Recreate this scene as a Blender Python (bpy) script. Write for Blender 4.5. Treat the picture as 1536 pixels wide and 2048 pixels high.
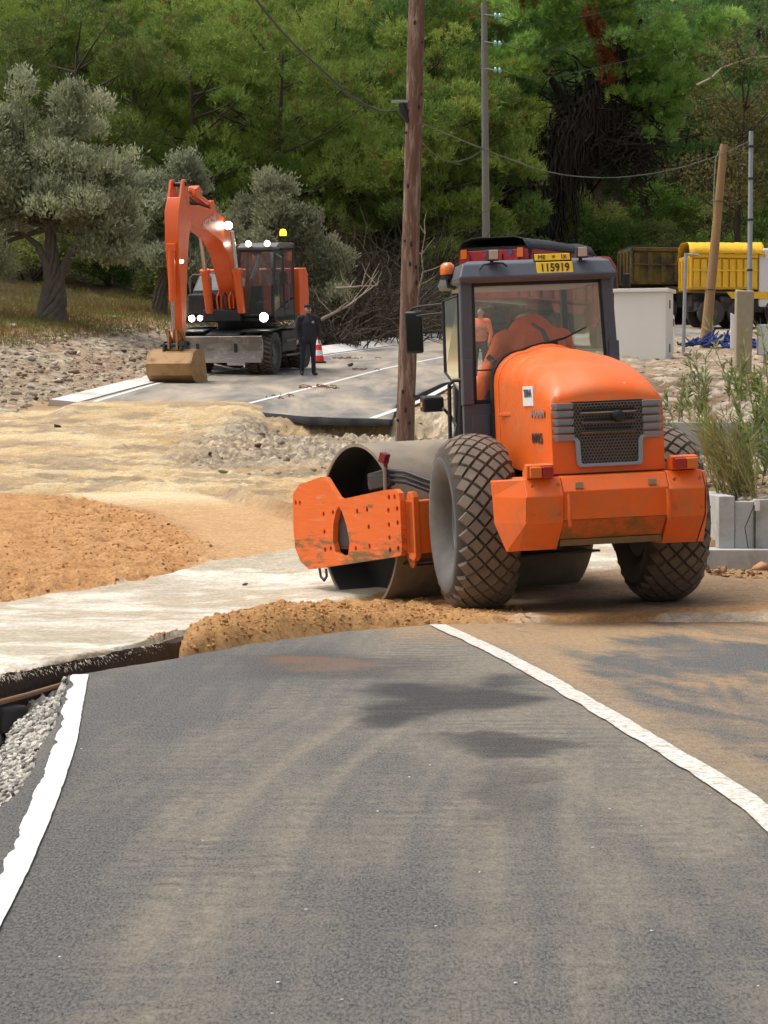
import bpy, bmesh, math, random
import numpy as np
from mathutils import Vector, Matrix, Euler, noise as mnoise

R = math.radians
for o in list(bpy.data.objects):
    bpy.data.objects.remove(o)
scene = bpy.context.scene
COL = scene.collection

# ------------------------------------------------------------------ camera, sky, sun, exposure
cam_data = bpy.data.cameras.new('camera')
cam_data.sensor_fit = 'HORIZONTAL'
cam_data.sensor_width = 36.0
cam_data.lens = 36.0 * 4928 / 1536
cam_data.clip_start = 0.1
cam_data.clip_end = 2000
cam = bpy.data.objects.new('camera', cam_data)
COL.objects.link(cam)
cam.location = (0, 0, 1.65)
cam.rotation_euler = (R(90) - math.atan(184 / 4928), 0, 0)
scene.camera = cam

SUN_EL, SUN_AZ = 66.0, -75.0      # degrees; azimuth measured from +y towards +x
world = bpy.data.worlds.new('World')
scene.world = world
world.use_nodes = True
wn = world.node_tree.nodes
bg = wn['Background']
sky = wn.new('ShaderNodeTexSky')
sky.sky_type = 'NISHITA'
sky.sun_disc = False
sky.sun_elevation = R(SUN_EL)
sky.sun_rotation = R(SUN_AZ)
sky.air_density = 1.0
sky.dust_density = 6.0
sky.ozone_density = 0.6
hs = wn.new('ShaderNodeHueSaturation')
hs.inputs['Saturation'].default_value = 0.42
world.node_tree.links.new(sky.outputs[0], hs.inputs['Color'])
world.node_tree.links.new(hs.outputs[0], bg.inputs[0])
bg.inputs[1].default_value = 0.13
sun_data = bpy.data.lights.new('sun', 'SUN')
sun_data.energy = 1.3
sun_data.angle = R(32)
sun_data.color = (1.0, 0.98, 0.95)
sun = bpy.data.objects.new('sun', sun_data)
COL.objects.link(sun)
sd = Vector((math.sin(R(SUN_AZ)) * math.cos(R(SUN_EL)), math.cos(R(SUN_AZ)) * math.cos(R(SUN_EL)), math.sin(R(SUN_EL))))
sun.rotation_euler = sd.to_track_quat('Z', 'Y').to_euler()
vs = scene.view_settings
vs.view_transform = 'Standard'
vs.look = 'None'
vs.exposure = 0.50
vs.gamma = 1.0
vs.use_curve_mapping = False
scene.cycles.max_bounces = 6
scene.cycles.diffuse_bounces = 3
scene.cycles.glossy_bounces = 3
scene.cycles.adaptive_threshold = 0.03
scene.cycles.transparent_max_bounces = 16
scene.cycles.use_denoising = True

# ------------------------------------------------------------------ helpers
rng = random.Random(11)


def _hash(ix, iy, seed):
    h = (ix.astype(np.int64) * 374761393 + iy.astype(np.int64) * 668265263 + seed * 1442695041) & 0xFFFFFFFF
    h = ((h ^ (h >> 13)) * 1274126177) & 0xFFFFFFFF
    h = h ^ (h >> 16)
    return (h & 0xFFFF).astype(np.float64) / 65535.0


def vnoise(x, y, seed=0):
    x = np.asarray(x, float); y = np.asarray(y, float)
    ix = np.floor(x); iy = np.floor(y)
    fx = x - ix; fy = y - iy
    fx = fx * fx * (3 - 2 * fx); fy = fy * fy * (3 - 2 * fy)
    a = _hash(ix, iy, seed); b = _hash(ix + 1, iy, seed)
    c = _hash(ix, iy + 1, seed); d = _hash(ix + 1, iy + 1, seed)
    return (a * (1 - fx) + b * fx) * (1 - fy) + (c * (1 - fx) + d * fx) * fy


def fbm(x, y, seed=0, octv=4, gain=0.5):
    s = 0; a = 1.0; t = 0
    for k in range(octv):
        s = s + a * vnoise(x * 2 ** k + 17.3 * k, y * 2 ** k - 9.1 * k, seed + k)
        t += a; a *= gain
    return s / t


def sm(t):
    t = np.clip(t, 0, 1)
    return t * t * (3 - 2 * t)


def tag(o, label=None, cat=None, group=None, kind=None):
    if label: o['label'] = label
    if cat: o['category'] = cat
    if group: o['group'] = group
    if kind: o['kind'] = kind
    return o


def empty(name, loc, rot=(0, 0, 0), parent=None):
    o = bpy.data.objects.new(name, None)
    o.empty_display_size = 0.2
    COL.objects.link(o)
    o.location = loc
    o.rotation_euler = rot
    if parent: o.parent = parent
    return o


def link_mesh(name, me, mats, parent=None):
    o = bpy.data.objects.new(name, me)
    COL.objects.link(o)
    if mats is not None:
        for m in (mats if isinstance(mats, (list, tuple)) else [mats]):
            me.materials.append(m)
    if parent: o.parent = parent
    return o


def np_mesh(name, verts, faces, n=4):
    """numpy arrays to a mesh; faces all have n corners"""
    me = bpy.data.meshes.new(name)
    verts = np.asarray(verts, np.float32); faces = np.asarray(faces, np.int32)
    me.vertices.add(len(verts)); me.vertices.foreach_set('co', verts.ravel())
    me.loops.add(faces.size); me.loops.foreach_set('vertex_index', faces.ravel())
    me.polygons.add(len(faces))
    me.polygons.foreach_set('loop_start', np.arange(0, faces.size, n, dtype=np.int32))
    me.update(calc_edges=True)
    return me


class MB:
    """collects shapes; build() links them as ONE mesh object"""
    def __init__(s, M=None):
        s.v = []; s.f = []; s.m = []; s.M = M; s.cur = 0

    def add(s, vs, fs, mat=None):
        n = len(s.v)
        if s.M is not None:
            vs = [s.M @ Vector(p) for p in vs]
        s.v += [tuple(p) for p in vs]
        s.f += [tuple(i + n for i in f) for f in fs]
        s.m += [s.cur if mat is None else mat] * len(fs)
        return s

    def box(s, c, d, rot=None, mat=None):
        hx, hy, hz = d[0] / 2, d[1] / 2, d[2] / 2
        p = [Vector((x, y, z)) for z in (-hz, hz) for y in (-hy, hy) for x in (-hx, hx)]
        if rot is not None:
            e = Euler(rot).to_matrix(); p = [e @ q for q in p]
        p = [q + Vector(c) for q in p]
        return s.add(p, [(0, 2, 3, 1), (4, 5, 7, 6), (0, 1, 5, 4), (2, 6, 7, 3), (0, 4, 6, 2), (1, 3, 7, 5)], mat)

    def bb(s, a, b, mat=None):
        return s.box([(a[i] + b[i]) / 2 for i in range(3)], [abs(b[i] - a[i]) for i in range(3)], None, mat)

    def prism(s, poly, axis, a, b, mat=None):
        n = len(poly)
        def pt(u, w, t):
            return {'x': (t, u, w), 'y': (u, t, w), 'z': (u, w, t)}[axis]
        vs = [pt(u, w, a) for u, w in poly] + [pt(u, w, b) for u, w in poly]
        fs = [tuple(range(n))[::-1], tuple(range(n, 2 * n))] + [(i, (i + 1) % n, n + (i + 1) % n, n + i) for i in range(n)]
        return s.add(vs, fs, mat)

    def loft(s, rings, closed=True, caps=True, mat=None):
        n = len(rings[0]); vs = [p for r in rings for p in r]; fs = []
        for k in range(len(rings) - 1):
            for i in range(n if closed else n - 1):
                j = (i + 1) % n
                fs.append((k * n + i, k * n + j, (k + 1) * n + j, (k + 1) * n + i))
        if caps:
            fs.append(tuple(range(n))[::-1]); b = (len(rings) - 1) * n; fs.append(tuple(range(b, b + n)))
        return s.add(vs, fs, mat)

    def tube(s, pts, r, n=8, mat=None, caps=True):
        pts = [Vector(p) for p in pts]; rs = r if isinstance(r, (list, tuple)) else [r] * len(pts)
        rings = []; up = None
        for i, p in enumerate(pts):
            d = (pts[min(i + 1, len(pts) - 1)] - pts[max(i - 1, 0)])
            if d.length < 1e-9: d = Vector((0, 0, 1))
            d.normalize()
            if up is None:
                up = Vector((0, 0, 1)) if abs(d.z) < 0.9 else Vector((1, 0, 0))
            a = d.cross(up).normalized(); b = a.cross(d).normalized(); up = b
            rings.append([p + (a * math.cos(2 * math.pi * k / n) + b * math.sin(2 * math.pi * k / n)) * rs[i] for k in range(n)])
        return s.loft(rings, True, caps, mat)

    def cyl(s, p0, p1, r0, r1=None, n=16, mat=None):
        return s.tube([p0, p1], [r0, r0 if r1 is None else r1], n, mat)

    def lathe(s, prof, c, axis, n=32, mat=None, caps=False):
        """prof: [(radius, along)]"""
        rings = []
        for r, h in prof:
            ring = []
            for k in range(n):
                a = 2 * math.pi * k / n; u, w = r * math.cos(a), r * math.sin(a)
                q = {'x': (h, u, w), 'y': (w, h, u), 'z': (u, w, h)}[axis]
                ring.append((c[0] + q[0], c[1] + q[1], c[2] + q[2]))
            rings.append(ring)
        return s.loft(rings, True, caps, mat)

    def ball(s, c, r, nu=12, nv=8, mat=None):
        if not isinstance(r, (list, tuple)): r = (r, r, r)
        rings = []
        for j in range(nv + 1):
            t = math.pi * j / nv; q = max(math.sin(t), 1e-3)
            rings.append([(c[0] + r[0] * q * math.cos(2 * math.pi * k / nu), c[1] + r[1] * q * math.sin(2 * math.pi * k / nu), c[2] - r[2] * math.cos(t)) for k in range(nu)])
        return s.loft(rings, True, True, mat)

    def build(s, name, mats, parent=None, smooth=None, bevel=0, seg=2, recalc=True):
        me = bpy.data.meshes.new(name)
        me.from_pydata(s.v, [], s.f)
        mats = mats if isinstance(mats, (list, tuple)) else [mats]
        for m in mats: me.materials.append(m)
        me.polygons.foreach_set('material_index', np.array(s.m, np.int32))
        if recalc:
            b = bmesh.new(); b.from_mesh(me); bmesh.ops.recalc_face_normals(b, faces=b.faces[:]); b.to_mesh(me); b.free()
        if smooth is not None:
            me.polygons.foreach_set('use_smooth', np.ones(len(me.polygons), bool))
            me.set_sharp_from_angle(angle=R(smooth))
        me.update()
        o = link_mesh(name, me, None, parent)
        if bevel:
            m = o.modifiers.new('bevel', 'BEVEL'); m.width = bevel; m.segments = seg; m.limit_method = 'ANGLE'; m.angle_limit = R(40)
        return o


def copy_tree(o, parent=None):
    c = o.copy(); COL.objects.link(c); c.parent = parent
    for ch in list(o.children): copy_tree(ch, c)
    return c


def text_part(txt, size, mat, parent, loc, rot, name='lettering', depth=0.002, sx=1.0, bold=0.0):
    cu = bpy.data.curves.new(name, 'FONT')
    cu.body = txt; cu.size = size; cu.align_x = 'CENTER'; cu.align_y = 'CENTER'; cu.extrude = depth; cu.offset = bold
    t = bpy.data.objects.new(name, cu); COL.objects.link(t)
    dg = bpy.context.evaluated_depsgraph_get()
    me = bpy.data.meshes.new_from_object(t.evaluated_get(dg))
    bpy.data.objects.remove(t)
    me.materials.clear()
    o = link_mesh(name, me, mat, parent)
    o.location = loc; o.rotation_euler = rot; o.scale = (sx, 1, 1)
    return o


# ------------------------------------------------------------------ materials
def nodes(name):
    m = bpy.data.materials.new(name); m.use_nodes = True
    nt = m.node_tree
    return m, nt, nt.nodes['Principled BSDF'], nt.nodes, nt.links


def N(nt, typ, **kw):
    n = nt.nodes.new(typ)
    for k, v in kw.items():
        if k.startswith('i_'): n.inputs[k[2:].replace('_', ' ')].default_value = v
        else: setattr(n, k, v)
    return n


def mixc(nt, fac, a, b, blend='MIX'):
    n = nt.nodes.new('ShaderNodeMix'); n.data_type = 'RGBA'; n.blend_type = blend
    for sock, v in ((n.inputs[0], fac), (n.inputs[6], a), (n.inputs[7], b)):
        if hasattr(v, 'is_output'): nt.links.new(v, sock)
        elif isinstance(v, (int, float)): sock.default_value = v
        else: sock.default_value = (v[0], v[1], v[2], 1)
    return n.outputs[2]


def noise(nt, scale, detail=4, rough=0.6, coord=None, dist=0.0, stretch=None):
    t = N(nt, 'ShaderNodeTexNoise'); t.inputs['Scale'].default_value = scale
    t.inputs['Detail'].default_value = detail; t.inputs['Roughness'].default_value = rough; t.inputs['Distortion'].default_value = dist
    if coord is not None:
        if stretch:
            mp = N(nt, 'ShaderNodeMapping'); mp.inputs['Scale'].default_value = stretch
            nt.links.new(coord, mp.inputs['Vector']); coord = mp.outputs[0]
        nt.links.new(coord, t.inputs['Vector'])
    return t.outputs[0]


def ramp(nt, fac, lo, hi, a=0.0, b=1.0):
    n = N(nt, 'ShaderNodeMapRange'); n.inputs['From Min'].default_value = lo; n.inputs['From Max'].default_value = hi
    n.inputs['To Min'].default_value = a; n.inputs['To Max'].default_value = b
    nt.links.new(fac, n.inputs['Value'])
    return n.outputs[0]


def bump(nt, height, strength, dist, bsdf, prev=None):
    b = N(nt, 'ShaderNodeBump'); b.inputs['Strength'].default_value = strength; b.inputs['Distance'].default_value = dist
    nt.links.new(height, b.inputs['Height'])
    if prev is not None: nt.links.new(prev, b.inputs['Normal'])
    if bsdf is not None: nt.links.new(b.outputs[0], bsdf.inputs['Normal'])
    return b.outputs[0]


def mat(name, col, rough=0.6, metal=0.0, var=0.12, vscale=6.0, dirt=None, dscale=3.0, damt=(0.52, 0.68), bmp=0.0, bscale=40.0, bdist=0.01, coat=0.0, spec=None):
    m, nt, b, ns, L = nodes(name)
    tc = N(nt, 'ShaderNodeTexCoord').outputs['Object']
    n1 = noise(nt, vscale, 5, 0.65, tc)
    c = mixc(nt, n1, [x * (1 - var) for x in col], [min(x * (1 + var), 1) for x in col])
    if dirt is not None:
        n2 = noise(nt, dscale, 6, 0.7, tc, 0.4)
        k = ramp(nt, n2, damt[0], damt[1])
        c = mixc(nt, k, c, dirt)
        L.new(ramp(nt, k, 0, 1, rough, min(1, rough + 0.35)), b.inputs['Roughness'])
    else:
        b.inputs['Roughness'].default_value = rough
    L.new(c, b.inputs['Base Color'])
    b.inputs['Metallic'].default_value = metal
    if coat: b.inputs['Coat Weight'].default_value = coat; b.inputs['Coat Roughness'].default_value = 0.15
    if spec is not None: b.inputs['Specular IOR Level'].default_value = spec
    if bmp: bump(nt, noise(nt, bscale, 4, 0.6, tc), bmp, bdist, b)
    return m


def glass(name, tint=(0.75, 0.9, 0.85), refl=0.12, film_haze=0.07):
    m = bpy.data.materials.new(name); m.use_nodes = True; nt = m.node_tree; nt.nodes.clear()
    out = N(nt, 'ShaderNodeOutputMaterial')
    tr = N(nt, 'ShaderNodeBsdfTransparent'); tr.inputs[0].default_value = (*tint, 1)
    gl = N(nt, 'ShaderNodeBsdfGlossy'); gl.inputs['Roughness'].default_value = 0.03; gl.inputs['Color'].default_value = (0.9, 0.95, 0.93, 1)
    df = N(nt, 'ShaderNodeBsdfDiffuse'); df.inputs['Color'].default_value = (0.66, 0.78, 0.72, 1)  # dust film, also puts a pale reflected haze into the glass colour
    fr = N(nt, 'ShaderNodeFresnel'); fr.inputs['IOR'].default_value = 1.5
    ad = N(nt, 'ShaderNodeMath', operation='ADD'); ad.inputs[1].default_value = refl; nt.links.new(fr.outputs[0], ad.inputs[0])
    mx = N(nt, 'ShaderNodeMixShader'); nt.links.new(ad.outputs[0], mx.inputs[0]); nt.links.new(tr.outputs[0], mx.inputs[1]); nt.links.new(gl.outputs[0], mx.inputs[2])
    m2 = N(nt, 'ShaderNodeMixShader'); m2.inputs[0].default_value = film_haze; nt.links.new(mx.outputs[0], m2.inputs[1]); nt.links.new(df.outputs[0], m2.inputs[2])
    nt.links.new(m2.outputs[0], out.inputs[0])
    return m


def emit(name, col, strength):
    m, nt, b, ns, L = nodes(name)
    b.inputs['Base Color'].default_value = (*col, 1)
    b.inputs['Emission Color'].default_value = (*col, 1)
    b.inputs['Emission Strength'].default_value = strength
    return m


ORANGE = mat('orange_paint', (0.82, 0.132, 0.010), 0.40, 0, 0.08, 3, dirt=(0.50, 0.17, 0.05), dscale=3.5, damt=(0.46, 0.80), spec=0.5, bmp=0.04, bscale=9, bdist=0.02)
ORANGE_WORN = mat('worn_orange_paint', (0.80, 0.14, 0.018), 0.45, 0, 0.10, 4, dirt=(0.20, 0.13, 0.06), dscale=3.2, damt=(0.50, 0.62))
m, nt, b, ns, L = nodes('scraped_orange_paint')
tc = N(nt, 'ShaderNodeTexCoord').outputs['Object']
rot = N(nt, 'ShaderNodeMapping'); rot.inputs['Rotation'].default_value = (0, 0, R(-13)); L.new(tc, rot.inputs['Vector'])
n1 = noise(nt, 3.0, 7, 0.72, rot.outputs[0], 0.3, stretch=(1.0, 0.55, 3.2)); n2 = noise(nt, 9.0, 6, 0.7, rot.outputs[0], 0.2, stretch=(1.0, 0.30, 3.5))
sx_ = N(nt, 'ShaderNodeSeparateXYZ'); L.new(rot.outputs[0], sx_.inputs[0])
lowm = ramp(nt, sx_.outputs['Z'], 0.75, 0.30, 0.0, 0.17)
ad = N(nt, 'ShaderNodeMath', operation='ADD'); L.new(n1, ad.inputs[0]); L.new(lowm, ad.inputs[1])
c = mixc(nt, n2, (0.70, 0.10, 0.010), (0.86, 0.19, 0.030))
c = mixc(nt, ramp(nt, n2, 0.60, 0.66, 0, 0.55), c, (0.50, 0.36, 0.24))
c = mixc(nt, ramp(nt, ad.outputs[0], 0.58, 0.68), c, (0.175, 0.115, 0.045))
L.new(c, b.inputs['Base Color']); b.inputs['Roughness'].default_value = 0.6
PLATE_OR = m
ORANGE_DIRTY = mat('dirty_orange_paint', (0.62, 0.12, 0.02), 0.55, 0, 0.15, 5, dirt=(0.26, 0.12, 0.03), dscale=5, damt=(0.40, 0.62))
GREY_PAINT = mat('dark_grey_paint', (0.082, 0.094, 0.112), 0.45, 0, 0.08, 5, dirt=(0.17, 0.17, 0.165), dscale=3, damt=(0.56, 0.85))
LOUVRE_GREY = mat('louvre_grey', (0.27, 0.315, 0.345), 0.5, 0, 0.08, 6, dirt=(0.27, 0.24, 0.20), damt=(0.58, 0.85))
BLACK = mat('black_plastic', (0.012, 0.012, 0.013), 0.5, 0, 0.1, 8)
BLACK_STEEL = mat('black_steel', (0.03, 0.032, 0.035), 0.5, 0.1, 0.2, 8, dirt=(0.14, 0.11, 0.08), damt=(0.5, 0.75))
MESH_BROWN = mat('grille_brown', (0.145, 0.105, 0.080), 0.65, 0, 0.25, 12)
STEEL_DRUM = mat('drum_steel', (0.235, 0.20, 0.155), 0.62, 0.15, 0.22, 5, dirt=(0.36, 0.29, 0.20), dscale=3.0, damt=(0.42, 0.70), bmp=0.15, bscale=30)
DRUM_DARK = mat('drum_inside', (0.035, 0.034, 0.034), 0.6, 0, 0.2, 4)
RUBBER = mat('tyre_rubber', (0.050, 0.042, 0.036), 0.85, 0, 0.25, 7, dirt=(0.10, 0.08, 0.06), damt=(0.45, 0.7))
LUG = mat('dusty_tread', (0.180, 0.140, 0.105), 0.9, 0, 0.22, 5, dirt=(0.10, 0.078, 0.06), dscale=4, damt=(0.45, 0.75), bmp=0.2, bscale=60)
SIDEWALL = mat('tyre_sidewall', (0.095, 0.090, 0.085), 0.8, 0, 0.2, 6, dirt=(0.16, 0.14, 0.12), damt=(0.45, 0.7))
RIM = mat('rim_grey', (0.20, 0.23, 0.25), 0.5, 0.1, 0.1, 6, dirt=(0.2, 0.16, 0.12), damt=(0.55, 0.8))
CHROME = mat('cylinder_rod', (0.55, 0.54, 0.52), 0.25, 0.9, 0.05)
GLASS = glass('cab_glass', (0.92, 0.98, 0.95), 0.07, 0.15)
GLASS_REAR = glass('rear_cab_glass', (0.97, 1.0, 0.985), 0.13, 0.055)
GLASS_DARK = glass('dark_cab_glass', (0.34, 0.42, 0.40), 0.10)
GLASS_GREEN = glass('green_door_glass', (0.30, 0.52, 0.40), 0.08)
YELLOW_PLATE = mat('yellow_plate', (0.86, 0.56, 0.01), 0.45, 0, 0.03)
WHITE_P = mat('white_paint_plain', (0.78, 0.78, 0.76), 0.5, 0, 0.03)
RED_LENS = mat('red_lens', (0.36, 0.01, 0.012), 0.2, 0, 0.1, coat=0.5)
AMBER_LENS = mat('amber_lens', (0.75, 0.17, 0.015), 0.2, 0, 0.08, coat=0.5)
LAMP_CLEAR = mat('lamp_lens', (0.55, 0.50, 0.45), 0.2, 0.2, 0.1)
RED_PAINT = mat('red_truck_paint', (0.33, 0.02, 0.03), 0.4, 0, 0.1, dirt=(0.2, 0.08, 0.06), damt=(0.55, 0.8))
# ------------------------------------------------------------------ terrain
RL_Y = [40, 46, 50.5, 58, 65, 72, 78, 85, 95, 105, 200]
RL_X = [-6.6, -6.8, -6.7, -5.8, -4.1, -2.3, -0.4, 2.0, 6.5, 13.0, 138.0]


def road_left(y): return np.interp(y, RL_Y, RL_X)
def road_right(y): return np.interp(y, RL_Y, np.array(RL_X) + np.array([7.4, 7.2, 7.2, 7.4, 7.9, 8.6, 9.5, 11.0, 14.0, 17.5, 17.5]))


def base(y):
    t = np.asarray(y, float) - 24
    return 0.036 * (t + np.sqrt(t * t + 4))


def asph_end(x): return np.interp(x, [-2.0, -1.5, -1.0, -0.3, 0.41, 1.2, 4.0], [15.9, 16.9, 18.1, 19.2, 19.8, 19.9, 20.1])
def asph_left(y): return np.interp(y, [4, 7, 9, 10.2, 11, 12.1, 13.2, 14.5, 15.9], [-2.6, -2.3, -1.95, -1.64, -1.63, -1.71, -1.78, -1.90, -2.03])
def slab_near(x): return np.interp(x, [-9, -2.41, -2.0, -1.62, -1.3], [12.2, 15.45, 16.5, 17.75, 19.6])


WHITE_POLY = [(-9, 11.5), (-2.415, 15.45), (-2.0, 16.5), (-1.62, 17.75), (-1.1, 20.3), (-0.7, 22.6), (0.6, 24.2), (2.3, 24.8), (2.9, 25.3), (3.0, 27.5), (2.4, 27.4),
              (-0.86, 26.85), (-1.94, 25.95), (-3.58, 22.9), (-9, 16.5)]
ORANGE_POLY = [(-9, 16.5), (-3.58, 22.9), (-1.94, 25.95), (-1.65, 26.3), (-2.05, 28.0), (-2.9, 30.8), (-4.3, 32.9), (-9, 33.5)]
SAND_POLY = [(-1.94, 25.95), (-0.86, 26.85), (0.3, 27.0), (0.6, 29), (-0.9, 29.6), (-2.2, 32.8), (-3.2, 33.6), (-4.3, 33.1), (-2.9, 30.8), (-2.05, 28.0)]


def poly_sd(x, y, poly):
    """signed distance, positive inside"""
    d = np.full(x.shape, 1e9); ins = np.zeros(x.shape, bool); n = len(poly)
    for i in range(n):
        x0, y0 = poly[i]; x1, y1 = poly[(i + 1) % n]
        ex, ey = x1 - x0, y1 - y0
        t = np.clip(((x - x0) * ex + (y - y0) * ey) / (ex * ex + ey * ey), 0, 1)
        d = np.minimum(d, np.hypot(x - x0 - t * ex, y - y0 - t * ey))
        c = ((y0 > y) != (y1 > y)) & (x < ex * (y - y0) / (ey if abs(ey) > 1e-12 else 1e-12) + x0)
        ins ^= c
    return np.where(ins, d, -d)


def G(x, y, fine=True):
    x = np.asarray(x, float); y = np.asarray(y, float)
    z = base(y)
    # upper road left bank and wooded hill
    d = road_left(y) - x
    z = z + 1.15 * sm((d - 0.2) / 7.0) * sm((y - 49) / 9)
    far = sm((y - 62) / 12)
    z = z + 0.33 * far * (np.logaddexp(0, (d - 11) / 2.0) * 2.0)
    # right bank
    e = x - road_right(y)
    z = z + 0.55 * sm((e - 0.1) / 2.4) * sm((y - 35) / 6)
    z = z + 0.02 * np.clip(e - 8, 0, 40) * far
    # terraces on the right, behind the concrete walls
    tx = sm((x - 3.85) / 0.25)
    terr = np.where(y < 36.4, 0.70 + 0.045 * (y - 27.7), 1.35 + 0.06 * (y - 36.4))
    z = np.where((y > 27.75) & (y < 50), z + (terr - z) * tx * sm((50 - y) / 10), z)
    # bank between the sand and the broken upper road
    z = z + 0.10 * sm((y - 33) / 2) * sm((46.5 - y) / 2.5) * (fbm(x * 0.9, y * 0.9, 5, 3) - 0.35)
    # washed-out hollow under the broken asphalt edge
    z = z - 0.42 * sm((y - 42.0) / 3.0) * sm((47.6 - y) / 1.0) * sm((x + 2.6) / 0.9) * sm((1.6 - x) / 0.8)
    z = z + 0.16 * sm((y - 45.5) / 3.0) * sm((51.5 - y) / 1.8) * sm((-2.1 - x) / 0.9) * sm((x - road_left(y) - 0.1) / 0.5)
    # rut of the roller in the sand
    rx = np.interp(y, [27, 29.5, 33.5], [0.0, -0.75, -2.35])
    z = z + (0.10 * np.exp(-((x - rx - 0.12) / 0.16) ** 2) - 0.05 * np.exp(-((x - rx + 0.10) / 0.10) ** 2)) * sm((y - 27) / 1) * sm((33.8 - y) / 1.0)
    # roller stands a little tilted
    z = z + 0.045 * np.clip(x - 1.0, -2.2, 2.2) * sm((y - 19.5) / 1.5) * sm((27 - y) / 2) - 0.02 * sm((y - 19.5) / 2) * sm((27 - y) / 2)
    z = np.where((y > 21) & (y < 27.76), z + (0.0 - z) * sm((x - 2.9) / 0.7) * sm((y - 23) / 2.5), z)
    # bed below the near asphalt, rising over its far end
    over = sm((y - asph_end(x) + 0.25) / 0.5)
    z = np.where(y < 22, -0.14 + (z + 0.14) * over, z)
    # heap of brown soil on the end of the asphalt
    px = np.interp(x, [-1.75, -1.3, -0.9, 0.0, 0.8, 1.4], [0.03, 0.15, 0.20, 0.13, 0.05, 0.0])
    yc = asph_end(x) + 0.75
    z = z + px * np.exp(-((y - yc) / 0.78) ** 2)
    # pit beside the near road
    el = asph_left(y) - x
    sn = slab_near(x)
    inpit = (y < sn) & (x < -1.3) & (y > 6)
    grav = -0.05 - 0.62 * np.clip(el, 0, 9)
    deep = -1.35
    zp = np.where(el < 0.34, grav, np.maximum(deep, grav - (el - 0.34) * 3.0))
    gap = (y > asph_end(x) + 0.02) & (y < sn) & (x < -1.45)
    z = np.where(inpit & (el > 0) & (y < 16.2), zp, z)
    z = np.where(inpit & gap, np.minimum(z, -0.9), z)
    return z


def Gs(x, y): return float(G(np.array([x]), np.array([y]))[0])


ys = [3.0]
while ys[-1] < 80: ys.append(ys[-1] + (0.10 if ys[-1] < 9 else 0.045 if ys[-1] < 17 else max(0.036, 0.0021 * ys[-1])))
while ys[-1] < 230: ys.append(ys[-1] + 1.2)
xs = list(np.arange(-11, -4.5, 0.13)) + list(np.arange(-4.5, 4.6, 0.048)) + list(np.arange(4.6, 13, 0.13))
xs = list(-11 - np.cumsum(np.linspace(0.3, 5, 24)))[::-1] + xs + list(13 + np.cumsum(np.linspace(0.3, 5, 24)))
X, Y = np.meshgrid(np.array(xs), np.array(ys))
Z = G(X, Y)
sdW = poly_sd(X, Y, WHITE_POLY) + 0.22 * (fbm(X * 2.2, Y * 2.2, 3) - 0.5)
sdO = poly_sd(X, Y, ORANGE_POLY) + 0.25 * (fbm(X * 2, Y * 2, 8) - 0.5)
sdS = poly_sd(X, Y, SAND_POLY) + 0.25 * (fbm(X * 1.5, Y * 1.5, 9) - 0.5)
dL = road_left(Y) - X
eR = X - road_right(Y)
wW = sm(sdW / 0.10 + 0.5); wO = sm(sdO / 0.25 + 0.5) * (1 - wW); wS = sm(sdS / 0.4 + 0.5) * (1 - wW)
heapm = ((Y > asph_end(X) - 0.3) & (Y < 25.5)) * (1 - wW)
bank = sm((Y - 31.5 + 1.5 * fbm(X, Y, 2)) / 2.5) * sm((51 - Y) / 3)
rub = np.zeros_like(X)
rub = np.maximum(rub, sm((dL - 0.4) / 0.8) * sm((4.9 + 1.6 * fbm(X * 0.5, Y * 0.5, 31) - dL) / 0.8) * sm((Y - 46) / 3))       # left rubble verge
rub = np.maximum(rub, sm((X + 3.0 + 1.3 * fbm(X, Y, 12)) / 1.2) * sm((Y - 36) / 2) * sm((48 - Y) / 2) * sm((3.0 - X) / 0.8))  # broken edge
rub = np.maximum(rub, sm((eR + 0.2) / 0.8) * sm((Y - 36) / 3) * 0.9)
grav = ((X < asph_left(Y) + 0.02) & (Y < 16.3) & (Y > 6) & (X > asph_left(Y) - 0.55)).astype(float)
grass = sm((dL - 4.6 - 1.6 * fbm(X * 0.5, Y * 0.5, 31)) / 0.8) * sm((Y - 50) / 3)
wood = sm((dL - 9) / 3) * sm((Y - 55) / 4)
f1 = fbm(X * 6, Y * 6, 21, 4, 0.65); f2 = fbm(X * 1.1, Y * 1.1, 22, 4)
f3 = fbm(X * 13, Y * 13, 23, 3, 0.7)
# relief
f4 = fbm(X * 26, Y * 20, 24, 2, 0.7)
Z = Z + wO * (0.13 * (f1 - 0.5) + 0.085 * (f3 - 0.5) + 0.035 * (f4 - 0.5)) + wS * (0.020 * (f1 - 0.5) + 0.03 * (f2 - 0.5)) + heapm * (0.08 * (f1 - 0.5) + 0.07 * (f3 - 0.5) + 0.06 * (f4 - 0.5)) * np.where((X > 0.4) & (Y > 20.3), 0.25, 1)
Z = Z + rub * (0.17 * (f1 - 0.45) + 0.12 * (f3 - 0.5)) + bank * (1 - wS) * (0.10 * (f1 - 0.5) + 0.07 * (f3 - 0.5) + 0.05 * (f2 - 0.5)) + grass * 0.10 * (f1 - 0.5) + wood * 0.5 * (f2 - 0.5)
Z = Z + grav * 0.05 * (f3 - 0.5) + wW * (0.035 + 0.02 * (f2 - 0.5) + 0.018 * (f1 - 0.5))
terrm = ((X > 3.8) & (Y > 27.7) & (Y < 52)).astype(float)
Z = Z + terrm * 0.12 * (f1 - 0.5)
# keep the bed under the upper road
onroad = sm((-dL + 0.05) / 0.2) * sm((-eR + 0.05) / 0.2) * sm((Y - np.where(X < -2.3, 50.4 + 0.8 * (fbm(X * 1.5, Y * 0, 19) - 0.5), 47.2)) / 1.0)
Z = Z - 0.06 * onroad
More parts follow.
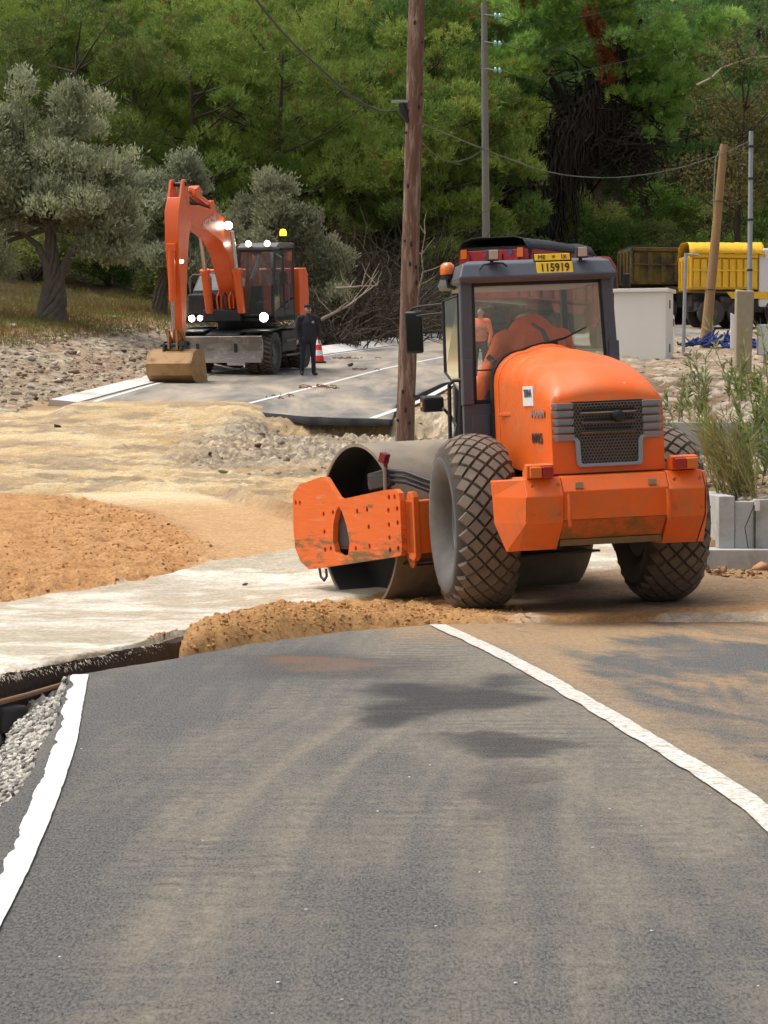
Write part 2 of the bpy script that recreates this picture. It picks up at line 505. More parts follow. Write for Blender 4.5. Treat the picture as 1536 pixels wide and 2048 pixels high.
# colours of the soils themselves
def c3(a): return np.array(a)[None, None, :]
C = np.zeros(X.shape + (3,)) + c3((0.34, 0.20, 0.105))
C = C + (c3((0.40, 0.27, 0.15)) - C) * (sm((f2 - 0.4) / 0.25))[..., None] * 0.6
def lay(C, w, a, b, t):
    col = c3(a) + (c3(b) - c3(a)) * np.clip(t, 0, 1)[..., None]
    return C + (col - C) * w[..., None]
C = lay(C, bank, (0.50, 0.345, 0.17), (0.66, 0.53, 0.31), (f2 - 0.3) * 2.2)
C = lay(C, bank * sm((f1 - 0.55) / 0.1) * 0.65, (0.40, 0.30, 0.19), (0.70, 0.62, 0.45), f3)
pb = fbm(X * 0.55 + 3, Y * 0.8, 36, 5, 0.6)
C = lay(C, bank * sm((pb - 0.50) / 0.12) * 0.75, (0.30, 0.205, 0.12), (0.46, 0.33, 0.19), f1)
C = lay(C, bank * sm((fbm(X * 1.5 + 8, Y * 1.8, 37, 4) - 0.56) / 0.06) * 0.6, (0.17, 0.135, 0.10), (0.30, 0.24, 0.18), f3)
C = lay(C, bank * sm((X + 1.7) / 0.8) * sm((35.5 - Y) / 2) * 0.8, (0.42, 0.235, 0.10), (0.52, 0.33, 0.17), f1)
C = lay(C, heapm, (0.35, 0.18, 0.068), (0.50, 0.30, 0.13), f1 * 0.6 + f4 * 0.4)
C = lay(C, heapm * sm((X - 0.3) / 0.8) * sm((Y - 20.4) / 0.5), (0.24, 0.155, 0.09), (0.36, 0.26, 0.165), f1)
C = lay(C, heapm * sm((X - 0.2) / 0.6) * sm((20.5 - Y) / 0.3) * sm((f2 - 0.35) / 0.2), (0.50, 0.40, 0.28), (0.62, 0.52, 0.38), f1)
C = lay(C, wO, (0.38, 0.185, 0.070), (0.56, 0.325, 0.15), f1 * 1.3 - 0.15)
C = lay(C, wS, (0.50, 0.305, 0.145), (0.58, 0.375, 0.20), f2)
C = lay(C, wS * sm((Y - 31) / 2.0), (0.66, 0.52, 0.31), (0.74, 0.62, 0.42), f2)
C = lay(C, rub * (0.55 + 0.45 * sm((f2 - 0.4) / 0.2)), (0.26, 0.20, 0.135), (0.62, 0.55, 0.42), (f1 - 0.3) * 2.0)
C = lay(C, rub * sm((f3 - 0.52) / 0.08) * 0.7, (0.10, 0.08, 0.065), (0.20, 0.16, 0.12), f1)
C = lay(C, grass, (0.15, 0.095, 0.045), (0.19, 0.16, 0.055), (f2 - 0.3) * 2.4)
C = lay(C, wood, (0.045, 0.035, 0.02), (0.08, 0.06, 0.03), f2)
C = lay(C, grav, (0.26, 0.24, 0.21), (0.62, 0.58, 0.52), (f3 - 0.3) * 2.2)
C = lay(C, terrm * sm((fbm(X * 0.7, Y * 0.5, 35) - 0.25) / 0.15), (0.10, 0.058, 0.032), (0.30, 0.21, 0.13), (f1 - 0.3) * 2.0)
C = lay(C, terrm * sm((f3 - 0.60) / 0.05) * 0.8, (0.42, 0.38, 0.30), (0.62, 0.58, 0.50), f1)
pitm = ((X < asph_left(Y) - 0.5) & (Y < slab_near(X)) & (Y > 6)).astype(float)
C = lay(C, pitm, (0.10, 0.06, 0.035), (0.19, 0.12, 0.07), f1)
C = lay(C, wW, (0.50, 0.45, 0.36), (0.80, 0.75, 0.64), (fbm(X * 1.7 - Y * 0.4, Y * 1.5 + X * 0.5, 44, 5, 0.66) - 0.28) * 2.3)
C = lay(C, wW * sm((fbm(X * 1.1, Y * 1.2, 47, 5, 0.66) - 0.50) / 0.10) * 0.7, (0.36, 0.32, 0.24), (0.52, 0.44, 0.31), f1)
C = lay(C, wW * sm((f3 - 0.62) / 0.06) * 0.5, (0.45, 0.33, 0.20), (0.5, 0.4, 0.28), f1)
nr, nc = X.shape
idx = np.arange(nr * nc).reshape(nr, nc)
Fq = np.stack([idx[:-1, :-1], idx[:-1, 1:], idx[1:, 1:], idx[1:, :-1]], -1).reshape(-1, 4)
me = np_mesh('ground', np.stack([X, Y, Z], -1).reshape(-1, 3), Fq)
me.polygons.foreach_set('use_smooth', np.ones(len(me.polygons), bool))
ca = me.color_attributes.new('soil', 'FLOAT_COLOR', 'POINT')
ca.data.foreach_set('color', np.concatenate([C.reshape(-1, 3), np.ones((nr * nc, 1))], 1).astype(np.float32).ravel())

m, nt, b, ns, L = nodes('soil_ground')
at = N(nt, 'ShaderNodeVertexColor'); at.layer_name = 'soil'
tc = N(nt, 'ShaderNodeTexCoord').outputs['Object']
n1 = noise(nt, 26, 6, 0.75, tc); n2 = noise(nt, 5, 5, 0.6, tc, stretch=(1.0, 2.0, 1.0))
c = mixc(nt, ramp(nt, n1, 0.30, 0.70), (0.62, 0.60, 0.57), (1.28, 1.28, 1.28))
c2 = mixc(nt, 1.0, at.outputs[0], c, 'MULTIPLY')
c3_ = mixc(nt, ramp(nt, n2, 0.25, 0.75), (0.82, 0.80, 0.78), (1.14, 1.14, 1.14))
L.new(mixc(nt, 1.0, c2, c3_, 'MULTIPLY'), b.inputs['Base Color'])
b.inputs['Roughness'].default_value = 0.95
b.inputs['Specular IOR Level'].default_value = 0.15
p = bump(nt, n1, 0.7, 0.02, None)
bump(nt, noise(nt, 90, 4, 0.7, tc), 0.5, 0.008, b, p)
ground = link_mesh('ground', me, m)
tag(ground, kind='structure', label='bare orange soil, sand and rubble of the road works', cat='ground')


def gz(x, y):
    """height of the built ground incl. relief (nearest grid point)"""
    i = int(np.clip(np.searchsorted(ys, y), 1, len(ys) - 1)); j = int(np.clip(np.searchsorted(xs, x), 1, len(xs) - 1))
    ty = (y - ys[i - 1]) / (ys[i] - ys[i - 1]); tx = (x - xs[j - 1]) / (xs[j] - xs[j - 1])
    return float((Z[i - 1, j - 1] * (1 - tx) + Z[i - 1, j] * tx) * (1 - ty) + (Z[i, j - 1] * (1 - tx) + Z[i, j] * tx) * ty)


# ------------------------------------------------------------------ near asphalt
m, nt, b, ns, L = nodes('dusty_asphalt')
tc = N(nt, 'ShaderNodeTexCoord').outputs['Object']
fine = noise(nt, 95, 5, 0.85, tc, stretch=(1.0, 0.30, 1))
mid = noise(nt, 30, 6, 0.75, tc, 0.3, stretch=(0.8, 0.35, 1))
big = noise(nt, 1.1, 5, 0.62, tc, 0.6, stretch=(1.0, 0.45, 1))
streak = noise(nt, 3.0, 5, 0.6, tc, 0.3, stretch=(0.5, 2.6, 1))
track = noise(nt, 2.2, 3, 0.5, tc, 0.3, stretch=(2.2, 0.16, 1))
asph = mixc(nt, ramp(nt, fine, 0.40, 0.60), (0.026, 0.026, 0.026), (0.215, 0.208, 0.195))
asph = mixc(nt, ramp(nt, mid, 0.40, 0.66, 0, 0.5), asph, (0.165, 0.155, 0.14))
at = N(nt, 'ShaderNodeVertexColor'); at.layer_name = 'dust'
sep = N(nt, 'ShaderNodeSeparateColor'); L.new(at.outputs[0], sep.inputs[0])
def math2(op, a, b_):
    n = N(nt, 'ShaderNodeMath', operation=op)
    for k, v in enumerate((a, b_)):
        if hasattr(v, 'is_output'): L.new(v, n.inputs[k])
        else: n.inputs[k].default_value = v
    return n.outputs[0]
dn = math2('ADD', math2('MULTIPLY', big, 0.62), math2('ADD', math2('MULTIPLY', streak, 0.35), math2('MULTIPLY', track, 0.35)))
dmask = ramp(nt, math2('ADD', math2('MULTIPLY', sep.outputs[0], 1.0), math2('MULTIPLY', math2('SUBTRACT', dn, 0.64), 1.9)), 0.05, 0.75)
dmask = math2('MULTIPLY', dmask, ramp(nt, fine, 0.34, 0.60, 0.45, 1.0))
rip = N(nt, 'ShaderNodeTexWave'); rip.wave_type = 'BANDS'; rip.bands_direction = 'Y'; rip.inputs['Scale'].default_value = 1.7; rip.inputs['Distortion'].default_value = 7.0; rip.inputs['Detail'].default_value = 4; rip.inputs['Detail Scale'].default_value = 2.2; L.new(tc, rip.inputs['Vector'])
ripz = ramp(nt, noise(nt, 0.9, 4, 0.6, tc, 0.5, stretch=(1.0, 0.5, 1)), 0.46, 0.60)
ripz = math2('MULTIPLY', ripz, math2('SUBTRACT', 1.0, math2('MULTIPLY', at.outputs[1], 0.8)))
ripf = math2('SUBTRACT', 1.0, math2('MULTIPLY', ripz, ramp(nt, rip.outputs[1], 0.0, 0.6, 0.75, 0.0)))
dmask = math2('MULTIPLY', dmask, ripf)
dustc = mixc(nt, ramp(nt, mid, 0.3, 0.7), (0.185, 0.155, 0.115), (0.36, 0.315, 0.24))
dustc = mixc(nt, at.outputs[1], dustc, mixc(nt, ramp(nt, mid, 0.3, 0.7), (0.36, 0.215, 0.095), (0.56, 0.38, 0.20)))
col = mixc(nt, math2('MULTIPLY', dmask, 0.92), asph, dustc)
col = mixc(nt, math2('MULTIPLY', sep.outputs[1], ramp(nt, streak, 0.32, 0.6)), col, (0.20, 0.105, 0.06))
col = mixc(nt, math2('MULTIPLY', sep.outputs[2], ramp(nt, streak, 0.25, 0.5, 0.65, 1)), col, mixc(nt, ramp(nt, fine, 0.4, 0.6), (0.022, 0.021, 0.021), (0.10, 0.095, 0.09)))
L.new(col, b.inputs['Base Color'])
b.inputs['Roughness'].default_value = 0.88
b.inputs['Specular IOR Level'].default_value = 0.25
p = bump(nt, mid, 0.35, 0.012, None)
bump(nt, fine, 0.9, 0.010, b, p)
ASPH = m
ASPH_CUT = mat('broken_asphalt_edge', (0.020, 0.020, 0.021), 0.8, 0, 0.4, 30, bmp=0.6, bscale=60, bdist=0.02)

# crumbly outline: left edge, far end (under the heap), right
rows = np.concatenate([np.arange(3.2, 15.6, 0.045), np.linspace(15.6, 20.9, 130)])
left_e = asph_left(rows) + 0.05 * (fbm(rows * 4, rows * 0, 71) - 0.5)
xend = np.interp(rows, [15.6, 15.9, 16.9, 18.1, 19.2, 20.0, 20.9], [-2.0, -2.0, -1.5, -1.0, -0.3, 0.5, 2.0])
left_e = np.where(rows > 15.9, xend + 0.06 * (fbm(rows * 6, rows * 0, 72) - 0.5), left_e)
ncx = 200
us = np.linspace(0, 1, ncx)
AX = left_e[:, None] + (5.2 - left_e[:, None]) * us[None, :]
AY = np.repeat(rows[:, None], ncx, 1)
AZ = np.zeros_like(AX) + 0.004 * (fbm(AX * 1.5, AY * 1.5, 61) - 0.5)
AZ = AZ - 0.0 * sm((asph_left(AY) + 0.09 - AX) / 0.10) * sm((15.9 - AY) / 0.3) * sm((AY - 11.0) / 1.0)      # crumbled, sagging lip
CLX = np.interp(AY, [8, 10.7, 13.5, 16.6, 19.8], [1.62, 1.57, 1.27, 0.92, 0.44])
g1 = fbm(AX * 1.3, AY * 0.6, 63, 4)
dust = 0.14 + 0.36 * (g1 - 0.5) + 0.50 * sm((AX - CLX + 0.15) / 0.5) * sm((AY - 8.5) / 3) + 0.30 * sm((AX - CLX + 0.9) / 0.9) * sm((AY - 8) / 3)
dust = dust + 0.20 * sm((AY - 6) / 8) * sm((AX + 1.0) / 1.2) + 0.08
dust = dust + 0.45 * np.exp(-((AX - 0.32) / 0.32) ** 2 - ((AY - 17.3) / 0.85) ** 2)
dust = dust - 0.38 * np.exp(-((AX - 2.2) / 0.5) ** 2 - ((AY - 17.6) / 1.2) ** 2) - 0.22 * sm((-0.6 - AX) / 0.8)
dust = dust + 0.16 * np.exp(-((AX + 0.80 + 0.05 * (AY - 9)) / 0.07) ** 2) + 0.16 * np.exp(-((AX + 0.62 + 0.05 * (AY - 9)) / 0.05) ** 2) + 0.12 * np.exp(-((AX - 0.55 - 0.03 * (AY - 9)) / 0.12) ** 2)
dust = dust - 0.30 * np.exp(-((AX + 0.9) / 0.8) ** 2 - ((AY - 17.0) / 1.2) ** 2)
wob = 0.5 * (fbm(AX * 2.5, AY * 2.0, 65, 4) - 0.5); wy_ = 1.6 * (fbm(AX * 2.0, AY * 1.2, 66, 4) - 0.5)
def track(pts, w):
    P = np.array([((p_ - 768) / 4928 * (1.65 * 4928 / (q_ - 840)), 1.65 * 4928 / (q_ - 840)) for p_, q_ in pts]); o_ = np.argsort(P[:, 1]); P = P[o_]
    xc = np.interp(AY, P[:, 1], P[:, 0]); inside = sm((AY - P[0, 1] + 0.6) / 0.6) * sm((P[-1, 1] + 0.8 - AY) / 0.8)
    return np.exp(-((AX - xc) / w) ** 2) * inside
tn = fbm(AX * 3, AY * 1.2, 67, 4)
laneT = np.array([((p_ - 768) / 4928 * (1.65 * 4928 / (q_ - 840)), 1.65 * 4928 / (q_ - 840)) for p_, q_ in [(720, 1430), (560, 1530), (430, 1660), (320, 1820), (170, 2048)]])[::-1]
lane = AX - np.interp(AY, np.concatenate([laneT[:, 1], [19.5]]), np.concatenate([laneT[:, 0], [0.25]]))
st1 = fbm(lane * 7, AY * 0.16, 75, 5, 0.62); st2 = fbm(lane * 22, AY * 0.20, 76, 3, 0.6)
dust = dust + 0.42 * (st1 - 0.5) + 0.60 * (st2 - 0.5)
dust = dust + 0.34 * (0.4 + tn) * track([(170, 2048), (320, 1820), (430, 1660), (560, 1530), (720, 1430)], 0.06) + 0.30 * (0.4 + tn) * track([(300, 2048), (450, 1810), (560, 1650), (690, 1530), (830, 1440)], 0.09)
dust = dust + 0.30 * (0.3 + tn) * track([(1150, 2048), (1230, 1850), (1240, 1720), (1190, 1610), (1090, 1500)], 0.10) + 0.26 * (0.3 + tn) * track([(900, 2048), (985, 1850), (1000, 1700), (960, 1560)], 0.07)
dust = dust - 0.30 * track([(620, 2048), (760, 1850), (850, 1700)], 0.16) - 0.25 * sm((-0.35 - AX) / 0.5) * sm((9.5 - AY) / 2.5) - 0.2 * track([(1450, 2048), (1420, 1850), (1330, 1720)], 0.12)
dust = dust + 1.0 * np.exp(-((AX - 1.22) / 0.17) ** 4 - ((AY - 9.95) / 0.75) ** 4) + 0.35 * np.exp(-((AX - 0.12) / 0.22) ** 4 - ((AY - 17.0) / 0.9) ** 4)
dust = dust - 0.9 * sm((AX - CLX - 0.3) / 0.4) * sm((fbm(AX * 1.3 + 5, AY * 0.6, 69, 5, 0.6) - 0.47) / 0.12) * sm((AY - 10) / 3)
dust = dust + 0.55 * sm((AX - CLX - 0.05) / 0.3) * sm((AY - 11) / 2.5) * (0.4 + tn)
rust = 1.3 * np.exp(-((AX + 0.45 + wob) / 0.33) ** 4 - ((AY - 16.55 + wy_) / 0.40) ** 4)
dark = 1.1 * np.exp(-((AX - 0.42 + wob) / 0.50) ** 6 - ((AY - 14.6 - 0.8 * (AX - 0.4) + wy_) / 0.95) ** 6) + 0.9 * np.exp(-((AX - 0.62 + wob) / 0.32) ** 6 - ((AY - 12.2 + wy_) / 0.45) ** 6) + 0.5 * np.exp(-((AX - 0.55 + wob - 0.1 * (AY - 11)) / 0.14) ** 4 - ((AY - 10.9) / 0.9) ** 4)
dark = dark + 0.6 * np.exp(-((AX + 0.3 + wob) / 0.7) ** 4 - ((AY - 16.5 + wy_) / 0.9) ** 4) * (1 - rust)
nr, nc = AX.shape
idx = np.arange(nr * nc).reshape(nr, nc)
Fq = np.stack([idx[:-1, :-1], idx[:-1, 1:], idx[1:, 1:], idx[1:, :-1]], -1).reshape(-1, 4)
# skirt down the broken edge (left column and last row)
V = np.stack([AX, AY, AZ], -1).reshape(-1, 3)
edge = list(idx[:, 0]) + list(idx[-1, 1:])
lower = V[edge].copy(); lower[:, 2] -= 0.13; lower[:, 0] += 0.03 * np.array([rng.random() for _ in edge])
n0 = len(V)
V = np.vstack([V, lower])
sk = [(edge[i], edge[i + 1], n0 + i + 1, n0 + i) for i in range(len(edge) - 1)]
me = np_mesh('asphalt_road', V, np.vstack([Fq, np.array(sk)]))
mi = np.zeros(len(me.polygons), np.int32); mi[len(Fq):] = 1
ca = me.color_attributes.new('dust', 'FLOAT_COLOR', 'POINT')
earth = np.clip(sm((AX - CLX + 0.1) / 0.35) * sm((AY - 9.5) / 4) * (0.75 + 1.2 * (fbm(AX * 1.2, AY * 0.7, 68) - 0.4)) + 0.6 * sm((AY - 17.6) / 1.5) * sm((AX + 0.2) / 0.5), 0, 1)
dust = np.minimum(dust, 0.72 + 0.25 * tn)
pz_ = sm((AX - CLX - 0.12) / 0.35) * sm((AY - 9.0) / 2.5)
dust = dust - 0.48 * pz_ * sm((fbm(AX * 1.1 + 5, AY * 0.42, 69, 5, 0.62) - 0.44) / 0.14) - 0.35 * pz_ * sm((fbm(AX * 5 + 2 * AY, AY * 0.5, 70, 4, 0.6) - 0.52) / 0.1)
gp_ = np.exp(-((AX - 2.35 + wob) / 0.62) ** 4 - ((AY - 17.4 + wy_) / 1.35) ** 4); dust = dust - 1.1 * gp_ * (0.3 + tn)
dc = np.stack([dust, rust, np.clip(dark, 0, 1), earth], -1).reshape(-1, 4)
dc = np.vstack([np.clip(dc, 0, 1.5), np.zeros((len(lower), 4))])
ca.data.foreach_set('color', dc.astype(np.float32).ravel())
near_road = link_mesh('asphalt_road', me, [ASPH, ASPH_CUT])
me.polygons.foreach_set('material_index', mi)
me.polygons.foreach_set('use_smooth', np.ones(len(me.polygons), bool))
tag(near_road, kind='structure', label='dusty grey asphalt lane in the foreground with a broken end', cat='road')


def paint(name, worn):
    m, nt, b, ns, L = nodes(name)
    tc = N(nt, 'ShaderNodeTexCoord').outputs['Object']
    k = ramp(nt, noise(nt, 22, 6, 0.8, tc), worn - 0.06, worn + 0.10)
    c = mixc(nt, noise(nt, 5, 4, 0.6, tc), (0.56, 0.54, 0.50), (0.74, 0.73, 0.71))
    if worn < 0.65: c = mixc(nt, ramp(nt, noise(nt, 4, 5, 0.65, tc), 0.4, 0.7), c, (0.66, 0.56, 0.42))
    L.new(mixc(nt, k, c, (0.30, 0.25, 0.19)), b.inputs['Base Color'])
    b.inputs['Roughness'].default_value = 0.75
    bump(nt, noise(nt, 140, 3, 0.7, tc), 0.3, 0.004, b)
    return m


PAINT_CLEAN = paint('white_road_paint', 0.68)
PAINT_DUSTY = paint('dusty_road_paint', 0.53)


def line(name, pts, width, zf, matl, label, ragged=(0.0, 0.0), step=0.08, gap=None):
    P = [Vector((p[0], p[1])) for p in pts]
    L_ = [0]
    for a, b_ in zip(P, P[1:]): L_.append(L_[-1] + (b_ - a).length)
    n = int(L_[-1] / step)
    t = np.linspace(0, L_[-1], n)
    # smooth the polyline
    x = np.interp(t, L_, [p.x for p in P]); y = np.interp(t, L_, [p.y for p in P])
    k = max(3, int(1.6 / step)) | 1
    pad = k // 2
    xp = np.concatenate([2 * x[0] - x[pad:0:-1], x, 2 * x[-1] - x[-2:-pad - 2:-1]]); yp = np.concatenate([2 * y[0] - y[pad:0:-1], y, 2 * y[-1] - y[-2:-pad - 2:-1]])
    x = np.convolve(xp, np.ones(k) / k, 'valid'); y = np.convolve(yp, np.ones(k) / k, 'valid')
    tx = np.gradient(x); ty = np.gradient(y); ln = np.hypot(tx, ty); nx, ny = -ty / ln, tx / ln
    vs_, fs_ = [], []
    for i in range(n):
        wl = width / 2 - ragged[0] * float(fbm(np.array(t[i] * 2.3), np.array(0.3), 5, 4, 0.6)) ** 3 * 2; wr = width / 2 - ragged[1] * float(fbm(np.array(t[i] * 4), np.array(4.3), 6, 4, 0.6)) ** 2
        for s_ in (wl, -wr):
            xx, yy = x[i] + nx[i] * s_, y[i] + ny[i] * s_
            vs_.append((xx, yy, zf(xx, yy)))
    fs_ = [(2 * i, 2 * i + 1, 2 * i + 3, 2 * i + 2) for i in range(n - 1)]
    mb = MB(); mb.add(vs_, fs_)
    o = mb.build(name, matl, recalc=False)
    return tag(o, label, 'road marking', kind='structure')


def az(x, y):
    zz = 0.004 * (float(fbm(np.array(x * 1.5), np.array(y * 1.5), 61)) - 0.5)
    al = float(asph_left(y))
    zz -= 0.0 * float(sm((al + 0.09 - x) / 0.10)) * float(sm((15.9 - y) / 0.3)) * float(sm((y - 11.0) / 1.0))
    return zz + 0.010


line('road_line', [(-1.24, 6.5), (-1.33, 8.56), (-1.475, 10.7), (-1.64, 12.7), (-1.80, 14.2), (-1.965, 15.85)], 0.122, az, PAINT_CLEAN,
     'bright white edge line on the crumbling side of the near asphalt', ragged=(0.05, 0.012), step=0.03)
line('road_line', [(1.66, 5.5), (1.64, 8.5), (1.575, 10.7), (1.27, 13.5), (0.92, 16.6), (0.43, 19.75)], 0.15, az, PAINT_DUSTY,
     'dusty white centre line running up to the roller', ragged=(0.03, 0.03), step=0.04)

# ------------------------------------------------------------------ upper road
uy = np.concatenate([np.linspace(46.2, 50, 24), np.linspace(50.4, 105, 100)])
FAR_CUT = mat('fresh_black_asphalt_edge', (0.008, 0.008, 0.009), 0.8, 0, 0.3, 20)


def road_z(x, y): return float(base(y)) + 0.055


ux0 = road_left(uy) + 0.35; ux1 = road_right(uy) - 0.25
nw = 60
UX = ux0[:, None] + (ux1 - ux0)[:, None] * np.linspace(0, 1, nw)[None, :]
UY = np.repeat(uy[:, None], nw, 1)
# start edge: further back on the left where sand covers it
cut = 0.35 * (fbm(UX[0] * 1.1, UX[0] * 0 + 3, 82, 4, 0.6) - 0.5) + np.interp(UX[0], [-6.5, -3.2, -2.3, -1.5, -0.5, 0.25], [49.8, 48.9, 47.9, 47.0, 46.5, 46.2]) + 0.25 * (fbm(UX[0] * 2.5, UX[0] * 0, 81) - 0.5)
UY = cut[None, :] + (UY - 46.2) * ((105 - cut) / (105 - 46.2))[None, :]
UX = (road_left(UY) + 0.35) + (road_right(UY) - 0.6 - road_left(UY)) * np.linspace(0, 1, nw)[None, :]
UZ = base(UY) + 0.055
idx = np.arange(UX.size).reshape(UX.shape)
Fq = np.stack([idx[:-1, :-1], idx[:-1, 1:], idx[1:, 1:], idx[1:, :-1]], -1).reshape(-1, 4)
V = np.stack([UX, UY, UZ], -1).reshape(-1, 3)
edge = list(idx[::-1, 0]) + list(idx[0, 1:]) + list(idx[1:, -1])
lower = V[edge].copy(); lower[:, 2] -= 0.10 + 0.09 * fbm(lower[:, 0] * 3, lower[:, 1] * 3, 83)
n0 = len(V); V = np.vstack([V, lower])
sk = [(edge[i], n0 + i, n0 + i + 1, edge[i + 1]) for i in range(len(edge) - 1)]
me = np_mesh('upper_road', V, np.vstack([Fq, np.array(sk)]))
mi = np.zeros(len(me.polygons), np.int32); mi[len(Fq):] = 1
m, nt, b, ns, L = nodes('pale_dusty_asphalt')
tc = N(nt, 'ShaderNodeTexCoord').outputs['Object']
s1 = noise(nt, 0.55, 6, 0.62, tc, 0.5, stretch=(1.6, 0.35, 1)); s2 = noise(nt, 2.6, 5, 0.65, tc, 0.3, stretch=(1.8, 0.5, 1))
c = mixc(nt, ramp(nt, s2, 0.3, 0.7), (0.115, 0.112, 0.108), (0.175, 0.165, 0.15))
c = mixc(nt, ramp(nt, s1, 0.36, 0.62), c, (0.40, 0.33, 0.24))
L.new(c, b.inputs['Base Color']); b.inputs['Roughness'].default_value = 0.9
bump(nt, noise(nt, 30, 4, 0.7, tc), 0.4, 0.01, b)
upper = link_mesh('upper_road', me, [m, FAR_CUT])
me.polygons.foreach_set('material_index', mi)
tag(upper, kind='structure', label='pale dusty upper road climbing past the excavator', cat='road')
rz = lambda x, y: road_z(x, y) + 0.008
def sp(xs_): return xs_
line('road_line', [(-6.13, 50.4), (-5.30, 58.3), (-3.7, 65), (-1.75, 72.2), (2.3, 85.0), (7.0, 95)], 0.13, rz, PAINT_CLEAN, 'white edge line leading under the excavator bucket', step=0.2)
line('road_line', [(-3.20, 48.8), (-1.69, 56.1), (0.05, 65), (1.94, 72.3), (6.0, 85), (11, 95)], 0.13, rz, PAINT_CLEAN, 'white centre line of the upper road beside the dark-clothed man', step=0.2)
line('road_line', [(-0.22, 46.5), (0.75, 51.5), (1.68, 58.4), (3.4, 65), (5.6, 72), (9.6, 84)], 0.15, rz, PAINT_CLEAN, 'white edge line ending at the black broken lip of the upper road', step=0.2)
# pale concrete gutter along the far side of the upper road
mb = MB(); ring = []
GY = np.concatenate([np.linspace(51, 60, 10), np.linspace(61, 98, 40)])
for y in GY:
    x = float(road_left(y)) + 0.30; z = float(base(y)); w = 0.55 if y < 60 else 0.8
    ring.append([(x, y, z - 0.1), (x, y, z + 0.075), (x - w, y - 0.1, z + 0.13 + (0.10 if y > 64 else 0)), (x - w - 0.1, y - 0.1, z - 0.1)])
mb.loft(ring, True, True)
tag(mb.build('gutter', mat('pale_concrete_gutter', (0.62, 0.60, 0.57), 0.85, 0, 0.12, 1.5, dirt=(0.42, 0.36, 0.28), dscale=0.8, damt=(0.5, 0.75))),
    'pale concrete gutter strip along the far side of the upper road', 'gutter', kind='structure')
# ------------------------------------------------------------------ road roller
def tyre_mesh(mb, cx, cz, Rr, hw, nlug=30):
    """wide flotation tyre with diamond tread, axis along x"""
    def rad(v): return Rr - 0.030 - 0.125 * abs(v / hw) ** 2.7
    prof = [(0.345, -hw * 0.30), (0.375, -hw * 0.62), (0.44, -hw * 0.90), (0.53, -hw * 1.03), (rad(hw) - 0.03, -hw * 1.02)]
    tread = [(rad(v), v) for v in np.linspace(-hw * 0.95, hw * 0.95, 13)]
    full = prof + tread + [(r, -h) for r, h in prof[::-1]]
    mb.lathe([(r, h) for r, h in full], (cx, 0, cz), 'x', 72, mat=0)
    # sidewalls get their own material
    n = 72
    base_f = len(mb.f) - n * (len(full) - 1)
    for k in range(len(full) - 1):
        if k < 4 or k >= len(full) - 5:
            for i in range(n): mb.m[base_f + k * n + i] = 2
    du = 2 * math.pi / nlug; dv = hw * 2 / 3.9
    def pt(a, v, h):
        v = max(-hw * 0.985, min(hw * 0.985, v)); r = rad(v) + h
        return (cx + v, r * math.cos(a), cz + r * math.sin(a))
    for i in range(nlug):
        for j in range(-6, 7):
            a0 = (i + (0.5 if j % 2 else 0.0)) * du; v0 = j * dv / 2
            if abs(v0) > hw * 1.02: continue
            jit = 1 + 0.07 * rng.uniform(-1, 1)
            def ring(s_, h):
                return [pt(a0 + s_ * du / 2, v0, h), pt(a0 + s_ * 0.25 * du, v0 + s_ * 0.25 * dv, h), pt(a0, v0 + s_ * dv / 2, h), pt(a0 - s_ * 0.25 * du, v0 + s_ * 0.25 * dv, h), pt(a0 - s_ * du / 2, v0, h),
                        pt(a0 - s_ * 0.25 * du, v0 - s_ * 0.25 * dv, h), pt(a0, v0 - s_ * dv / 2, h), pt(a0 + s_ * 0.25 * du, v0 - s_ * 0.25 * dv, h)]
            A, B_ = ring(0.93 * jit, -0.004), ring(0.76 * jit, 0.031)
            n8 = 8
            mb.add(A + B_, [tuple(range(8, 16))] + [(k, (k + 1) % n8, 8 + (k + 1) % n8, 8 + k) for k in range(n8)], 1)


def rim_mesh(mb, cx, cz, side):
    s = side
    prof = [(0.375, 0.12), (0.352, 0.125), (0.34, 0.10), (0.325, 0.02), (0.30, -0.08), (0.17, -0.09), (0.15, -0.04), (0.10, -0.02), (0.02, -0.02)]
    mb.lathe([(r, s * h) for r, h in prof], (cx, 0, cz), 'x', 40)
    mb.lathe([(0.375, s * 0.12), (0.36, -s * 0.22), (0.2, -s * 0.15), (0.02, -s * 0.15)], (cx, 0, cz), 'x', 40)
    for k in range(10):
        a = 2 * math.pi * k / 10
        mb.cyl((cx - s * 0.09, 0.235 * math.cos(a), cz + 0.235 * math.sin(a)), (cx - s * 0.05, 0.235 * math.cos(a), cz + 0.235 * math.sin(a)), 0.018, n=6)


RO = empty('road_roller', (1.63, 21.43, 0.02), (0, R(-2.5), R(10)))
tag(RO, 'orange single-drum road roller with dark grey cab and diamond-tread tyres', 'road roller')
TR = 0.775
for sx in (-1, 1):
    mb = MB(); tyre_mesh(mb, sx * 0.83, TR, TR, 0.275)
    w = mb.build('wheel', [RUBBER, LUG, SIDEWALL], RO, smooth=38)
    mb = MB(); rim_mesh(mb, sx * 0.83, TR, sx); mb.build('rim', RIM, w, smooth=30)
# rear axle and belly
mb = MB(); mb.cyl((-0.6, 0, TR), (0.6, 0, TR), 0.14, n=16); mb.ball((0, 0, TR), (0.26, 0.24, 0.26)); mb.bb((-0.42, -0.95, 0.72), (0.42, 0.6, 1.2))
mb.bb((-0.3, 0.4, 0.5), (0.3, 1.05, 0.95))
mb.build('rear_axle', BLACK_STEEL, RO, smooth=40)


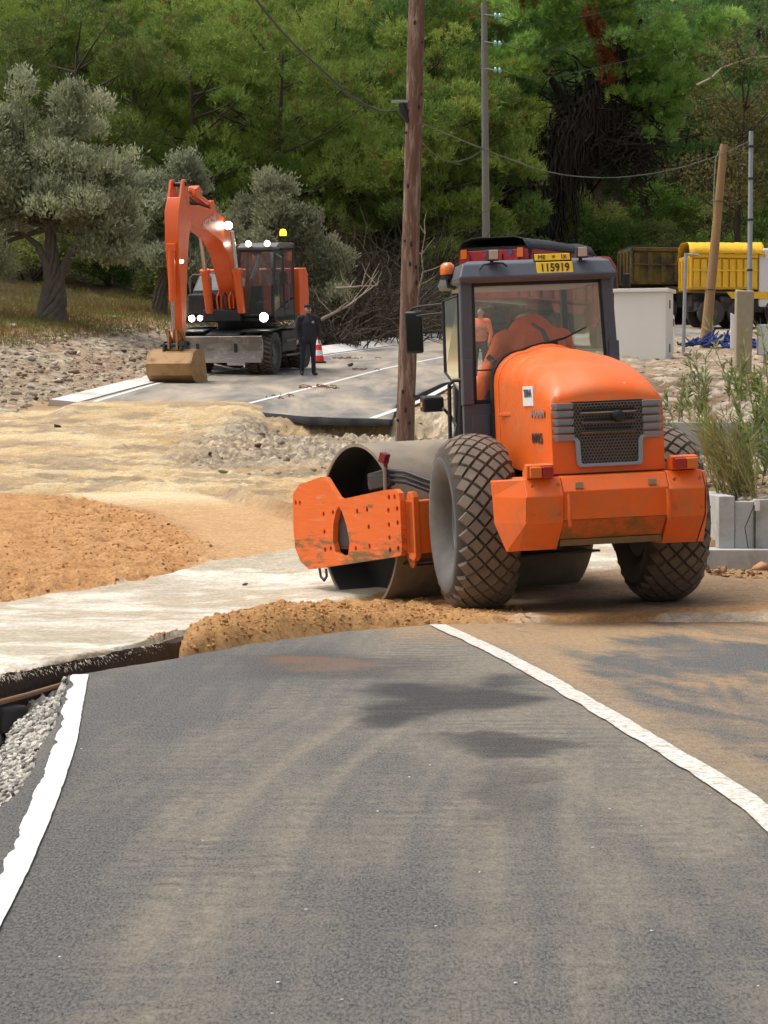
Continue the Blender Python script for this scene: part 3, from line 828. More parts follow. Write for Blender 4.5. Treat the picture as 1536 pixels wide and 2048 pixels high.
def hood_ring(y, w, zt, zb, r, crown=0.05, n=7):
    pts = [(-w, y, zb), (-w, y, (zb + zt - r) / 2), ]
    for k in range(n + 1):
        a = math.pi - (math.pi / 2) * k / n
        pts.append((-w + r + r * math.cos(a), y, zt - r + r * math.sin(a)))
    m_ = 5
    x0 = -w + r
    for k in range(1, m_):
        t = k / m_; x = x0 + (-2 * x0) * t
        pts.append((x, y, zt + crown * 4 * t * (1 - t)))
    for k in range(n + 1):
        a = math.pi / 2 - (math.pi / 2) * k / n
        pts.append((w - r + r * math.cos(a), y, zt - r + r * math.sin(a)))
    pts += [(w, y, (zb + zt - r) / 2), (w, y, zb)]
    return pts


mb = MB()
secs = [(0.42, 0.455, 2.235, 1.25, 0.27), (0.30, 0.470, 2.235, 1.25, 0.27), (0.0, 0.485, 2.205, 1.24, 0.26), (-0.3, 0.497, 2.175, 1.22, 0.25), (-0.6, 0.504, 2.110, 1.21, 0.24),
        (-0.82, 0.505, 2.025, 1.205, 0.22), (-0.96, 0.500, 1.935, 1.205, 0.18), (-1.03, 0.494, 1.865, 1.205, 0.13), (-1.05, 0.485, 1.805, 1.21, 0.10)]
mb.loft([hood_ring(*q) for q in secs])
hood = mb.build('engine_hood', ORANGE, RO, smooth=32)
# raised lip where the hood meets the cab
mb = MB(); mb.loft([hood_ring(0.43, 0.478, 2.258, 1.25, 0.285), hood_ring(0.33, 0.486, 2.258, 1.25, 0.285), hood_ring(0.30, 0.474, 2.238, 1.25, 0.272)])
mb.build('hood_lip', ORANGE, hood, smooth=32)
mb = MB(); mb.loft([hood_ring(0.50, 0.49, 2.27, 1.25, 0.29), hood_ring(0.42, 0.49, 2.27, 1.25, 0.29)])
mb.build('rubber_seal', BLACK, hood, smooth=32)
# side crease handle recess
mb = MB(); mb.box((-0.497, 0.10, 1.70), (0.012, 0.30, 0.03), (0, 0, R(-1))); mb.build('handle', ORANGE, hood, bevel=0.006)

# grille: dark backing, honeycomb, grey surround and louvres
YG = -1.052
mb = MB(); mb.bb((-0.31, YG - 0.006, 1.47), (0.31, YG + 0.004, 1.79)); mb.bb((-0.262, YG - 0.0062, 1.285), (0.262, YG + 0.0038, 1.47))
gr = mb.build('grille', BLACK, RO)
mb = MB(); pitch = 0.0285; hh = pitch * 0.5 / math.cos(R(30))
for j in range(0, 22):
    for i in range(-12, 13):
        x = i * pitch + (pitch / 2 if j % 2 else 0); z = 1.295 + j * pitch * 0.866
        if z > 1.785 or abs(x) > (0.30 if z > 1.475 else 0.25): continue
        if abs(z - 1.715) < 0.014 and abs(x) < 0.22 or abs(z - 1.635) < 0.014 and abs(x) < 0.22 or abs(z - 1.555) < 0.012 and abs(x) < 0.20: continue
        o_ = [(x + hh * math.cos(R(60 * k + 30)), YG - 0.012, z + hh * math.sin(R(60 * k + 30))) for k in range(6)]
        i_ = [(x + 0.66 * hh * math.cos(R(60 * k + 30)), YG - 0.014, z + 0.66 * hh * math.sin(R(60 * k + 30))) for k in range(6)]
        b_ = [(p[0], YG - 0.004, p[2]) for p in i_]
        mb.add(o_ + i_ + b_, [(k, (k + 1) % 6, 6 + (k + 1) % 6, 6 + k) for k in range(6)] + [(6 + k, 6 + (k + 1) % 6, 12 + (k + 1) % 6, 12 + k) for k in range(6)])
tag(mb.build('honeycomb', MESH_BROWN, gr, recalc=False), kind='stuff')
for zb in (1.69, 1.61, 1.53):
    mb = MB(); mb.prism([(YG - 0.016, zb - 0.010), (YG - 0.032, zb + 0.004), (YG - 0.016, zb + 0.014)], 'x', -0.235, 0.235); mb.build('grille_bar', MESH_BROWN, gr)
mb = MB(); mb.lathe([(0.001, -0.10), (0.030, -0.10), (0.043, -0.095), (0.045, -0.08), (0.045, 0.0)], (0.07, YG, 1.665), 'y', 24); mb.build('exhaust_pipe', BLACK, RO, smooth=40)
# grey surround of the lower grille
mb = MB()
outer = [(-0.330, 1.495), (-0.300, 1.478), (-0.290, 1.46), (-0.283, 1.285), (-0.262, 1.262), (0.262, 1.262), (0.283, 1.285), (0.290, 1.46), (0.300, 1.478), (0.330, 1.495)]
inner = [(-0.300, 1.505), (-0.268, 1.490), (-0.254, 1.465), (-0.248, 1.300), (-0.236, 1.288), (0.236, 1.288), (0.248, 1.300), (0.254, 1.465), (0.268, 1.490), (0.300, 1.505)]
fr_ = [[(a, YG - 0.001, c_) for a, c_ in outer], [(a, YG - 0.026, c_) for a, c_ in outer], [(a, YG - 0.026, c_) for a, c_ in inner], [(a, YG - 0.001, c_) for a, c_ in inner]]
mb.loft(fr_, closed=False, caps=False); mb.build('grille_frame', LOUVRE_GREY, gr)
for sx in (-1, 1):
    for k in range(5):
        z0 = 1.475 + k * 0.064
        xo, xi = 0.476, 0.300
        mb = MB()
        # wedge louvre wrapping the corner of the hood
        top = [(sx * xi, YG - 0.034, z0 + 0.050), (sx * (xo - 0.03), YG - 0.036, z0 + 0.050), (sx * (xo + 0.008), YG + 0.00, z0 + 0.050), (sx * (xo + 0.010), YG + 0.09, z0 + 0.050), (sx * (xo - 0.02), YG + 0.09, z0 + 0.05), (sx * xi, YG + 0.0, z0 + 0.05)]
        bot = [(sx * xi, YG - 0.010, z0), (sx * (xo - 0.04), YG - 0.012, z0), (sx * (xo - 0.004), YG + 0.012, z0), (sx * (xo + 0.0), YG + 0.09, z0), (sx * (xo - 0.02), YG + 0.09, z0), (sx * xi, YG + 0.0, z0)]
        mb.loft([bot, top]); mb.build('louvre', LOUVRE_GREY, gr, bevel=0.004)
for sx in (-1, 1):
    for zz_ in (1.135, 0.90):
        for xx_ in (0.50, 0.72):
            mb = MB(); mb.cyl((sx * xx_, -1.19 - 0.014 * (zz_ < 1), zz_), (sx * xx_, -1.205, zz_), 0.016, n=6); mb.build('bolt', ORANGE_DIRTY, RO)
mb = MB(); mb.bb((-0.49, -1.058, 1.204), (0.49, -1.0, 1.212)); mb.build('hood_gap', BLACK, hood)
# writing on the hood
DARKTXT = mat('dark_lettering', (0.03, 0.03, 0.03), 0.6)
GREYTXT = mat('grey_lettering', (0.33, 0.20, 0.15), 0.6)
PALETXT = mat('pale_lettering', (0.80, 0.30, 0.18), 0.4)
lr = (R(90), 0, R(-90))
text_part('HAMM', 0.085, GREYTXT, RO, (-0.5115, -0.79, 1.700), lr, 'lettering', sx=1.35, bold=0.003)
text_part('0105', 0.115, DARKTXT, RO, (-0.5115, -0.755, 1.498), lr, 'lettering', sx=1.15, bold=0.002)
text_part('HAMM', 0.055, PALETXT, RO, (0.02, -1.012, 1.915), (R(48), 0, 0), 'lettering', sx=2.0, bold=0.002)
mb = MB(); mb.bb((-0.5125, -0.695, 1.770), (-0.492, -0.43, 1.935)); st = mb.build('sticker', WHITE_P, RO)
text_part('TERNA', 0.088, mat('blue_grey_lettering', (0.045, 0.05, 0.08), 0.6), st, (-0.5145, -0.563, 1.872), lr, 'lettering', sx=0.70, bold=0.003)

# ---- rear counterweight bumper
def bprof(y0, ztop): return [(y0 + 0.16, ztop), (y0 + 0.07, ztop - 0.005), (y0, ztop - 0.15), (y0 + 0.03, 0.83), (y0 + 0.22, 0.60), (y0 + 0.36, 0.60), (y0 + 0.36, ztop)]
mb = MB()
mb.prism([(-1.05, 1.20), (-1.135, 1.192), (-1.190, 1.075), (-1.165, 0.845), (-0.90, 0.845), (-0.90, 1.20)], 'x', -0.452, 0.452)
bp = mb.build('rear_bumper', ORANGE, RO, bevel=0.006)
for x0, x1, zt_ in ((-0.775, -0.455, 1.195), (0.455, 0.765, 1.205)):
    mb = MB(); mb.prism(bprof(-1.20, zt_), 'x', x0, x1); mb.build('bumper_end', ORANGE, bp, bevel=0.008)
mb = MB(); mb.prism([(-1.145, 0.842), (-1.02, 0.68), (-0.80, 0.68), (-0.80, 0.842)], 'x', -0.447, 0.447); mb.build('lower_plate', ORANGE_DIRTY, bp, bevel=0.005)
mb = MB(); mb.prism([(-1.03, 0.677), (-1.02, 0.625), (-0.78, 0.625), (-0.78, 0.677)], 'x', -0.44, 0.44); mb.build('bottom_beam', mat('mud_caked_beam', (0.20, 0.125, 0.055), 0.9, 0, 0.3, 8), bp)
for sx in (-1, 1):     # angled wings in front of the tyres
    mb = MB()
    A = [(sx * 0.776, -1.20 + 0.16, 1.19), (sx * 0.776, -1.13, 1.185), (sx * 0.776, -1.20, 1.04), (sx * 0.776, -1.17, 0.83), (sx * 0.776, -0.98, 0.60), (sx * 0.776, -0.86, 0.60)]
    B_ = [(sx * 0.945, -0.78, 1.175), (sx * 0.95, -0.81, 1.17), (sx * 0.945, -0.815, 1.04), (sx * 0.935, -0.83, 0.83), (sx * 0.865, -0.90, 0.59), (sx * 0.855, -0.86, 0.59)]
    mb.loft([A, B_]); mb.build('bumper_wing', ORANGE, bp, bevel=0.006)
    mb = MB(); x = sx * 0.425
    mb.tube([(x, -1.235, 1.06), (x, -1.24, 0.93), (x, -1.235, 0.86), (x + 0.008, -1.21, 0.80)], [0.016, 0.017, 0.019, 0.014], 8)
    mb.build('tow_pin', ORANGE, bp, smooth=50)
    mb = MB(); mb.bb((x - 0.035 - 0.11 * sx, -1.188, 1.10), (x + 0.035 - 0.11 * sx, -1.178, 1.145)); mb.build('warning_label', mat('faded_label', (0.36, 0.27, 0.14), 0.7, 0, 0.5, 40), bp)
    # tail lamps: orange hood, amber + red lens
    c = (-0.630, -1.13, 1.245) if sx < 0 else (0.615, -1.13, 1.262)
    mb = MB(); mb.prism([(c[1] + 0.10, c[2] - 0.056), (c[1] - 0.012, c[2] - 0.056), (c[1] - 0.030, c[2] + 0.052), (c[1] + 0.03, c[2] + 0.062), (c[1] + 0.10, c[2] + 0.0)], 'x', c[0] - 0.115, c[0] + 0.115)
    tl = mb.build('tail_lamp', ORANGE, RO, bevel=0.008)
    for q, (dx, mm) in enumerate(((-0.05, AMBER_LENS if sx < 0 else RED_LENS), (0.05, RED_LENS if sx < 0 else AMBER_LENS))):
        mb = MB(); mb.box((c[0] + dx, c[1] - 0.040, c[2] - 0.002), (0.095, 0.05, 0.085), (R(9), 0, 0)); mb.build('lens', mm, tl, bevel=0.006)

# ---- cab
CB = lambda: MB()
mb = MB()
# rear lower panel, side sills and floor
mb.prism([(-0.735, 1.42), (0.72, 1.42), (0.715, 1.80), (-0.73, 1.80)], 'y', 0.52, 0.57)
mb.prism([(-0.735, 1.15), (0.72, 1.15), (0.60, 1.30), (0.60, 1.42), (-0.62, 1.42)], 'y', 0.57, 1.45)
mb.prism([(0.52, 1.25), (1.52, 1.25), (1.52, 1.66), (0.57, 1.78)], 'x', 0.64, 0.69)
cab = mb.build('cab', GREY_PAINT, RO, bevel=0.008)
mb = MB(); mb.bb((-0.66, 0.511, 1.45), (-0.50, 0.52, 1.70)); mb.build('rear_panel', GREY_PAINT, cab, bevel=0.006)
posts = [((-0.685, 0.545, 1.79), (-0.665, 0.545, 2.90), 0.105, 0.07), ((0.672, 0.545, 1.79), (0.625, 0.545, 2.92), 0.105, 0.07),
         ((-0.53, 1.46, 1.40), (-0.53, 1.36, 2.90), 0.06, 0.06), ((0.55, 1.46, 1.40), (0.52, 1.36, 2.90), 0.06, 0.06)]
for a, b_, wx, wy in posts:
    mb = MB()
    rg = lambda p: [(p[0] - wx / 2, p[1] - wy / 2, p[2]), (p[0] + wx / 2, p[1] - wy / 2, p[2]), (p[0] + wx / 2, p[1] + wy / 2, p[2]), (p[0] - wx / 2, p[1] + wy / 2, p[2])]
    mb.loft([rg(a), rg(b_)]); mb.build('cab_post', GREY_PAINT, cab, bevel=0.012)
# small plate on the lower half of the rear posts
for x, z0, z1 in ((-0.685, 1.80, 2.20), (0.668, 1.95, 2.32)):
    mb = MB(); mb.box((x, 0.501, (z0 + z1) / 2), (0.092, 0.012, z1 - z0)); mb.build('post_cover', GREY_PAINT, cab, bevel=0.004)
# roof: tapered pan
mb = MB()
def rr(y0, y1, x0, x1, z): return [(x0, y0, z), (x1, y0, z), (x1 - 0.10, y1, z), (x0 + 0.10, y1, z)]
mb.loft([rr(0.47, 1.48, -0.735, 0.695, 2.875), rr(0.44, 1.52, -0.745, 0.705, 2.92), rr(0.49, 1.48, -0.700, 0.655, 3.045), rr(0.58, 1.38, -0.62, 0.58, 3.075)])
roof = mb.build('cab_roof', GREY_PAINT, cab, bevel=0.014)
# head lining
mb = MB(); mb.bb((-0.56, 0.62, 2.84), (0.54, 1.34, 2.874)); mb.build('head_lining', mat('grey_lining', (0.55, 0.56, 0.55), 0.9), cab)
# windows
mb = MB(); mb.add([(-0.625, 0.530, 1.81), (0.615, 0.530, 1.81), (0.575, 0.530, 2.875), (-0.61, 0.530, 2.875)], [(0, 1, 2, 3)]); rw = mb.build('rear_window', GLASS_REAR, cab)
mb = MB()
for (x0, x1, x2, x3, z0, z1) in ((-0.632, 0.622, 0.61, -0.625, 1.80, 1.835), (-0.620, 0.585, 0.58, -0.615, 2.845, 2.88)):
    mb.add([(x0, 0.52, z0), (x1, 0.52, z0), (x2, 0.52, z1), (x3, 0.52, z1)], [(0, 1, 2, 3)])
mb.add([(-0.634, 0.52, 1.8), (-0.606, 0.52, 1.8), (-0.588, 0.52, 2.88), (-0.62, 0.52, 2.88)], [(0, 1, 2, 3)])
mb.add([(0.594, 0.52, 1.8), (0.622, 0.52, 1.8), (0.583, 0.52, 2.88), (0.55, 0.52, 2.88)], [(0, 1, 2, 3)])
ws = mb.build('window_seal', BLACK, rw)
md = ws.modifiers.new('solid', 'SOLIDIFY'); md.thickness = 0.012
mb = MB(); mb.add([(-0.50, 1.47, 1.45), (0.52, 1.47, 1.45), (0.49, 1.37, 2.86), (-0.50, 1.37, 2.86)], [(0, 1, 2, 3)]); mb.build('windscreen', GLASS, cab)
mb = MB(); mb.add([(0.675, 0.59, 1.80), (0.585, 1.43, 1.70), (0.545, 1.35, 2.87), (0.63, 0.59, 2.88)], [(0, 1, 2, 3)]); mb.build('side_window', GLASS, cab)
mb = MB(); mb.tube([(-0.60, 0.51, 2.10), (-0.30, 0.515, 2.10), (-0.12, 0.515, 2.11)], 0.007, 6); mb.build('glass_joint', BLACK, cab)
# rear wiper with motor
mb = MB(); mb.tube([(0.03, 0.50, 2.315), (0.22, 0.495, 2.36), (0.42, 0.495, 2.45)], [0.014, 0.010, 0.006], 6); mb.box((0.06, 0.49, 2.305), (0.16, 0.05, 0.055), (0, R(-6), 0)); mb.build('wiper', BLACK, rw, bevel=0.006)
# seat, steering wheel, dash visible through the glass
mb = MB(); mb.bb((-0.06, 0.64, 1.48), (0.40, 1.10, 1.68)); mb.box((0.17, 0.62, 1.80), (0.44, 0.08, 0.30), (R(-6), 0, 0)); mb.build('seat', BLACK, cab, bevel=0.05, seg=3)
mb = MB(); mb.bb((-0.40, 1.28, 1.42), (0.45, 1.43, 1.95)); mb.build('dashboard', BLACK_STEEL, cab, bevel=0.04)
mb = MB(); mb.tube([(0.05, 1.3, 1.8), (0.0, 1.14, 2.05)], 0.03, 8)
mb.tube([(0.0 + 0.19 * math.cos(a), 1.12 + 0.10 * math.sin(a), 2.06 + 0.14 * math.sin(a)) for a in np.linspace(0, 2 * math.pi, 21)], 0.014, 6); mb.build('steering_wheel', BLACK, cab)
# grab rail on the far side, step
mb = MB(); mb.tube([(0.735, 0.60, 2.02), (0.80, 0.60, 2.03), (0.815, 0.60, 1.99), (0.815, 0.60, 1.70), (0.80, 0.60, 1.66), (0.735, 0.60, 1.65)], 0.016, 8); mb.build('grab_rail', BLACK, cab, smooth=60)
mb = MB(); mb.tube([(-0.70, 0.56, 2.02), (-0.79, 0.60, 2.02), (-0.82, 0.64, 1.98), (-0.82, 0.70, 1.20), (-0.80, 0.70, 1.12)], 0.018, 8); mb.build('grab_rail', BLACK, cab, smooth=60)
# open left door: frame and green glass
mb = MB()
D0 = [(-0.700, 0.66, 2.78), (-0.795, 0.82, 2.74), (-0.80, 0.82, 2.10), (-0.715, 0.66, 1.92)]
mb.add(D0, [(0, 1, 2, 3)]); dr = mb.build('cab_door', GLASS_GREEN, cab)
mb = MB(); mb.tube(D0 + [D0[0]], 0.014, 6); mb.build('door_frame', BLACK, dr)
mb = MB(); mb.tube([(-0.70, 0.66, 1.92), (-0.715, 0.68, 1.60), (-0.71, 0.70, 1.30)], 0.030, 8); mb.build('door_post', BLACK, dr)
# mirror on a long arm
mb = MB(); mb.tube([(-0.64, 1.30, 2.745), (-0.80, 1.48, 2.74), (-0.875, 1.58, 2.73), (-0.90, 1.60, 2.70)], 0.012, 8); mb.tube([(-0.64, 1.30, 2.66), (-0.80, 1.48, 2.655), (-0.88, 1.58, 2.65)], 0.012, 8)
mir = mb.build('side_mirror', BLACK, RO, smooth=60)
mb = MB(); mb.box((-0.872, 1.58, 2.50), (0.165, 0.06, 0.40), (0, 0, R(-18))); mb.build('mirror_housing', BLACK, mir, bevel=0.025, seg=3)
mb = MB(); mb.box((-0.884, 1.546, 2.50), (0.135, 0.004, 0.35), (0, 0, R(-18))); mb.build('mirror_glass', mat('mirror_glass', (0.35, 0.36, 0.36), 0.05, 1.0, 0.02), mir)
# work lamp on a bent arm
mb = MB(); mb.tube([(-0.70, 1.30, 1.77), (-0.66, 1.35, 1.74), (-0.60, 1.38, 1.68), (-0.58, 1.3, 1.60)], 0.014, 8); wl = mb.build('work_lamp', BLACK, RO)
mb = MB(); mb.prism([(1.33, 1.74), (1.46, 1.75), (1.46, 1.90), (1.33, 1.88)], 'x', -0.88, -0.68); mb.build('lamp_housing', BLACK, wl, bevel=0.02)
mb = MB(); mb.bb((-0.884, 1.36, 1.79), (-0.881, 1.41, 1.84)); mb.build('reflector', AMBER_LENS, wl)
mb = MB(); mb.box((-0.655, 0.95, 1.55), (0.10, 0.05, 0.09), (0, R(12), 0)); mb.tube([(-0.655, 0.95, 1.6), (-0.65, 0.9, 1.95)], 0.008, 6); mb.build('step_lamp', GREY_PAINT, RO, bevel=0.01)
# roof lamps, beacon, number plate
for x in (-0.425, 0.39):
    mb = MB(); mb.box((x, 0.475, 3.115), (0.105, 0.06, 0.10), (R(6), 0, 0)); mb.tube([(x, 0.50, 3.07), (x, 0.52, 3.02)], 0.018, 8); rl = mb.build('roof_lamp', BLACK_STEEL, roof, bevel=0.014)
    mb = MB(); mb.box((x, 0.445, 3.118), (0.086, 0.008, 0.082), (R(6), 0, 0)); mb.build('lens', LAMP_CLEAR, rl, bevel=0.006)
    if x < 0:
        mb = MB(); mb.tube([(x - 0.13, 0.455, 2.99), (x - 0.10, 0.44, 3.03), (x, 0.45, 3.045), (x + 0.08, 0.44, 3.04), (x + 0.12, 0.45, 3.01)], 0.009, 6); mb.build('cable', BLACK, rl)
mb = MB(); mb.tube([(-0.66, 0.86, 2.86), (-0.72, 0.88, 2.88), (-0.725, 0.88, 2.95)], 0.02, 8); mb.cyl((-0.725, 0.88, 2.94), (-0.725, 0.88, 2.985), 0.062, n=16); be = mb.build('beacon', BLACK, RO, smooth=40)
mb = MB(); mb.lathe([(0.066, 0), (0.068, 0.05), (0.060, 0.085), (0.035, 0.108), (0.001, 0.112)], (-0.725, 0.88, 2.985), 'z', 20); mb.build('dome', AMBER_LENS, be, smooth=50)
mb = MB(); mb.box((0.135, 0.462, 2.985), (0.335, 0.008, 0.112), (R(-12), 0, 0)); mb.box((0.125, 0.488, 3.083), (0.325, 0.008, 0.062), (R(-12), 0, 0)); npl = mb.build('number_plate', YELLOW_PLATE, RO, bevel=0.012)
text_part('115919', 0.105, DARKTXT, npl, (0.135, 0.4565, 2.985), (R(78), 0, 0), 'lettering', sx=0.86, bold=0.002)
text_part('ME', 0.056, DARKTXT, npl, (0.025, 0.482, 3.083), (R(78), 0, 0), 'lettering', sx=1.0)
text_part('*', 0.075, DARKTXT, npl, (0.135, 0.482, 3.072), (R(78), 0, 0), 'lettering', sx=1.0)
text_part('IX', 0.056, DARKTXT, npl, (0.23, 0.482, 3.083), (R(78), 0, 0), 'lettering', sx=1.0)
mb = MB(); mb.box((0.13, 0.492, 3.030), (0.350, 0.006, 0.170), (R(-12), 0, 0)); mb.build('plate_holder', BLACK, npl, bevel=0.01)

def stretch(o):
    if o.type == 'MESH':
        if o.location.length > 0:
            if o.location.y < 0: o.location.x *= 0.965
            o.location.y *= 1.38
            if abs(o.rotation_euler.z) > 1: o.scale.x *= 1.38
        else:
            for v in o.data.vertices:
                if v.co.y < 0: v.co.x *= 0.965
                v.co.y *= 1.38
    for c_ in o.children: stretch(c_)
for o in list(RO.children):
    if o.name.split('.')[0] not in ('wheel', 'rear_axle'): stretch(o)

# ---- front unit, steered to the left
FM = Matrix.Translation((0, 0.946, 0)) @ Matrix.Rotation(R(18), 4, 'Z') @ Matrix.Translation((0, 1.567, -0.075))
DRr, DW = 0.795, 1.07
mb = MB(FM)
mb.lathe([(0.765, -DW), (DRr, -DW), (DRr, DW), (0.765, DW), (0.765, DW - 0.42), (0.765, -DW + 0.42), (0.765, -DW)], (0, 0, 0.755), 'x', 96)
drum = mb.build('drum', STEEL_DRUM, RO, smooth=40)
mb = MB(FM)
for s in (-1, 1):
    mb.lathe([(0.7645, s * (DW - 0.012)), (0.7645, s * (DW - 0.40)), (0.30, s * (DW - 0.40)), (0.28, s * (DW - 0.22)), (0.16, s * (DW - 0.2)), (0.16, s * (DW + 0.02)), (0.001, s * (DW + 0.02))], (0, 0, 0.755), 'x', 64)
mb.build('drum_end', DRUM_DARK, drum, smooth=40)
FM = FM @ Matrix.Translation((0, 0, 0.085))
# side plates of the drum frame
PL = [(-1.125, 0.50), (-1.105, 0.46), (-1.0, 0.44), (0.56, 0.275), (0.80, 0.255), (0.98, 0.33), (1.08, 0.46), (1.10, 0.62), (1.075, 0.98), (0.93, 1.075), (0.45, 1.155), (0.36, 1.15), (0.12, 0.965), (0.05, 0.945), (-0.85, 1.045), (-1.03, 1.055), (-1.11, 1.02), (-1.13, 0.95)]
HOLE = [(-0.06, 0.43), (0.08, 0.40), (0.20, 0.44), (0.25, 0.56), (0.22, 0.72), (0.15, 0.84), (0.09, 0.88), (0.03, 0.83), (-0.05, 0.70), (-0.10, 0.54)]
def plate_with_hole(mb, poly, hole, x0, x1, bolts):
    b = bmesh.new()
    def loop(pts):
        vs = [b.verts.new((0, p[0], p[1])) for p in pts]
        return [b.edges.new((vs[i], vs[(i + 1) % len(vs)])) for i in range(len(vs))]
    es = loop(poly) + loop(hole)
    for by, bz in bolts:
        es += loop([(by + 0.026 * math.cos(t), bz + 0.026 * math.sin(t)) for t in np.linspace(0, 2 * math.pi, 7)[:-1]])
    bmesh.ops.triangle_fill(b, use_beauty=True, edges=es)
    b.verts.index_update()
    V = [v.co.copy() for v in b.verts]; Ft = [tuple(v.index for v in f.verts) for f in b.faces]
    n = len(V)
    be_ = [tuple(v.index for v in e.verts) for e in b.edges if len(e.link_faces) == 1]
    vs = [(x0, v.y, v.z) for v in V] + [(x1, v.y, v.z) for v in V]
    fs = [tuple(reversed(f)) for f in Ft] + [tuple(i + n for i in f) for f in Ft] + [(a, c_, c_ + n, a + n) for a, c_ in be_]
    mb.add(vs, fs); b.free()
BOLTS = [(-0.92, 0.98), (-1.03, 0.985), (-0.90, 0.86), (-1.07, 0.88), (-0.90, 0.73), (-1.07, 0.75), (-0.90, 0.61), (-1.06, 0.52), (-0.90, 0.50), (-0.48, 0.86), (-0.28, 0.84), (-0.50, 0.70), (-0.50, 0.52), (-0.22, 0.49), (0.22, 0.82), (0.42, 0.80), (0.42, 0.63), (0.42, 0.46), (0.30, 0.475), (0.93, 0.90), (1.02, 0.90)]
for s in (-1, 1):
    mb = MB(FM); plate_with_hole(mb, PL, HOLE, s * 1.165, s * 1.22, BOLTS)
    sp_ = mb.build('side_plate', [PLATE_OR], drum)
    mb = MB(FM); mb.bb((s * 1.10, -0.3, 0.5), (s * 1.164, 0.45, 0.85)); mb.build('bearing_block', DRUM_DARK, sp_)
    mb = MB(FM); mb.bb((s * 1.14, -1.10, 0.47), (s * 1.160, 1.06, 0.93)); mb.build('backing_plate', mat('dark_red_backing', (0.10, 0.012, 0.004), 0.7) if s < 0 else bpy.data.materials['dark_red_backing'], sp_)
# rear crossbeam, with end flange
mb = MB(FM); mb.bb((-1.16, -1.26, 0.47), (1.16, -0.985, 0.945)); cb = mb.build('cross_beam', ORANGE, RO, bevel=0.01)
for s in (-1, 1):
    mb = MB(FM); mb.prism([(-1.27, 0.44), (-1.22, 0.40), (-1.14, 0.43), (-1.14, 0.99), (-1.17, 1.03), (-1.24, 1.03), (-1.27, 0.98)], 'x', s * 1.10, s * 1.16); mb.build('flange', ORANGE, cb, bevel=0.008)
    mb = MB(FM); mb.prism([(-1.2, 0.46), (-1.0, 0.46), (-1.08, 0.34), (-1.14, 0.34)], 'x', s * 1.09, s * 1.11); mb.build('scraper_bracket', ORANGE_DIRTY, cb)
mb = MB(FM); mb.bb((-1.16, 0.95, 0.55), (1.16, 1.12, 0.95)); mb.build('cross_beam', ORANGE, RO, bevel=0.01)
mb = MB(FM); mb.bb((-1.0, -0.97, 0.34), (1.0, -0.72, 0.36)); mb.build('scraper', BLACK_STEEL, cb)
# articulation joint
mb = MB(); mb.cyl((0, 0.946, 0.45), (0, 0.946, 1.10), 0.13, n=20); mb.bb((-0.2, 0.5, 0.55), (0.2, 0.94, 0.95)); mb.build('steering_joint', BLACK_STEEL, RO)
mb = MB(FM); mb.bb((-0.22, -1.60, 0.55), (0.22, -1.20, 0.90)); mb.build('joint_fork', BLACK_STEEL, RO)
# hydraulic hoses and clamp block on the left plate
mb = MB(FM); mb.box((-1.13, -0.62, 1.13), (0.07, 0.44, 0.15), (R(-7), 0, 0)); hb = mb.build('hose_block', BLACK_STEEL, RO, bevel=0.02)
for k in range(3):
    mb = MB(FM); z = 1.08 + 0.045 * k; mb.tube([(-1.14, -0.40, z), (-1.15, -0.80, z + 0.05), (-1.10, -1.05, z + 0.03), (-0.95, -1.35, z - 0.08), (-0.75, -1.6, z - 0.15), (-0.4, -1.8, z - 0.15)], 0.020, 8); mb.build('hydraulic_hose', BLACK, hb, smooth=60)
mb = MB(FM); mb.cyl((-1.19, -0.80, 1.0), (-1.185, -0.80, 1.25), 0.018, n=8); mb.build('clamp_bolt', STEEL_DRUM, hb)
mb = MB(FM); mb.tube([(-1.08, -0.62, 1.20), (-1.08, -0.62, 1.30)], 0.02, 8); mb.box((-1.08, -0.60, 1.33), (0.07, 0.07, 0.09), (R(20), 0, R(20))); mb.build('valve', mat('dark_red', (0.20, 0.01, 0.015), 0.5), hb)
# lifting eye below the front corner
mb = MB(FM); mb.tube([(-1.19, 0.62, 0.27), (-1.19, 0.60, 0.19), (-1.19, 0.53, 0.155), (-1.19, 0.47, 0.20), (-1.19, 0.48, 0.27)], 0.013, 8); mb.build('lifting_eye', BLACK_STEEL, sp_)
# ------------------------------------------------------------------ walls of the pit beside the near road
WET_DARK = mat('dark_liner', (0.012, 0.011, 0.012), 0.7, 0, 0.4, 9, bmp=0.5, bscale=12, bdist=0.03)
edge_pts = [(-4.6, 14.35), (-3.6, 14.85), (-2.9, 15.2), (-2.415, 15.42), (-2.2, 15.95), (-2.0, 16.45), (-1.8, 17.1), (-1.62, 17.7), (-1.5, 18.4)]
def along(pts, step):
    out = []
    for (x0, y0), (x1, y1) in zip(pts, pts[1:]):
        n = max(1, int(math.hypot(x1 - x0, y1 - y0) / step))
        for k in range(n): out.append((x0 + (x1 - x0) * k / n, y0 + (y1 - y0) * k / n))
    return out + [pts[-1]]
ep = along(edge_pts, 0.06)
mb = MB(); rg = []
for k, (x, y) in enumerate(ep):
    j = 0.03 * float(fbm(np.array(k * 0.35), np.array(1.0), 91)); w = 0.03 * float(fbm(np.array(k * 0.8), np.array(3.0), 92))
    rg.append([(x + 0.04, y + 0.12, -1.3), (x + 0.02, y + 0.06 + w, -0.30), (x + 0.02 - w, y - 0.02 - 2 * w, -0.03 + j), (x + 0.02, y + 0.04, 0.035 + j), (x + 0.1, y + 0.25, 0.02), (x + 0.1, y + 0.3, -1.3)])
mb.loft(rg); pw = mb.build('pit_wall', [mat('brown_pit_soil', (0.05, 0.032, 0.021), 0.95, 0, 0.35, 9, bmp=0.6, bscale=14, bdist=0.03)], smooth=50)
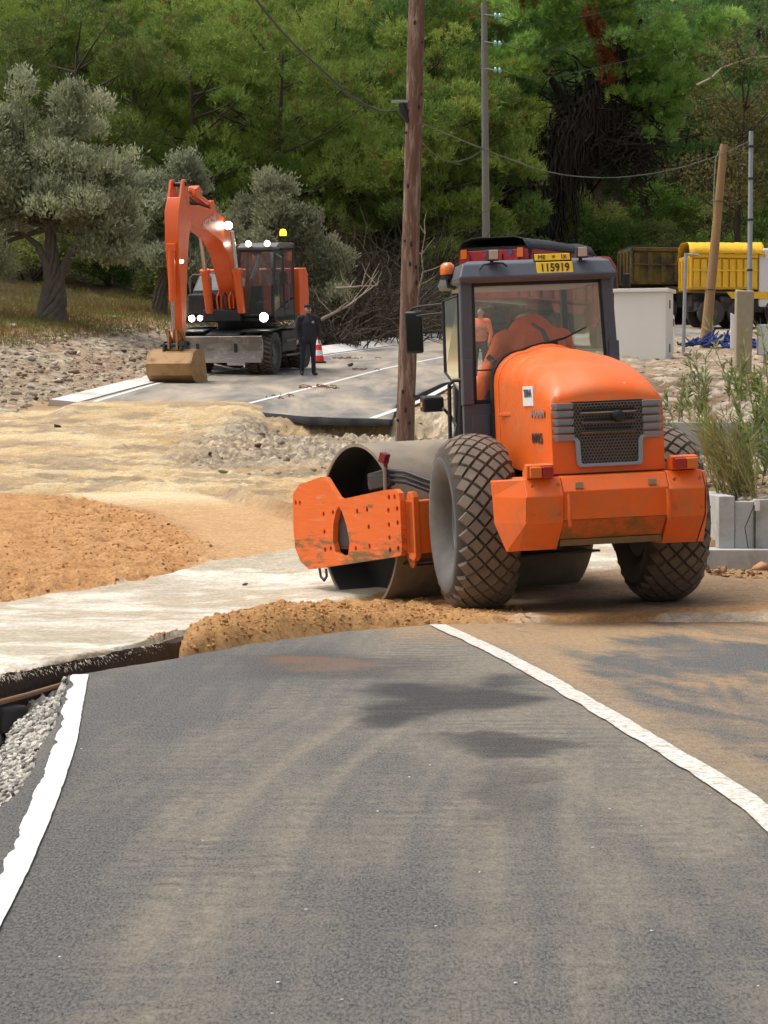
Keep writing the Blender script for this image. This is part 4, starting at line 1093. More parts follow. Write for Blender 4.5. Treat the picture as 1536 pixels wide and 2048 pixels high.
tag(pw, 'dark earth wall of the washed-out pit under the pale slab', 'pit wall', kind='structure')
mb = MB(); rg = []
for k, (x, y) in enumerate(ep):
    j = 0.03 * float(fbm(np.array(k * 0.35), np.array(1.0), 91)); w = 0.05 * float(fbm(np.array(k * 0.5), np.array(5.0), 93))
    rg.append([(x, y - 0.035 - w * 0.3, -0.02 + j), (x - 0.01, y - 0.045 - w, -0.10 - w), (x + 0.01, y + 0.0, -0.13 - w), (x + 0.03, y + 0.02, -0.02 + j)])
mb.loft(rg); mb.build('torn_liner', WET_DARK, pw, smooth=50)
# frayed felt rim of the slab
m, nt, b, ns, L = nodes('felt_rim'); b.inputs['Base Color'].default_value = (0.66, 0.58, 0.45, 1); b.inputs['Roughness'].default_value = 1
fibres = MB(); r2 = random.Random(4)
for k in range(3200):
    t = r2.random() * (len(ep) - 2); i = int(t); x = ep[i][0] + (ep[i + 1][0] - ep[i][0]) * (t - i); y = ep[i][1] + (ep[i + 1][1] - ep[i][1]) * (t - i)
    z = 0.040 + r2.uniform(-0.02, 0.010); a = r2.uniform(-0.03, 0.03); l = r2.uniform(0.008, 0.028)
    fibres.add([(x - 0.007, y, z), (x + 0.007, y + 0.003, z), (x + a, y - l, z + r2.uniform(-0.05, 0.02))], [(0, 1, 2)])
tag(fibres.build('felt_fringe', m, pw, recalc=False), kind='stuff')
# dark stones stacked in the wall
STONE_D = mat('dark_stone', (0.055, 0.052, 0.055), 0.9, 0, 0.35, 7, bmp=0.5, bscale=20, bdist=0.02)
r2 = random.Random(6)
k = 0
for row, zc in ((0, -0.235), (1, -0.43)):
    x = -3.1 + 0.12 * row
    while x < -1.95:
        w = r2.uniform(0.20, 0.34); xc = x + w / 2
        yc = float(np.interp(xc, [p[0] for p in edge_pts], [p[1] for p in edge_pts])); sl = math.atan2(*( (float(np.interp(xc + 0.1, [p[0] for p in edge_pts], [p[1] for p in edge_pts])) - yc), 0.1))
        mb = MB(); mb.box((xc, yc - 0.03 + r2.uniform(-0.02, 0.02), zc), (w - 0.025, 0.18, 0.165 + r2.uniform(-0.02, 0.01)), (r2.uniform(-0.05, 0.05), r2.uniform(-0.05, 0.05), min(sl, 0.9)))
        mb.build('stone', STONE_D, pw, bevel=0.025); x += w
mb = MB(); mb.tube([(-3.0, 14.85, -0.10), (-2.7, 15.02, -0.075), (-2.45, 15.18, -0.115), (-2.25, 15.5, -0.085), (-2.05, 15.9, -0.05), (-1.98, 16.1, -0.06)], [0.016, 0.018, 0.02, 0.018, 0.014, 0.01], 7)
tag(mb.build('tree_root', mat('bare_root', (0.20, 0.11, 0.06), 0.9, 0, 0.3, 20), smooth=60), 'thin brown root hanging across the dark pit wall', 'root')

# ------------------------------------------------------------------ wheeled excavator
EX_O = mat('excavator_orange', (0.78, 0.120, 0.018), 0.38, 0, 0.08, 2, dirt=(0.42, 0.10, 0.04), dscale=2.5, damt=(0.58, 0.8), coat=0.2)
EX_DK = mat('excavator_black', (0.018, 0.020, 0.022), 0.5, 0, 0.2, 3, dirt=(0.06, 0.055, 0.05), damt=(0.5, 0.75))
EX_GR = mat('excavator_grey', (0.11, 0.115, 0.12), 0.55, 0, 0.15, 3, dirt=(0.2, 0.17, 0.13), damt=(0.5, 0.75))
BUCKET = mat('bucket_ochre', (0.36, 0.205, 0.075), 0.5, 0.2, 0.2, 3, dirt=(0.24, 0.13, 0.05), dscale=2.5, damt=(0.5, 0.7))
BLADE = mat('worn_blade', (0.20, 0.18, 0.155), 0.5, 0.3, 0.2, 2.5, dirt=(0.42, 0.38, 0.32), dscale=2.2, damt=(0.5, 0.66))
LIT = emit('lit_lamp', (1.0, 0.97, 0.85), 14)
LITY = emit('lit_beacon', (1.0, 0.55, 0.03), 2.2)
exz = 2.766
EX = empty('wheeled_excavator', (-3.91, 62.4, exz + 0.05), (R(4.1), 0, R(-15)))
tag(EX, 'orange wheeled excavator with lamps on and its bucket lowered to the road', 'excavator')


def ex_wheel(cx, cy, rr, w):
    mb = MB()
    prof = [(0.28, -w * 0.42), (0.33, -w * 0.5), (rr - 0.07, -w * 0.52), (rr - 0.03, -w * 0.45), (rr - 0.03, w * 0.45), (rr - 0.07, w * 0.52), (0.33, w * 0.5), (0.28, w * 0.42)]
    mb.lathe(prof, (cx, cy, rr), 'x', 40)
    for k in range(26):
        a = 2 * math.pi * k / 26
        for sgn in (-1, 1):
            a2 = a + (0.5 * 2 * math.pi / 26 if sgn > 0 else 0)
            def q(aa, v, r_): return (cx + v, cy + r_ * math.cos(aa), rr + r_ * math.sin(aa))
            da = 0.05
            P0 = [q(a2 - da, sgn * w * 0.03, rr - 0.035), q(a2 + da, sgn * w * 0.03, rr - 0.035), q(a2 + da + 0.10, sgn * w * 0.5, rr - 0.06), q(a2 - da + 0.10, sgn * w * 0.5, rr - 0.06)]
            P1 = [q(a2 - da * 0.7, sgn * w * 0.04, rr), q(a2 + da * 0.7, sgn * w * 0.04, rr), q(a2 + da * 0.7 + 0.10, sgn * w * 0.49, rr - 0.012), q(a2 - da * 0.7 + 0.10, sgn * w * 0.49, rr - 0.012)]
            mb.loft([P0, P1], mat=1)
    wh = mb.build('wheel', [RUBBER, LUG], EX, smooth=40)
    mb = MB(); mb.lathe([(0.29, w * 0.40), (0.27, w * 0.3), (0.24, w * 0.2), (0.10, w * 0.2), (0.09, w * 0.38), (0.001, w * 0.38)], (cx, cy, rr), 'x', 24); mb.build('rim', EX_GR, wh, smooth=40)
for cy in (0.0, 2.6):
    for sx in (-1, 1):
        ex_wheel(sx * 1.08, cy, 0.53, 0.33); ex_wheel(sx * 0.70, cy, 0.53, 0.33)
# undercarriage
mb = MB(); mb.prism([(-0.5, 0.55), (3.1, 0.55), (3.1, 1.0), (2.7, 1.12), (0.2, 1.12), (-0.5, 1.0)], 'x', -0.45, 0.45); mb.cyl((-1.0, 0, 0.53), (1.0, 0, 0.53), 0.13); mb.cyl((-1.0, 2.6, 0.53), (1.0, 2.6, 0.53), 0.13)
mb.cyl((0, 1.35, 1.1), (0, 1.35, 1.3), 0.7, n=28)
ch = mb.build('chassis', EX_DK, EX, smooth=40)
for sx in (-1, 1):
    mb = MB(); mb.bb((sx * 0.46, 0.72, 0.50), (sx * 1.20, 1.95, 1.05)); mb.build('step_box', EX_DK, ch, bevel=0.03)
    for z in (0.40, 0.78, 1.10):
        mb = MB(); mb.bb((sx * 1.12, 0.78, z), (sx * 1.30, 1.9, z + 0.045)); mb.build('step', EX_GR, ch, bevel=0.01)
    mb = MB(); mb.loft([[(sx * 0.50, -0.52, 1.06), (sx * 1.25, -0.52, 1.06), (sx * 1.25, -0.52, 1.10), (sx * 0.50, -0.52, 1.10)], [(sx * 0.50, 0.62, 1.13), (sx * 1.27, 0.62, 1.13), (sx * 1.27, 0.62, 1.17), (sx * 0.50, 0.62, 1.17)]]); mb.build('mudguard', EX_DK, ch)
# dozer blade
mb = MB()
bl = [(-0.98, 0.36), (-1.02, 0.42), (-0.93, 0.62), (-0.94, 0.82), (-1.02, 0.97), (-0.97, 0.99), (-0.88, 0.82), (-0.87, 0.62), (-0.93, 0.37)]
mb.prism(bl, 'x', -1.22, 1.20); bld = mb.build('dozer_blade', BLADE, EX)
mb = MB(); mb.bb((-1.20, -1.035, 0.33), (1.18, -1.0, 0.43)); mb.build('cutting_edge', mat('bare_edge', (0.42, 0.40, 0.37), 0.4, 0.6, 0.1), bld)
for sx in (-1, 1):
    mb = MB(); mb.prism([(-0.95, 0.5), (-0.4, 0.55), (-0.4, 0.75), (-0.95, 0.8)], 'x', sx * 0.5 - 0.04, sx * 0.5 + 0.04); mb.build('blade_arm', EX_DK, bld)
mb = MB(); mb.bb((0.15, -0.60, 0.24), (0.62, -0.585, 0.36)); npx = mb.build('number_plate', WHITE_P, EX)
mb = MB(); mb.bb((0.20, -0.6, 0.365), (0.58, -0.58, 0.43)); mb.build('plate_lamp', AMBER_LENS, npx)
# slewing upper body
mb = MB(); mb.prism([(0.15, 1.30), (3.2, 1.30), (3.3, 1.45), (0.15, 1.45)], 'x', -1.22, 1.22); ub = mb.build('upper_deck', EX_DK, EX, bevel=0.02)
mb = MB(); mb.prism([(0.55, 1.45), (2.3, 1.45), (2.3, 2.55), (1.3, 2.50), (0.75, 2.10)], 'x', -1.20, -0.38); mb.build('engine_side', EX_DK, EX, bevel=0.06)
mb = MB(); mb.bb((-1.15, 0.25, 1.452), (-0.45, 0.75, 2.02)); mb.build('tool_box', EX_DK, EX, bevel=0.05)
mb = MB()
rg = []
for t in np.linspace(-1, 1, 13):
    x = t * 1.24; y = 3.35 - 0.35 * abs(t) ** 3
    rg.append([(x, 2.2, 1.40), (x, y, 1.40), (x, y + 0.03, 1.9), (x, y - 0.05, 2.45), (x, y - 0.20, 2.62), (x, 2.2, 2.62)])
mb.loft(rg); mb.build('counterweight', EX_O, EX, smooth=35, bevel=0.03)
mb = MB(); mb.tube([(-1.1, 0.35, 2.0), (-1.1, 0.35, 2.42), (-1.05, 0.40, 2.50), (-0.6, 0.40, 2.50), (-0.55, 0.35, 2.42), (-0.55, 0.35, 2.0)], 0.022, 8); mb.build('handrail', EX_GR, EX, smooth=60)
mb = MB(); mb.tube([(-1.15, 0.5, 2.0), (-1.22, 0.4, 2.7), (-1.08, 0.4, 3.0), (-1.12, 0.4, 3.35)], 0.02, 8); mr = mb.build('mirror_arm', EX_GR, EX, smooth=60)
mb = MB(); mb.box((-1.17, 0.36, 1.72), (0.05, 0.10, 0.34)); mb.build('mirror', EX_GR, mr, bevel=0.02)
# cab
mb = MB()
cp = [(0.02, 1.46), (0.10, 1.32), (1.75, 1.32), (1.75, 3.15), (0.55, 3.17), (0.30, 3.05)]
CX0, CX1 = 0.22, 1.22
for sx in (CX0, CX1):
    d = 0.06 if sx == CX0 else -0.06
    for a, b_ in (((0.02, 1.46), (0.04, 2.2)), ((0.04, 2.2), (0.30, 3.07)), ((0.30, 3.07), (0.62, 3.17)), ((0.62, 3.17), (1.75, 3.17)), ((1.75, 3.17), (1.75, 1.32)), ((0.88, 3.15), (0.92, 1.35))):
        mb.tube([(sx + d / 2, a[0], a[1]), (sx + d / 2, b_[0], b_[1])], 0.045, 8)
for a in ((0.04, 1.46), (0.32, 3.08), (1.75, 3.17), (1.75, 2.2)):
    mb.tube([(CX0, a[0], a[1]), (CX1, a[0], a[1])], 0.045, 8)
mb.bb((CX0, 0.08, 1.32), (CX1, 1.75, 1.40)); mb.prism([(0.05, 1.34), (1.75, 1.34), (1.75, 1.85), (0.92, 1.70), (0.06, 1.52)], 'x', CX1 - 0.05, CX1); mb.prism([(0.95, 1.34), (1.75, 1.34), (1.75, 3.1), (1.25, 3.1)], 'x', CX0, CX0 + 0.05)
mb.bb((CX0 + 0.03, 1.70, 1.4), (CX1 - 0.03, 1.745, 2.2))
ecab = mb.build('cab', EX_DK, EX, smooth=40)
mb = MB(); mb.prism([(0.26, 3.10), (1.80, 3.21), (1.80, 3.27), (0.55, 3.28), (0.26, 3.18)], 'x', CX0 - 0.02, CX1 + 0.02); mb.build('cab_roof', EX_GR, ecab, bevel=0.025)
mb = MB(); mb.add([(CX0 + 0.04, 0.015, 1.5), (CX1 - 0.04, 0.015, 1.5), (CX1 - 0.04, 0.035, 2.2), (CX0 + 0.04, 0.035, 2.2), (CX1 - 0.04, 0.29, 3.06), (CX0 + 0.04, 0.29, 3.06)], [(0, 1, 2, 3), (3, 2, 4, 5)]); mb.build('windscreen', GLASS_DARK, ecab)
mb = MB(); mb.add([(CX1 - 0.01, 0.08, 1.55), (CX1 - 0.01, 0.88, 1.72), (CX1 - 0.01, 0.88, 3.1), (CX1 - 0.01, 0.36, 3.06), (CX1 - 0.01, 0.08, 2.2)], [(0, 1, 2, 3, 4)]); mb.build('door_glass', GLASS_DARK, ecab)
mb = MB(); mb.add([(CX1 - 0.01, 0.97, 1.75), (CX1 - 0.01, 1.7, 1.9), (CX1 - 0.01, 1.7, 3.1), (CX1 - 0.01, 0.97, 3.1)], [(0, 1, 2, 3)]); mb.build('side_glass', GLASS_DARK, ecab)
mb = MB(); mb.bb((0.45, 0.9, 1.5), (1.0, 1.4, 1.8)); mb.bb((0.45, 1.35, 1.75), (1.0, 1.5, 2.6)); mb.bb((0.58, 1.36, 2.6), (0.86, 1.48, 2.8)); mb.build('seat', EX_DK, ecab, bevel=0.05)
mb = MB(); mb.tube([(CX1 + 0.02, 0.95, 1.6), (CX1 + 0.10, 0.95, 1.62), (CX1 + 0.10, 0.95, 2.5), (CX1 + 0.02, 0.95, 2.52)], 0.02, 8); mb.build('grab_rail', EX_GR, ecab)
mb = MB(); mb.tube([(CX1 + 0.06, 0.10, 3.0), (CX1 + 0.26, -0.05, 2.9), (CX1 + 0.30, -0.05, 2.5)], 0.015, 6); mb.box((CX1 + 0.29, -0.05, 2.40), (0.16, 0.05, 0.30)); mb.build('mirror', EX_DK, ecab)


def lamp(parent, c, r, matl=LIT, d=(0, -1, 0)):
    mb = MB(); c = Vector(c); dd = Vector(d).normalized()
    mb.cyl(c - dd * -0.0 - dd * 0.09, c, r * 0.8, r * 1.1, 14); o = mb.build('work_lamp', EX_DK, parent)
    mb = MB(); mb.cyl(c + dd * 0.002, c + dd * 0.014, r, r * 0.95, 18); mb.build('lit_lens', matl, o)
    return o
lamp(EX, (0.52, 0.20, 3.26), 0.075); lamp(EX, (1.02, 0.20, 3.26), 0.075)
lamp(EX, (0.98, -0.10, 1.42), 0.115); lamp(EX, (-1.02, 0.16, 1.40), 0.085); lamp(EX, (-0.80, 0.16, 1.41), 0.07)
mb = MB(); mb.cyl((1.10, 1.3, 3.28), (1.10, 1.3, 3.42), 0.02); mb.cyl((1.10, 1.3, 3.42), (1.10, 1.3, 3.45), 0.09, n=16); be = mb.build('beacon', EX_DK, EX)
mb = MB(); mb.lathe([(0.085, 0), (0.088, 0.10), (0.06, 0.16), (0.001, 0.175)], (1.10, 1.3, 3.45), 'z', 16); mb.build('dome', LITY, be, smooth=50)
# boom: curved box section, forward = -y
def box_chain(mb, stations, w):
    """stations: (y_low, z_low, y_up, z_up); a box section lofted through them"""
    rg = []
    for k, (yl, zl, yu, zu) in enumerate(stations):
        ww = w[k] if isinstance(w, (list, tuple)) else w
        rg.append([(-ww, yl, zl), (ww, yl, zl), (ww, yu, zu), (-ww, yu, zu)])
    mb.loft(rg)
BXo = -0.02
mb = MB(Matrix.Translation((BXo, 0, 0)))
box_chain(mb, [(0.45, 1.62, 0.75, 1.85), (0.10, 2.05, 0.52, 2.30), (-0.20, 2.60, 0.32, 2.90), (-0.52, 3.15, 0.05, 3.62), (-1.0, 3.55, -0.45, 4.12), (-1.8, 3.78, -1.45, 4.40), (-2.7, 4.02, -2.5, 4.52), (-3.25, 4.15, -3.1, 4.50)], [0.21, 0.22, 0.23, 0.24, 0.24, 0.22, 0.20, 0.17])
boom = mb.build('boom', EX_O, EX, smooth=25, bevel=0.015)
text_part('HITACHI', 0.24, mat('cream_lettering', (0.75, 0.55, 0.42), 0.6), boom, (BXo + 0.232, -1.85, 4.08), (R(90), R(-12), R(90)), 'lettering', sx=1.0, bold=0.006)
lamp(boom, (BXo + 0.34, -0.75, 3.98), 0.11); lamp(boom, (BXo - 0.34, -0.75, 3.90), 0.11)
# pipes along the boom top
for dx in (-0.10, 0.0, 0.10):
    mb = MB(); mb.tube([(BXo + dx, 0.55, 2.45), (BXo + dx, 0.10, 3.70), (BXo + dx, -0.45, 4.20), (BXo + dx, -1.45, 4.47), (BXo + dx, -2.5, 4.60), (BXo + dx, -3.0, 4.75), (BXo + dx, -3.35, 4.55), (BXo + dx + 0.04, -3.45, 4.1)], 0.022, 6); mb.build('hydraulic_pipe', EX_DK, boom, smooth=60)
# stick
mb = MB(Matrix.Translation((BXo, 0, 0)))
box_chain(mb, [(-3.72, 0.98, -3.52, 0.98), (-3.78, 1.6, -3.45, 1.6), (-3.86, 2.6, -3.38, 2.6), (-3.95, 3.5, -3.25, 3.45), (-3.90, 4.35, -3.05, 4.15), (-3.72, 4.72, -3.12, 4.68)], [0.12, 0.14, 0.16, 0.17, 0.18, 0.17])
stick = mb.build('stick', EX_O, EX, smooth=25, bevel=0.012)
for sx in (-1, 1):
    mb = MB(Matrix.Translation((BXo, 0, 0))); mb.prism([(-3.73, 4.66), (-3.1, 4.64), (-3.22, 5.10), (-3.34, 5.20), (-3.52, 5.18)], 'x', sx * 0.175, sx * 0.115); mb.build('stick_lug', EX_O, stick, bevel=0.01)
mb = MB(); mb.cyl((BXo - 0.2, -3.35, 5.07), (BXo + 0.2, -3.35, 5.07), 0.06); mb.build('pin', EX_DK, stick)
# arm cylinder on the boom top
mb = MB(); mb.cyl((BXo, -3.35, 5.07), (BXo, -2.45, 4.86), 0.045); acr = mb.build('arm_cylinder', CHROME, EX)
mb = MB(); mb.cyl((BXo, -2.55, 4.88), (BXo, -1.25, 4.55), 0.10); mb.cyl((BXo, -2.56, 4.882), (BXo, -2.42, 4.85), 0.125); mb.build('cylinder_barrel', EX_O, acr, smooth=40)
mb = MB(); mb.prism([(-1.45, 4.40), (-0.85, 4.22), (-1.15, 4.68), (-1.35, 4.66)], 'x', BXo - 0.12, BXo + 0.12); mb.build('cylinder_lug', EX_O, boom, bevel=0.01)
mb = MB(); mb.prism([(-2.50, 4.75), (-2.10, 4.65), (-2.08, 4.95), (-2.22, 5.06), (-2.48, 4.97)], 'x', BXo - 0.13, BXo + 0.13); mb.build('hose_guard', EX_O, boom, bevel=0.015)
# boom cylinders
for sx in (-1, 1):
    x = BXo + sx * 0.42
    mb = MB(); mb.cyl((x, -0.10, 1.55), (x, -0.42, 2.72), 0.105); bc = mb.build('boom_cylinder', EX_O, EX, smooth=40)
    mb = MB(); mb.cyl((x, -0.40, 2.66), (x, -0.43, 2.76), 0.13); mb.build('collar', EX_O, bc)
    mb = MB(); mb.cyl((x, -0.42, 2.74), (x, -0.72, 3.82), 0.055); mb.build('rod', CHROME, bc)
mb = MB(); mb.bb((-0.62, -0.15, 1.32), (0.38, 0.4, 1.62)); mb.build('boom_foot', EX_DK, EX, bevel=0.03)
for k in range(4):
    x = -0.38 + k * 0.16
    mb = MB(); mb.tube([(x, -0.12, 1.65), (x, -0.20, 1.92), (x + 0.05, -0.16, 2.06), (x + 0.09, -0.12, 1.95), (x + 0.09, -0.1, 1.65)], 0.025, 6); mb.build('hydraulic_hose', EX_O if k % 2 else EX_DK, EX, smooth=60)
# bucket cylinder, link, bucket
mb = MB(); mb.cyl((BXo, -3.98, 3.35), (BXo, -4.02, 1.98), 0.085); bkc = mb.build('bucket_cylinder', EX_O, EX, smooth=40)
mb = MB(); mb.cyl((BXo, -4.02, 2.0), (BXo, -4.03, 1.22), 0.045); mb.build('rod', CHROME, bkc)
mb = MB(); mb.box((BXo, -3.96, 3.40), (0.24, 0.16, 0.20)); mb.build('cylinder_lug', EX_O, bkc, bevel=0.02)
for sx in (-1, 1):
    mb = MB(); mb.prism([(-4.10, 1.28), (-3.96, 1.28), (-3.62, 0.98), (-3.72, 0.86)], 'x', BXo + sx * 0.20, BXo + sx * 0.15); mb.build('bucket_link', BUCKET, bkc)
    mb = MB(); mb.prism([(-4.10, 1.25), (-3.98, 1.25), (-3.98, 0.80), (-4.10, 0.80)], 'x', BXo + sx * 0.13, BXo + sx * 0.08); mb.build('bucket_link', BUCKET, bkc)
lamp(stick, (BXo + 0.20, -3.86, 3.02), 0.05)
mb = MB()
curve = [(-3.45, 0.74), (-3.95, 0.80), (-4.25, 0.72), (-4.42, 0.48), (-4.38, 0.20), (-4.15, 0.03), (-3.75, -0.03), (-3.25, 0.00)]
inn = [(-3.28, 0.045), (-3.74, 0.02), (-4.12, 0.08), (-4.33, 0.22), (-4.37, 0.47), (-4.22, 0.68), (-3.94, 0.75), (-3.46, 0.70)]
mb.prism(curve + inn, 'x', BXo - 0.54, BXo + 0.54)
bk = mb.build('bucket', BUCKET, EX, smooth=30)
for sx in (-1, 1):
    mb = MB(); x = BXo + sx * 0.545; mb.prism(curve, 'x', x - 0.02, x + 0.02); mb.build('bucket_side', BUCKET, bk)
for sx in (-1, 1):
    mb = MB(); mb.prism([(-3.50, 0.74), (-4.15, 0.76), (-4.08, 0.98), (-3.66, 0.98)], 'x', BXo + sx * 0.24, BXo + sx * 0.19); mb.build('bucket_ear', EX_DK, bk)
mb = MB(); mb.cyl((BXo - 0.28, -3.66, 0.92), (BXo + 0.28, -3.66, 0.92), 0.05); mb.cyl((BXo - 0.28, -4.05, 0.90), (BXo + 0.28, -4.05, 0.90), 0.05); mb.build('pin', EX_DK, bk)

def squash(o):
    if o.type == 'MESH':
        if o.location.length > 0: o.location.z = 1.6 + (o.location.z - 1.6) * 0.89
        else:
            for v in o.data.vertices:
                if v.co.z > 1.6: v.co.z = 1.6 + (v.co.z - 1.6) * 0.89
    for c_ in o.children: squash(c_)
for o in list(EX.children):
    if o.name.split('.')[0] in ('boom', 'stick', 'arm_cylinder', 'boom_cylinder', 'bucket_cylinder'): squash(o)

# ------------------------------------------------------------------ people
def person(name, segs, mats, loc, rotz, label, voxel=0.016, extra=None, parent_rot=None):
    """segs: (p0, r0, p1, r1, material index): tapered limbs fused into one continuous skin"""
    me = bpy.data.meshes.new(name)
    mb = MB()
    for p0, r0, p1, r1, mi in segs:
        p0, p1 = Vector(p0), Vector(p1)
        n = 5; pts = [p0.lerp(p1, k / n) for k in range(n + 1)]; d = (p1 - p0).normalized() if (p1 - p0).length > 1e-6 else Vector((0, 0, 1))
        a0 = r0 if isinstance(r0, tuple) else (r0, r0); a1 = r1 if isinstance(r1, tuple) else (r1, r1)
        up = Vector((0, 1, 0)) if abs(d.y) < 0.9 else Vector((0, 0, 1))
        bx = d.cross(up).normalized(); by = bx.cross(d).normalized()
        rings = []
        def ring(c, rx, ry): return [c + bx * (rx * math.cos(t)) + by * (ry * math.sin(t)) for t in np.linspace(0, 2 * math.pi, 13)[:-1]]
        for q in (0.05, 0.5, 0.85):
            rings.append(ring(p0 - d * min(a0) * math.sqrt(1 - q * q), a0[0] * q, a0[1] * q))
        for k, c_ in enumerate(pts):
            t = k / n; rings.append(ring(c_, a0[0] * (1 - t) + a1[0] * t, a0[1] * (1 - t) + a1[1] * t))
        for q in (0.85, 0.5, 0.05):
            rings.append(ring(p1 + d * min(a1) * math.sqrt(1 - q * q), a1[0] * q, a1[1] * q))
        mb.loft(rings)
    tmp = mb.build('tmp', mats[0])
    rm = tmp.modifiers.new('r', 'REMESH'); rm.mode = 'VOXEL'; rm.voxel_size = voxel; rm.use_smooth_shade = True
    s_ = tmp.modifiers.new('s', 'SMOOTH'); s_.factor = 0.5; s_.iterations = 3
    dg = bpy.context.evaluated_depsgraph_get()
    me = bpy.data.meshes.new_from_object(tmp.evaluated_get(dg))
    bpy.data.objects.remove(tmp)
    me.name = name; me.materials.clear()
    for mm in mats: me.materials.append(mm)
    nf = len(me.polygons); cen = np.empty(nf * 3, np.float32); me.polygons.foreach_get('center', cen); cen = cen.reshape(-1, 3)
    best = np.full(nf, 1e9); mi_ = np.zeros(nf, np.int32)
    for p0, r0, p1, r1, mi in segs:
        p0 = np.array(p0); p1 = np.array(p1); dv = p1 - p0; t = np.clip(((cen - p0) @ dv) / max(dv @ dv, 1e-9), 0, 1)
        rad = (max(r0) if isinstance(r0, tuple) else r0) * (1 - t) + (max(r1) if isinstance(r1, tuple) else r1) * t
        ds = np.linalg.norm(cen - p0 - t[:, None] * dv, axis=1) - rad
        k = ds < best; best[k] = ds[k]; mi_[k] = mi
    me.polygons.foreach_set('material_index', mi_)
    me.polygons.foreach_set('use_smooth', np.ones(nf, bool))
    o = link_mesh(name, me, None)
    o.location = loc; o.rotation_euler = (0, 0, rotz)
    tag(o, label, 'person')
    return o


SKIN = mat('skin', (0.44, 0.25, 0.17), 0.6, 0, 0.05)
NAVY = mat('navy_cloth', (0.020, 0.021, 0.027), 0.85, 0, 0.3, 18, bmp=0.4, bscale=14, bdist=0.02)
TROUS = mat('black_trousers', (0.018, 0.019, 0.024), 0.85, 0, 0.3, 18, bmp=0.4, bscale=12, bdist=0.02)
SHOE = mat('black_shoe', (0.008, 0.008, 0.008), 0.45)
HIVIS = mat('orange_jacket', (1.0, 0.20, 0.06), 0.7, 0, 0.05, 12, bmp=0.5, bscale=9, bdist=0.03)
HIVIS2 = mat('faded_orange_vest', (0.95, 0.22, 0.08), 0.7, 0, 0.1, 12, bmp=0.5, bscale=9, bdist=0.03)
HAIR = mat('dark_hair', (0.02, 0.015, 0.012), 0.7)
TAPE = mat('reflective_tape', (0.35, 0.36, 0.36), 0.4, 0.3, 0.05)
TAPE_D = mat('grey_reflective_tape', (0.16, 0.16, 0.16), 0.45, 0.2, 0.1)


def hand(side, w, d, mi):
    """palm, four unequal bent fingers, thumb; w wrist position, d direction of the hand"""
    w = Vector(w); d = Vector(d).normalized(); sd_ = Vector((0, 1, 0)).cross(d).normalized() * side; nn = d.cross(sd_)
    out = [(w, (0.030, 0.020), w + d * 0.085, (0.040, 0.018), mi)]
    for k, l in enumerate((0.060, 0.072, 0.068, 0.052)):
        b0 = w + d * 0.085 + Vector((0, 1, 0)) * (0.028 - 0.019 * k)
        m1 = b0 + d * l * 0.55 + sd_ * -0.012; m2 = m1 + d * l * 0.45 + sd_ * -0.03
        out += [(b0, 0.0095, m1, 0.009, mi), (m1, 0.009, m2, 0.0075, mi)]
    t0 = w + d * 0.025 + Vector((0, -1, 0)) * 0.03; t1 = t0 + d * 0.035 + Vector((0, -1, 0)) * 0.022; t2 = t1 + d * 0.03 + sd_ * -0.01
    out += [(t0, 0.012, t1, 0.011, mi), (t1, 0.011, t2, 0.009, mi)]
    return [(tuple(a), r0, tuple(b_), r1, m_) for a, r0, b_, r1, m_ in out]


def standing(jk, tr, sk, sh, hr, spread=0.11, arms='down'):
    S = []
    for s in (-1, 1):
        S += [((s * spread, 0, 0.90), (0.095, 0.10), (s * (spread + 0.02), -0.01, 0.50), (0.066, 0.072), tr), ((s * (spread + 0.02), -0.01, 0.50), (0.062, 0.066), (s * (spread + 0.04), 0.02, 0.10), (0.055, 0.062), tr),
              ((s * (spread + 0.04), 0.03, 0.06), (0.045, 0.05), (s * (spread + 0.07), -0.13, 0.04), (0.045, 0.04), sh)]
        sh0 = (s * 0.205, 0.01, 1.42); el = (s * 0.285, 0.03, 1.13); wr = (s * 0.275, -0.06, 0.90)
        S += [((s * 0.15, 0.01, 1.44), 0.075, sh0, 0.078, jk), (sh0, 0.072, el, 0.058, jk), (el, 0.057, wr, 0.042, jk)] + hand(s, wr, (s * -0.02, -0.1, -1), sk)
    S += [((0, 0, 0.90), (0.165, 0.115), (0, 0.0, 1.02), (0.165, 0.115), tr), ((0, 0, 1.0), (0.180, 0.125), (0, 0.0, 1.30), (0.195, 0.125), jk), ((0, 0, 1.30), (0.195, 0.122), (0, 0.01, 1.44), (0.13, 0.09), jk),
          ((0, 0.01, 1.46), 0.062, (0, 0.0, 1.54), 0.056, sk), ((0, 0.01, 1.66), (0.076, 0.092), (0, -0.02, 1.60), (0.062, 0.075), sk),
          ((0, -0.095, 1.645), 0.014, (0, -0.112, 1.615), 0.016, sk), ((-0.078, 0.01, 1.64), (0.012, 0.022), (-0.078, 0.01, 1.62), (0.012, 0.02), sk), ((0.078, 0.01, 1.64), (0.012, 0.022), (0.078, 0.01, 1.62), (0.012, 0.02), sk),
          ((0, 0.03, 1.69), (0.080, 0.092), (0, 0.04, 1.715), (0.074, 0.082), hr), ((0, 0.075, 1.66), (0.070, 0.04), (0, 0.07, 1.60), (0.055, 0.04), hr)]
    return S


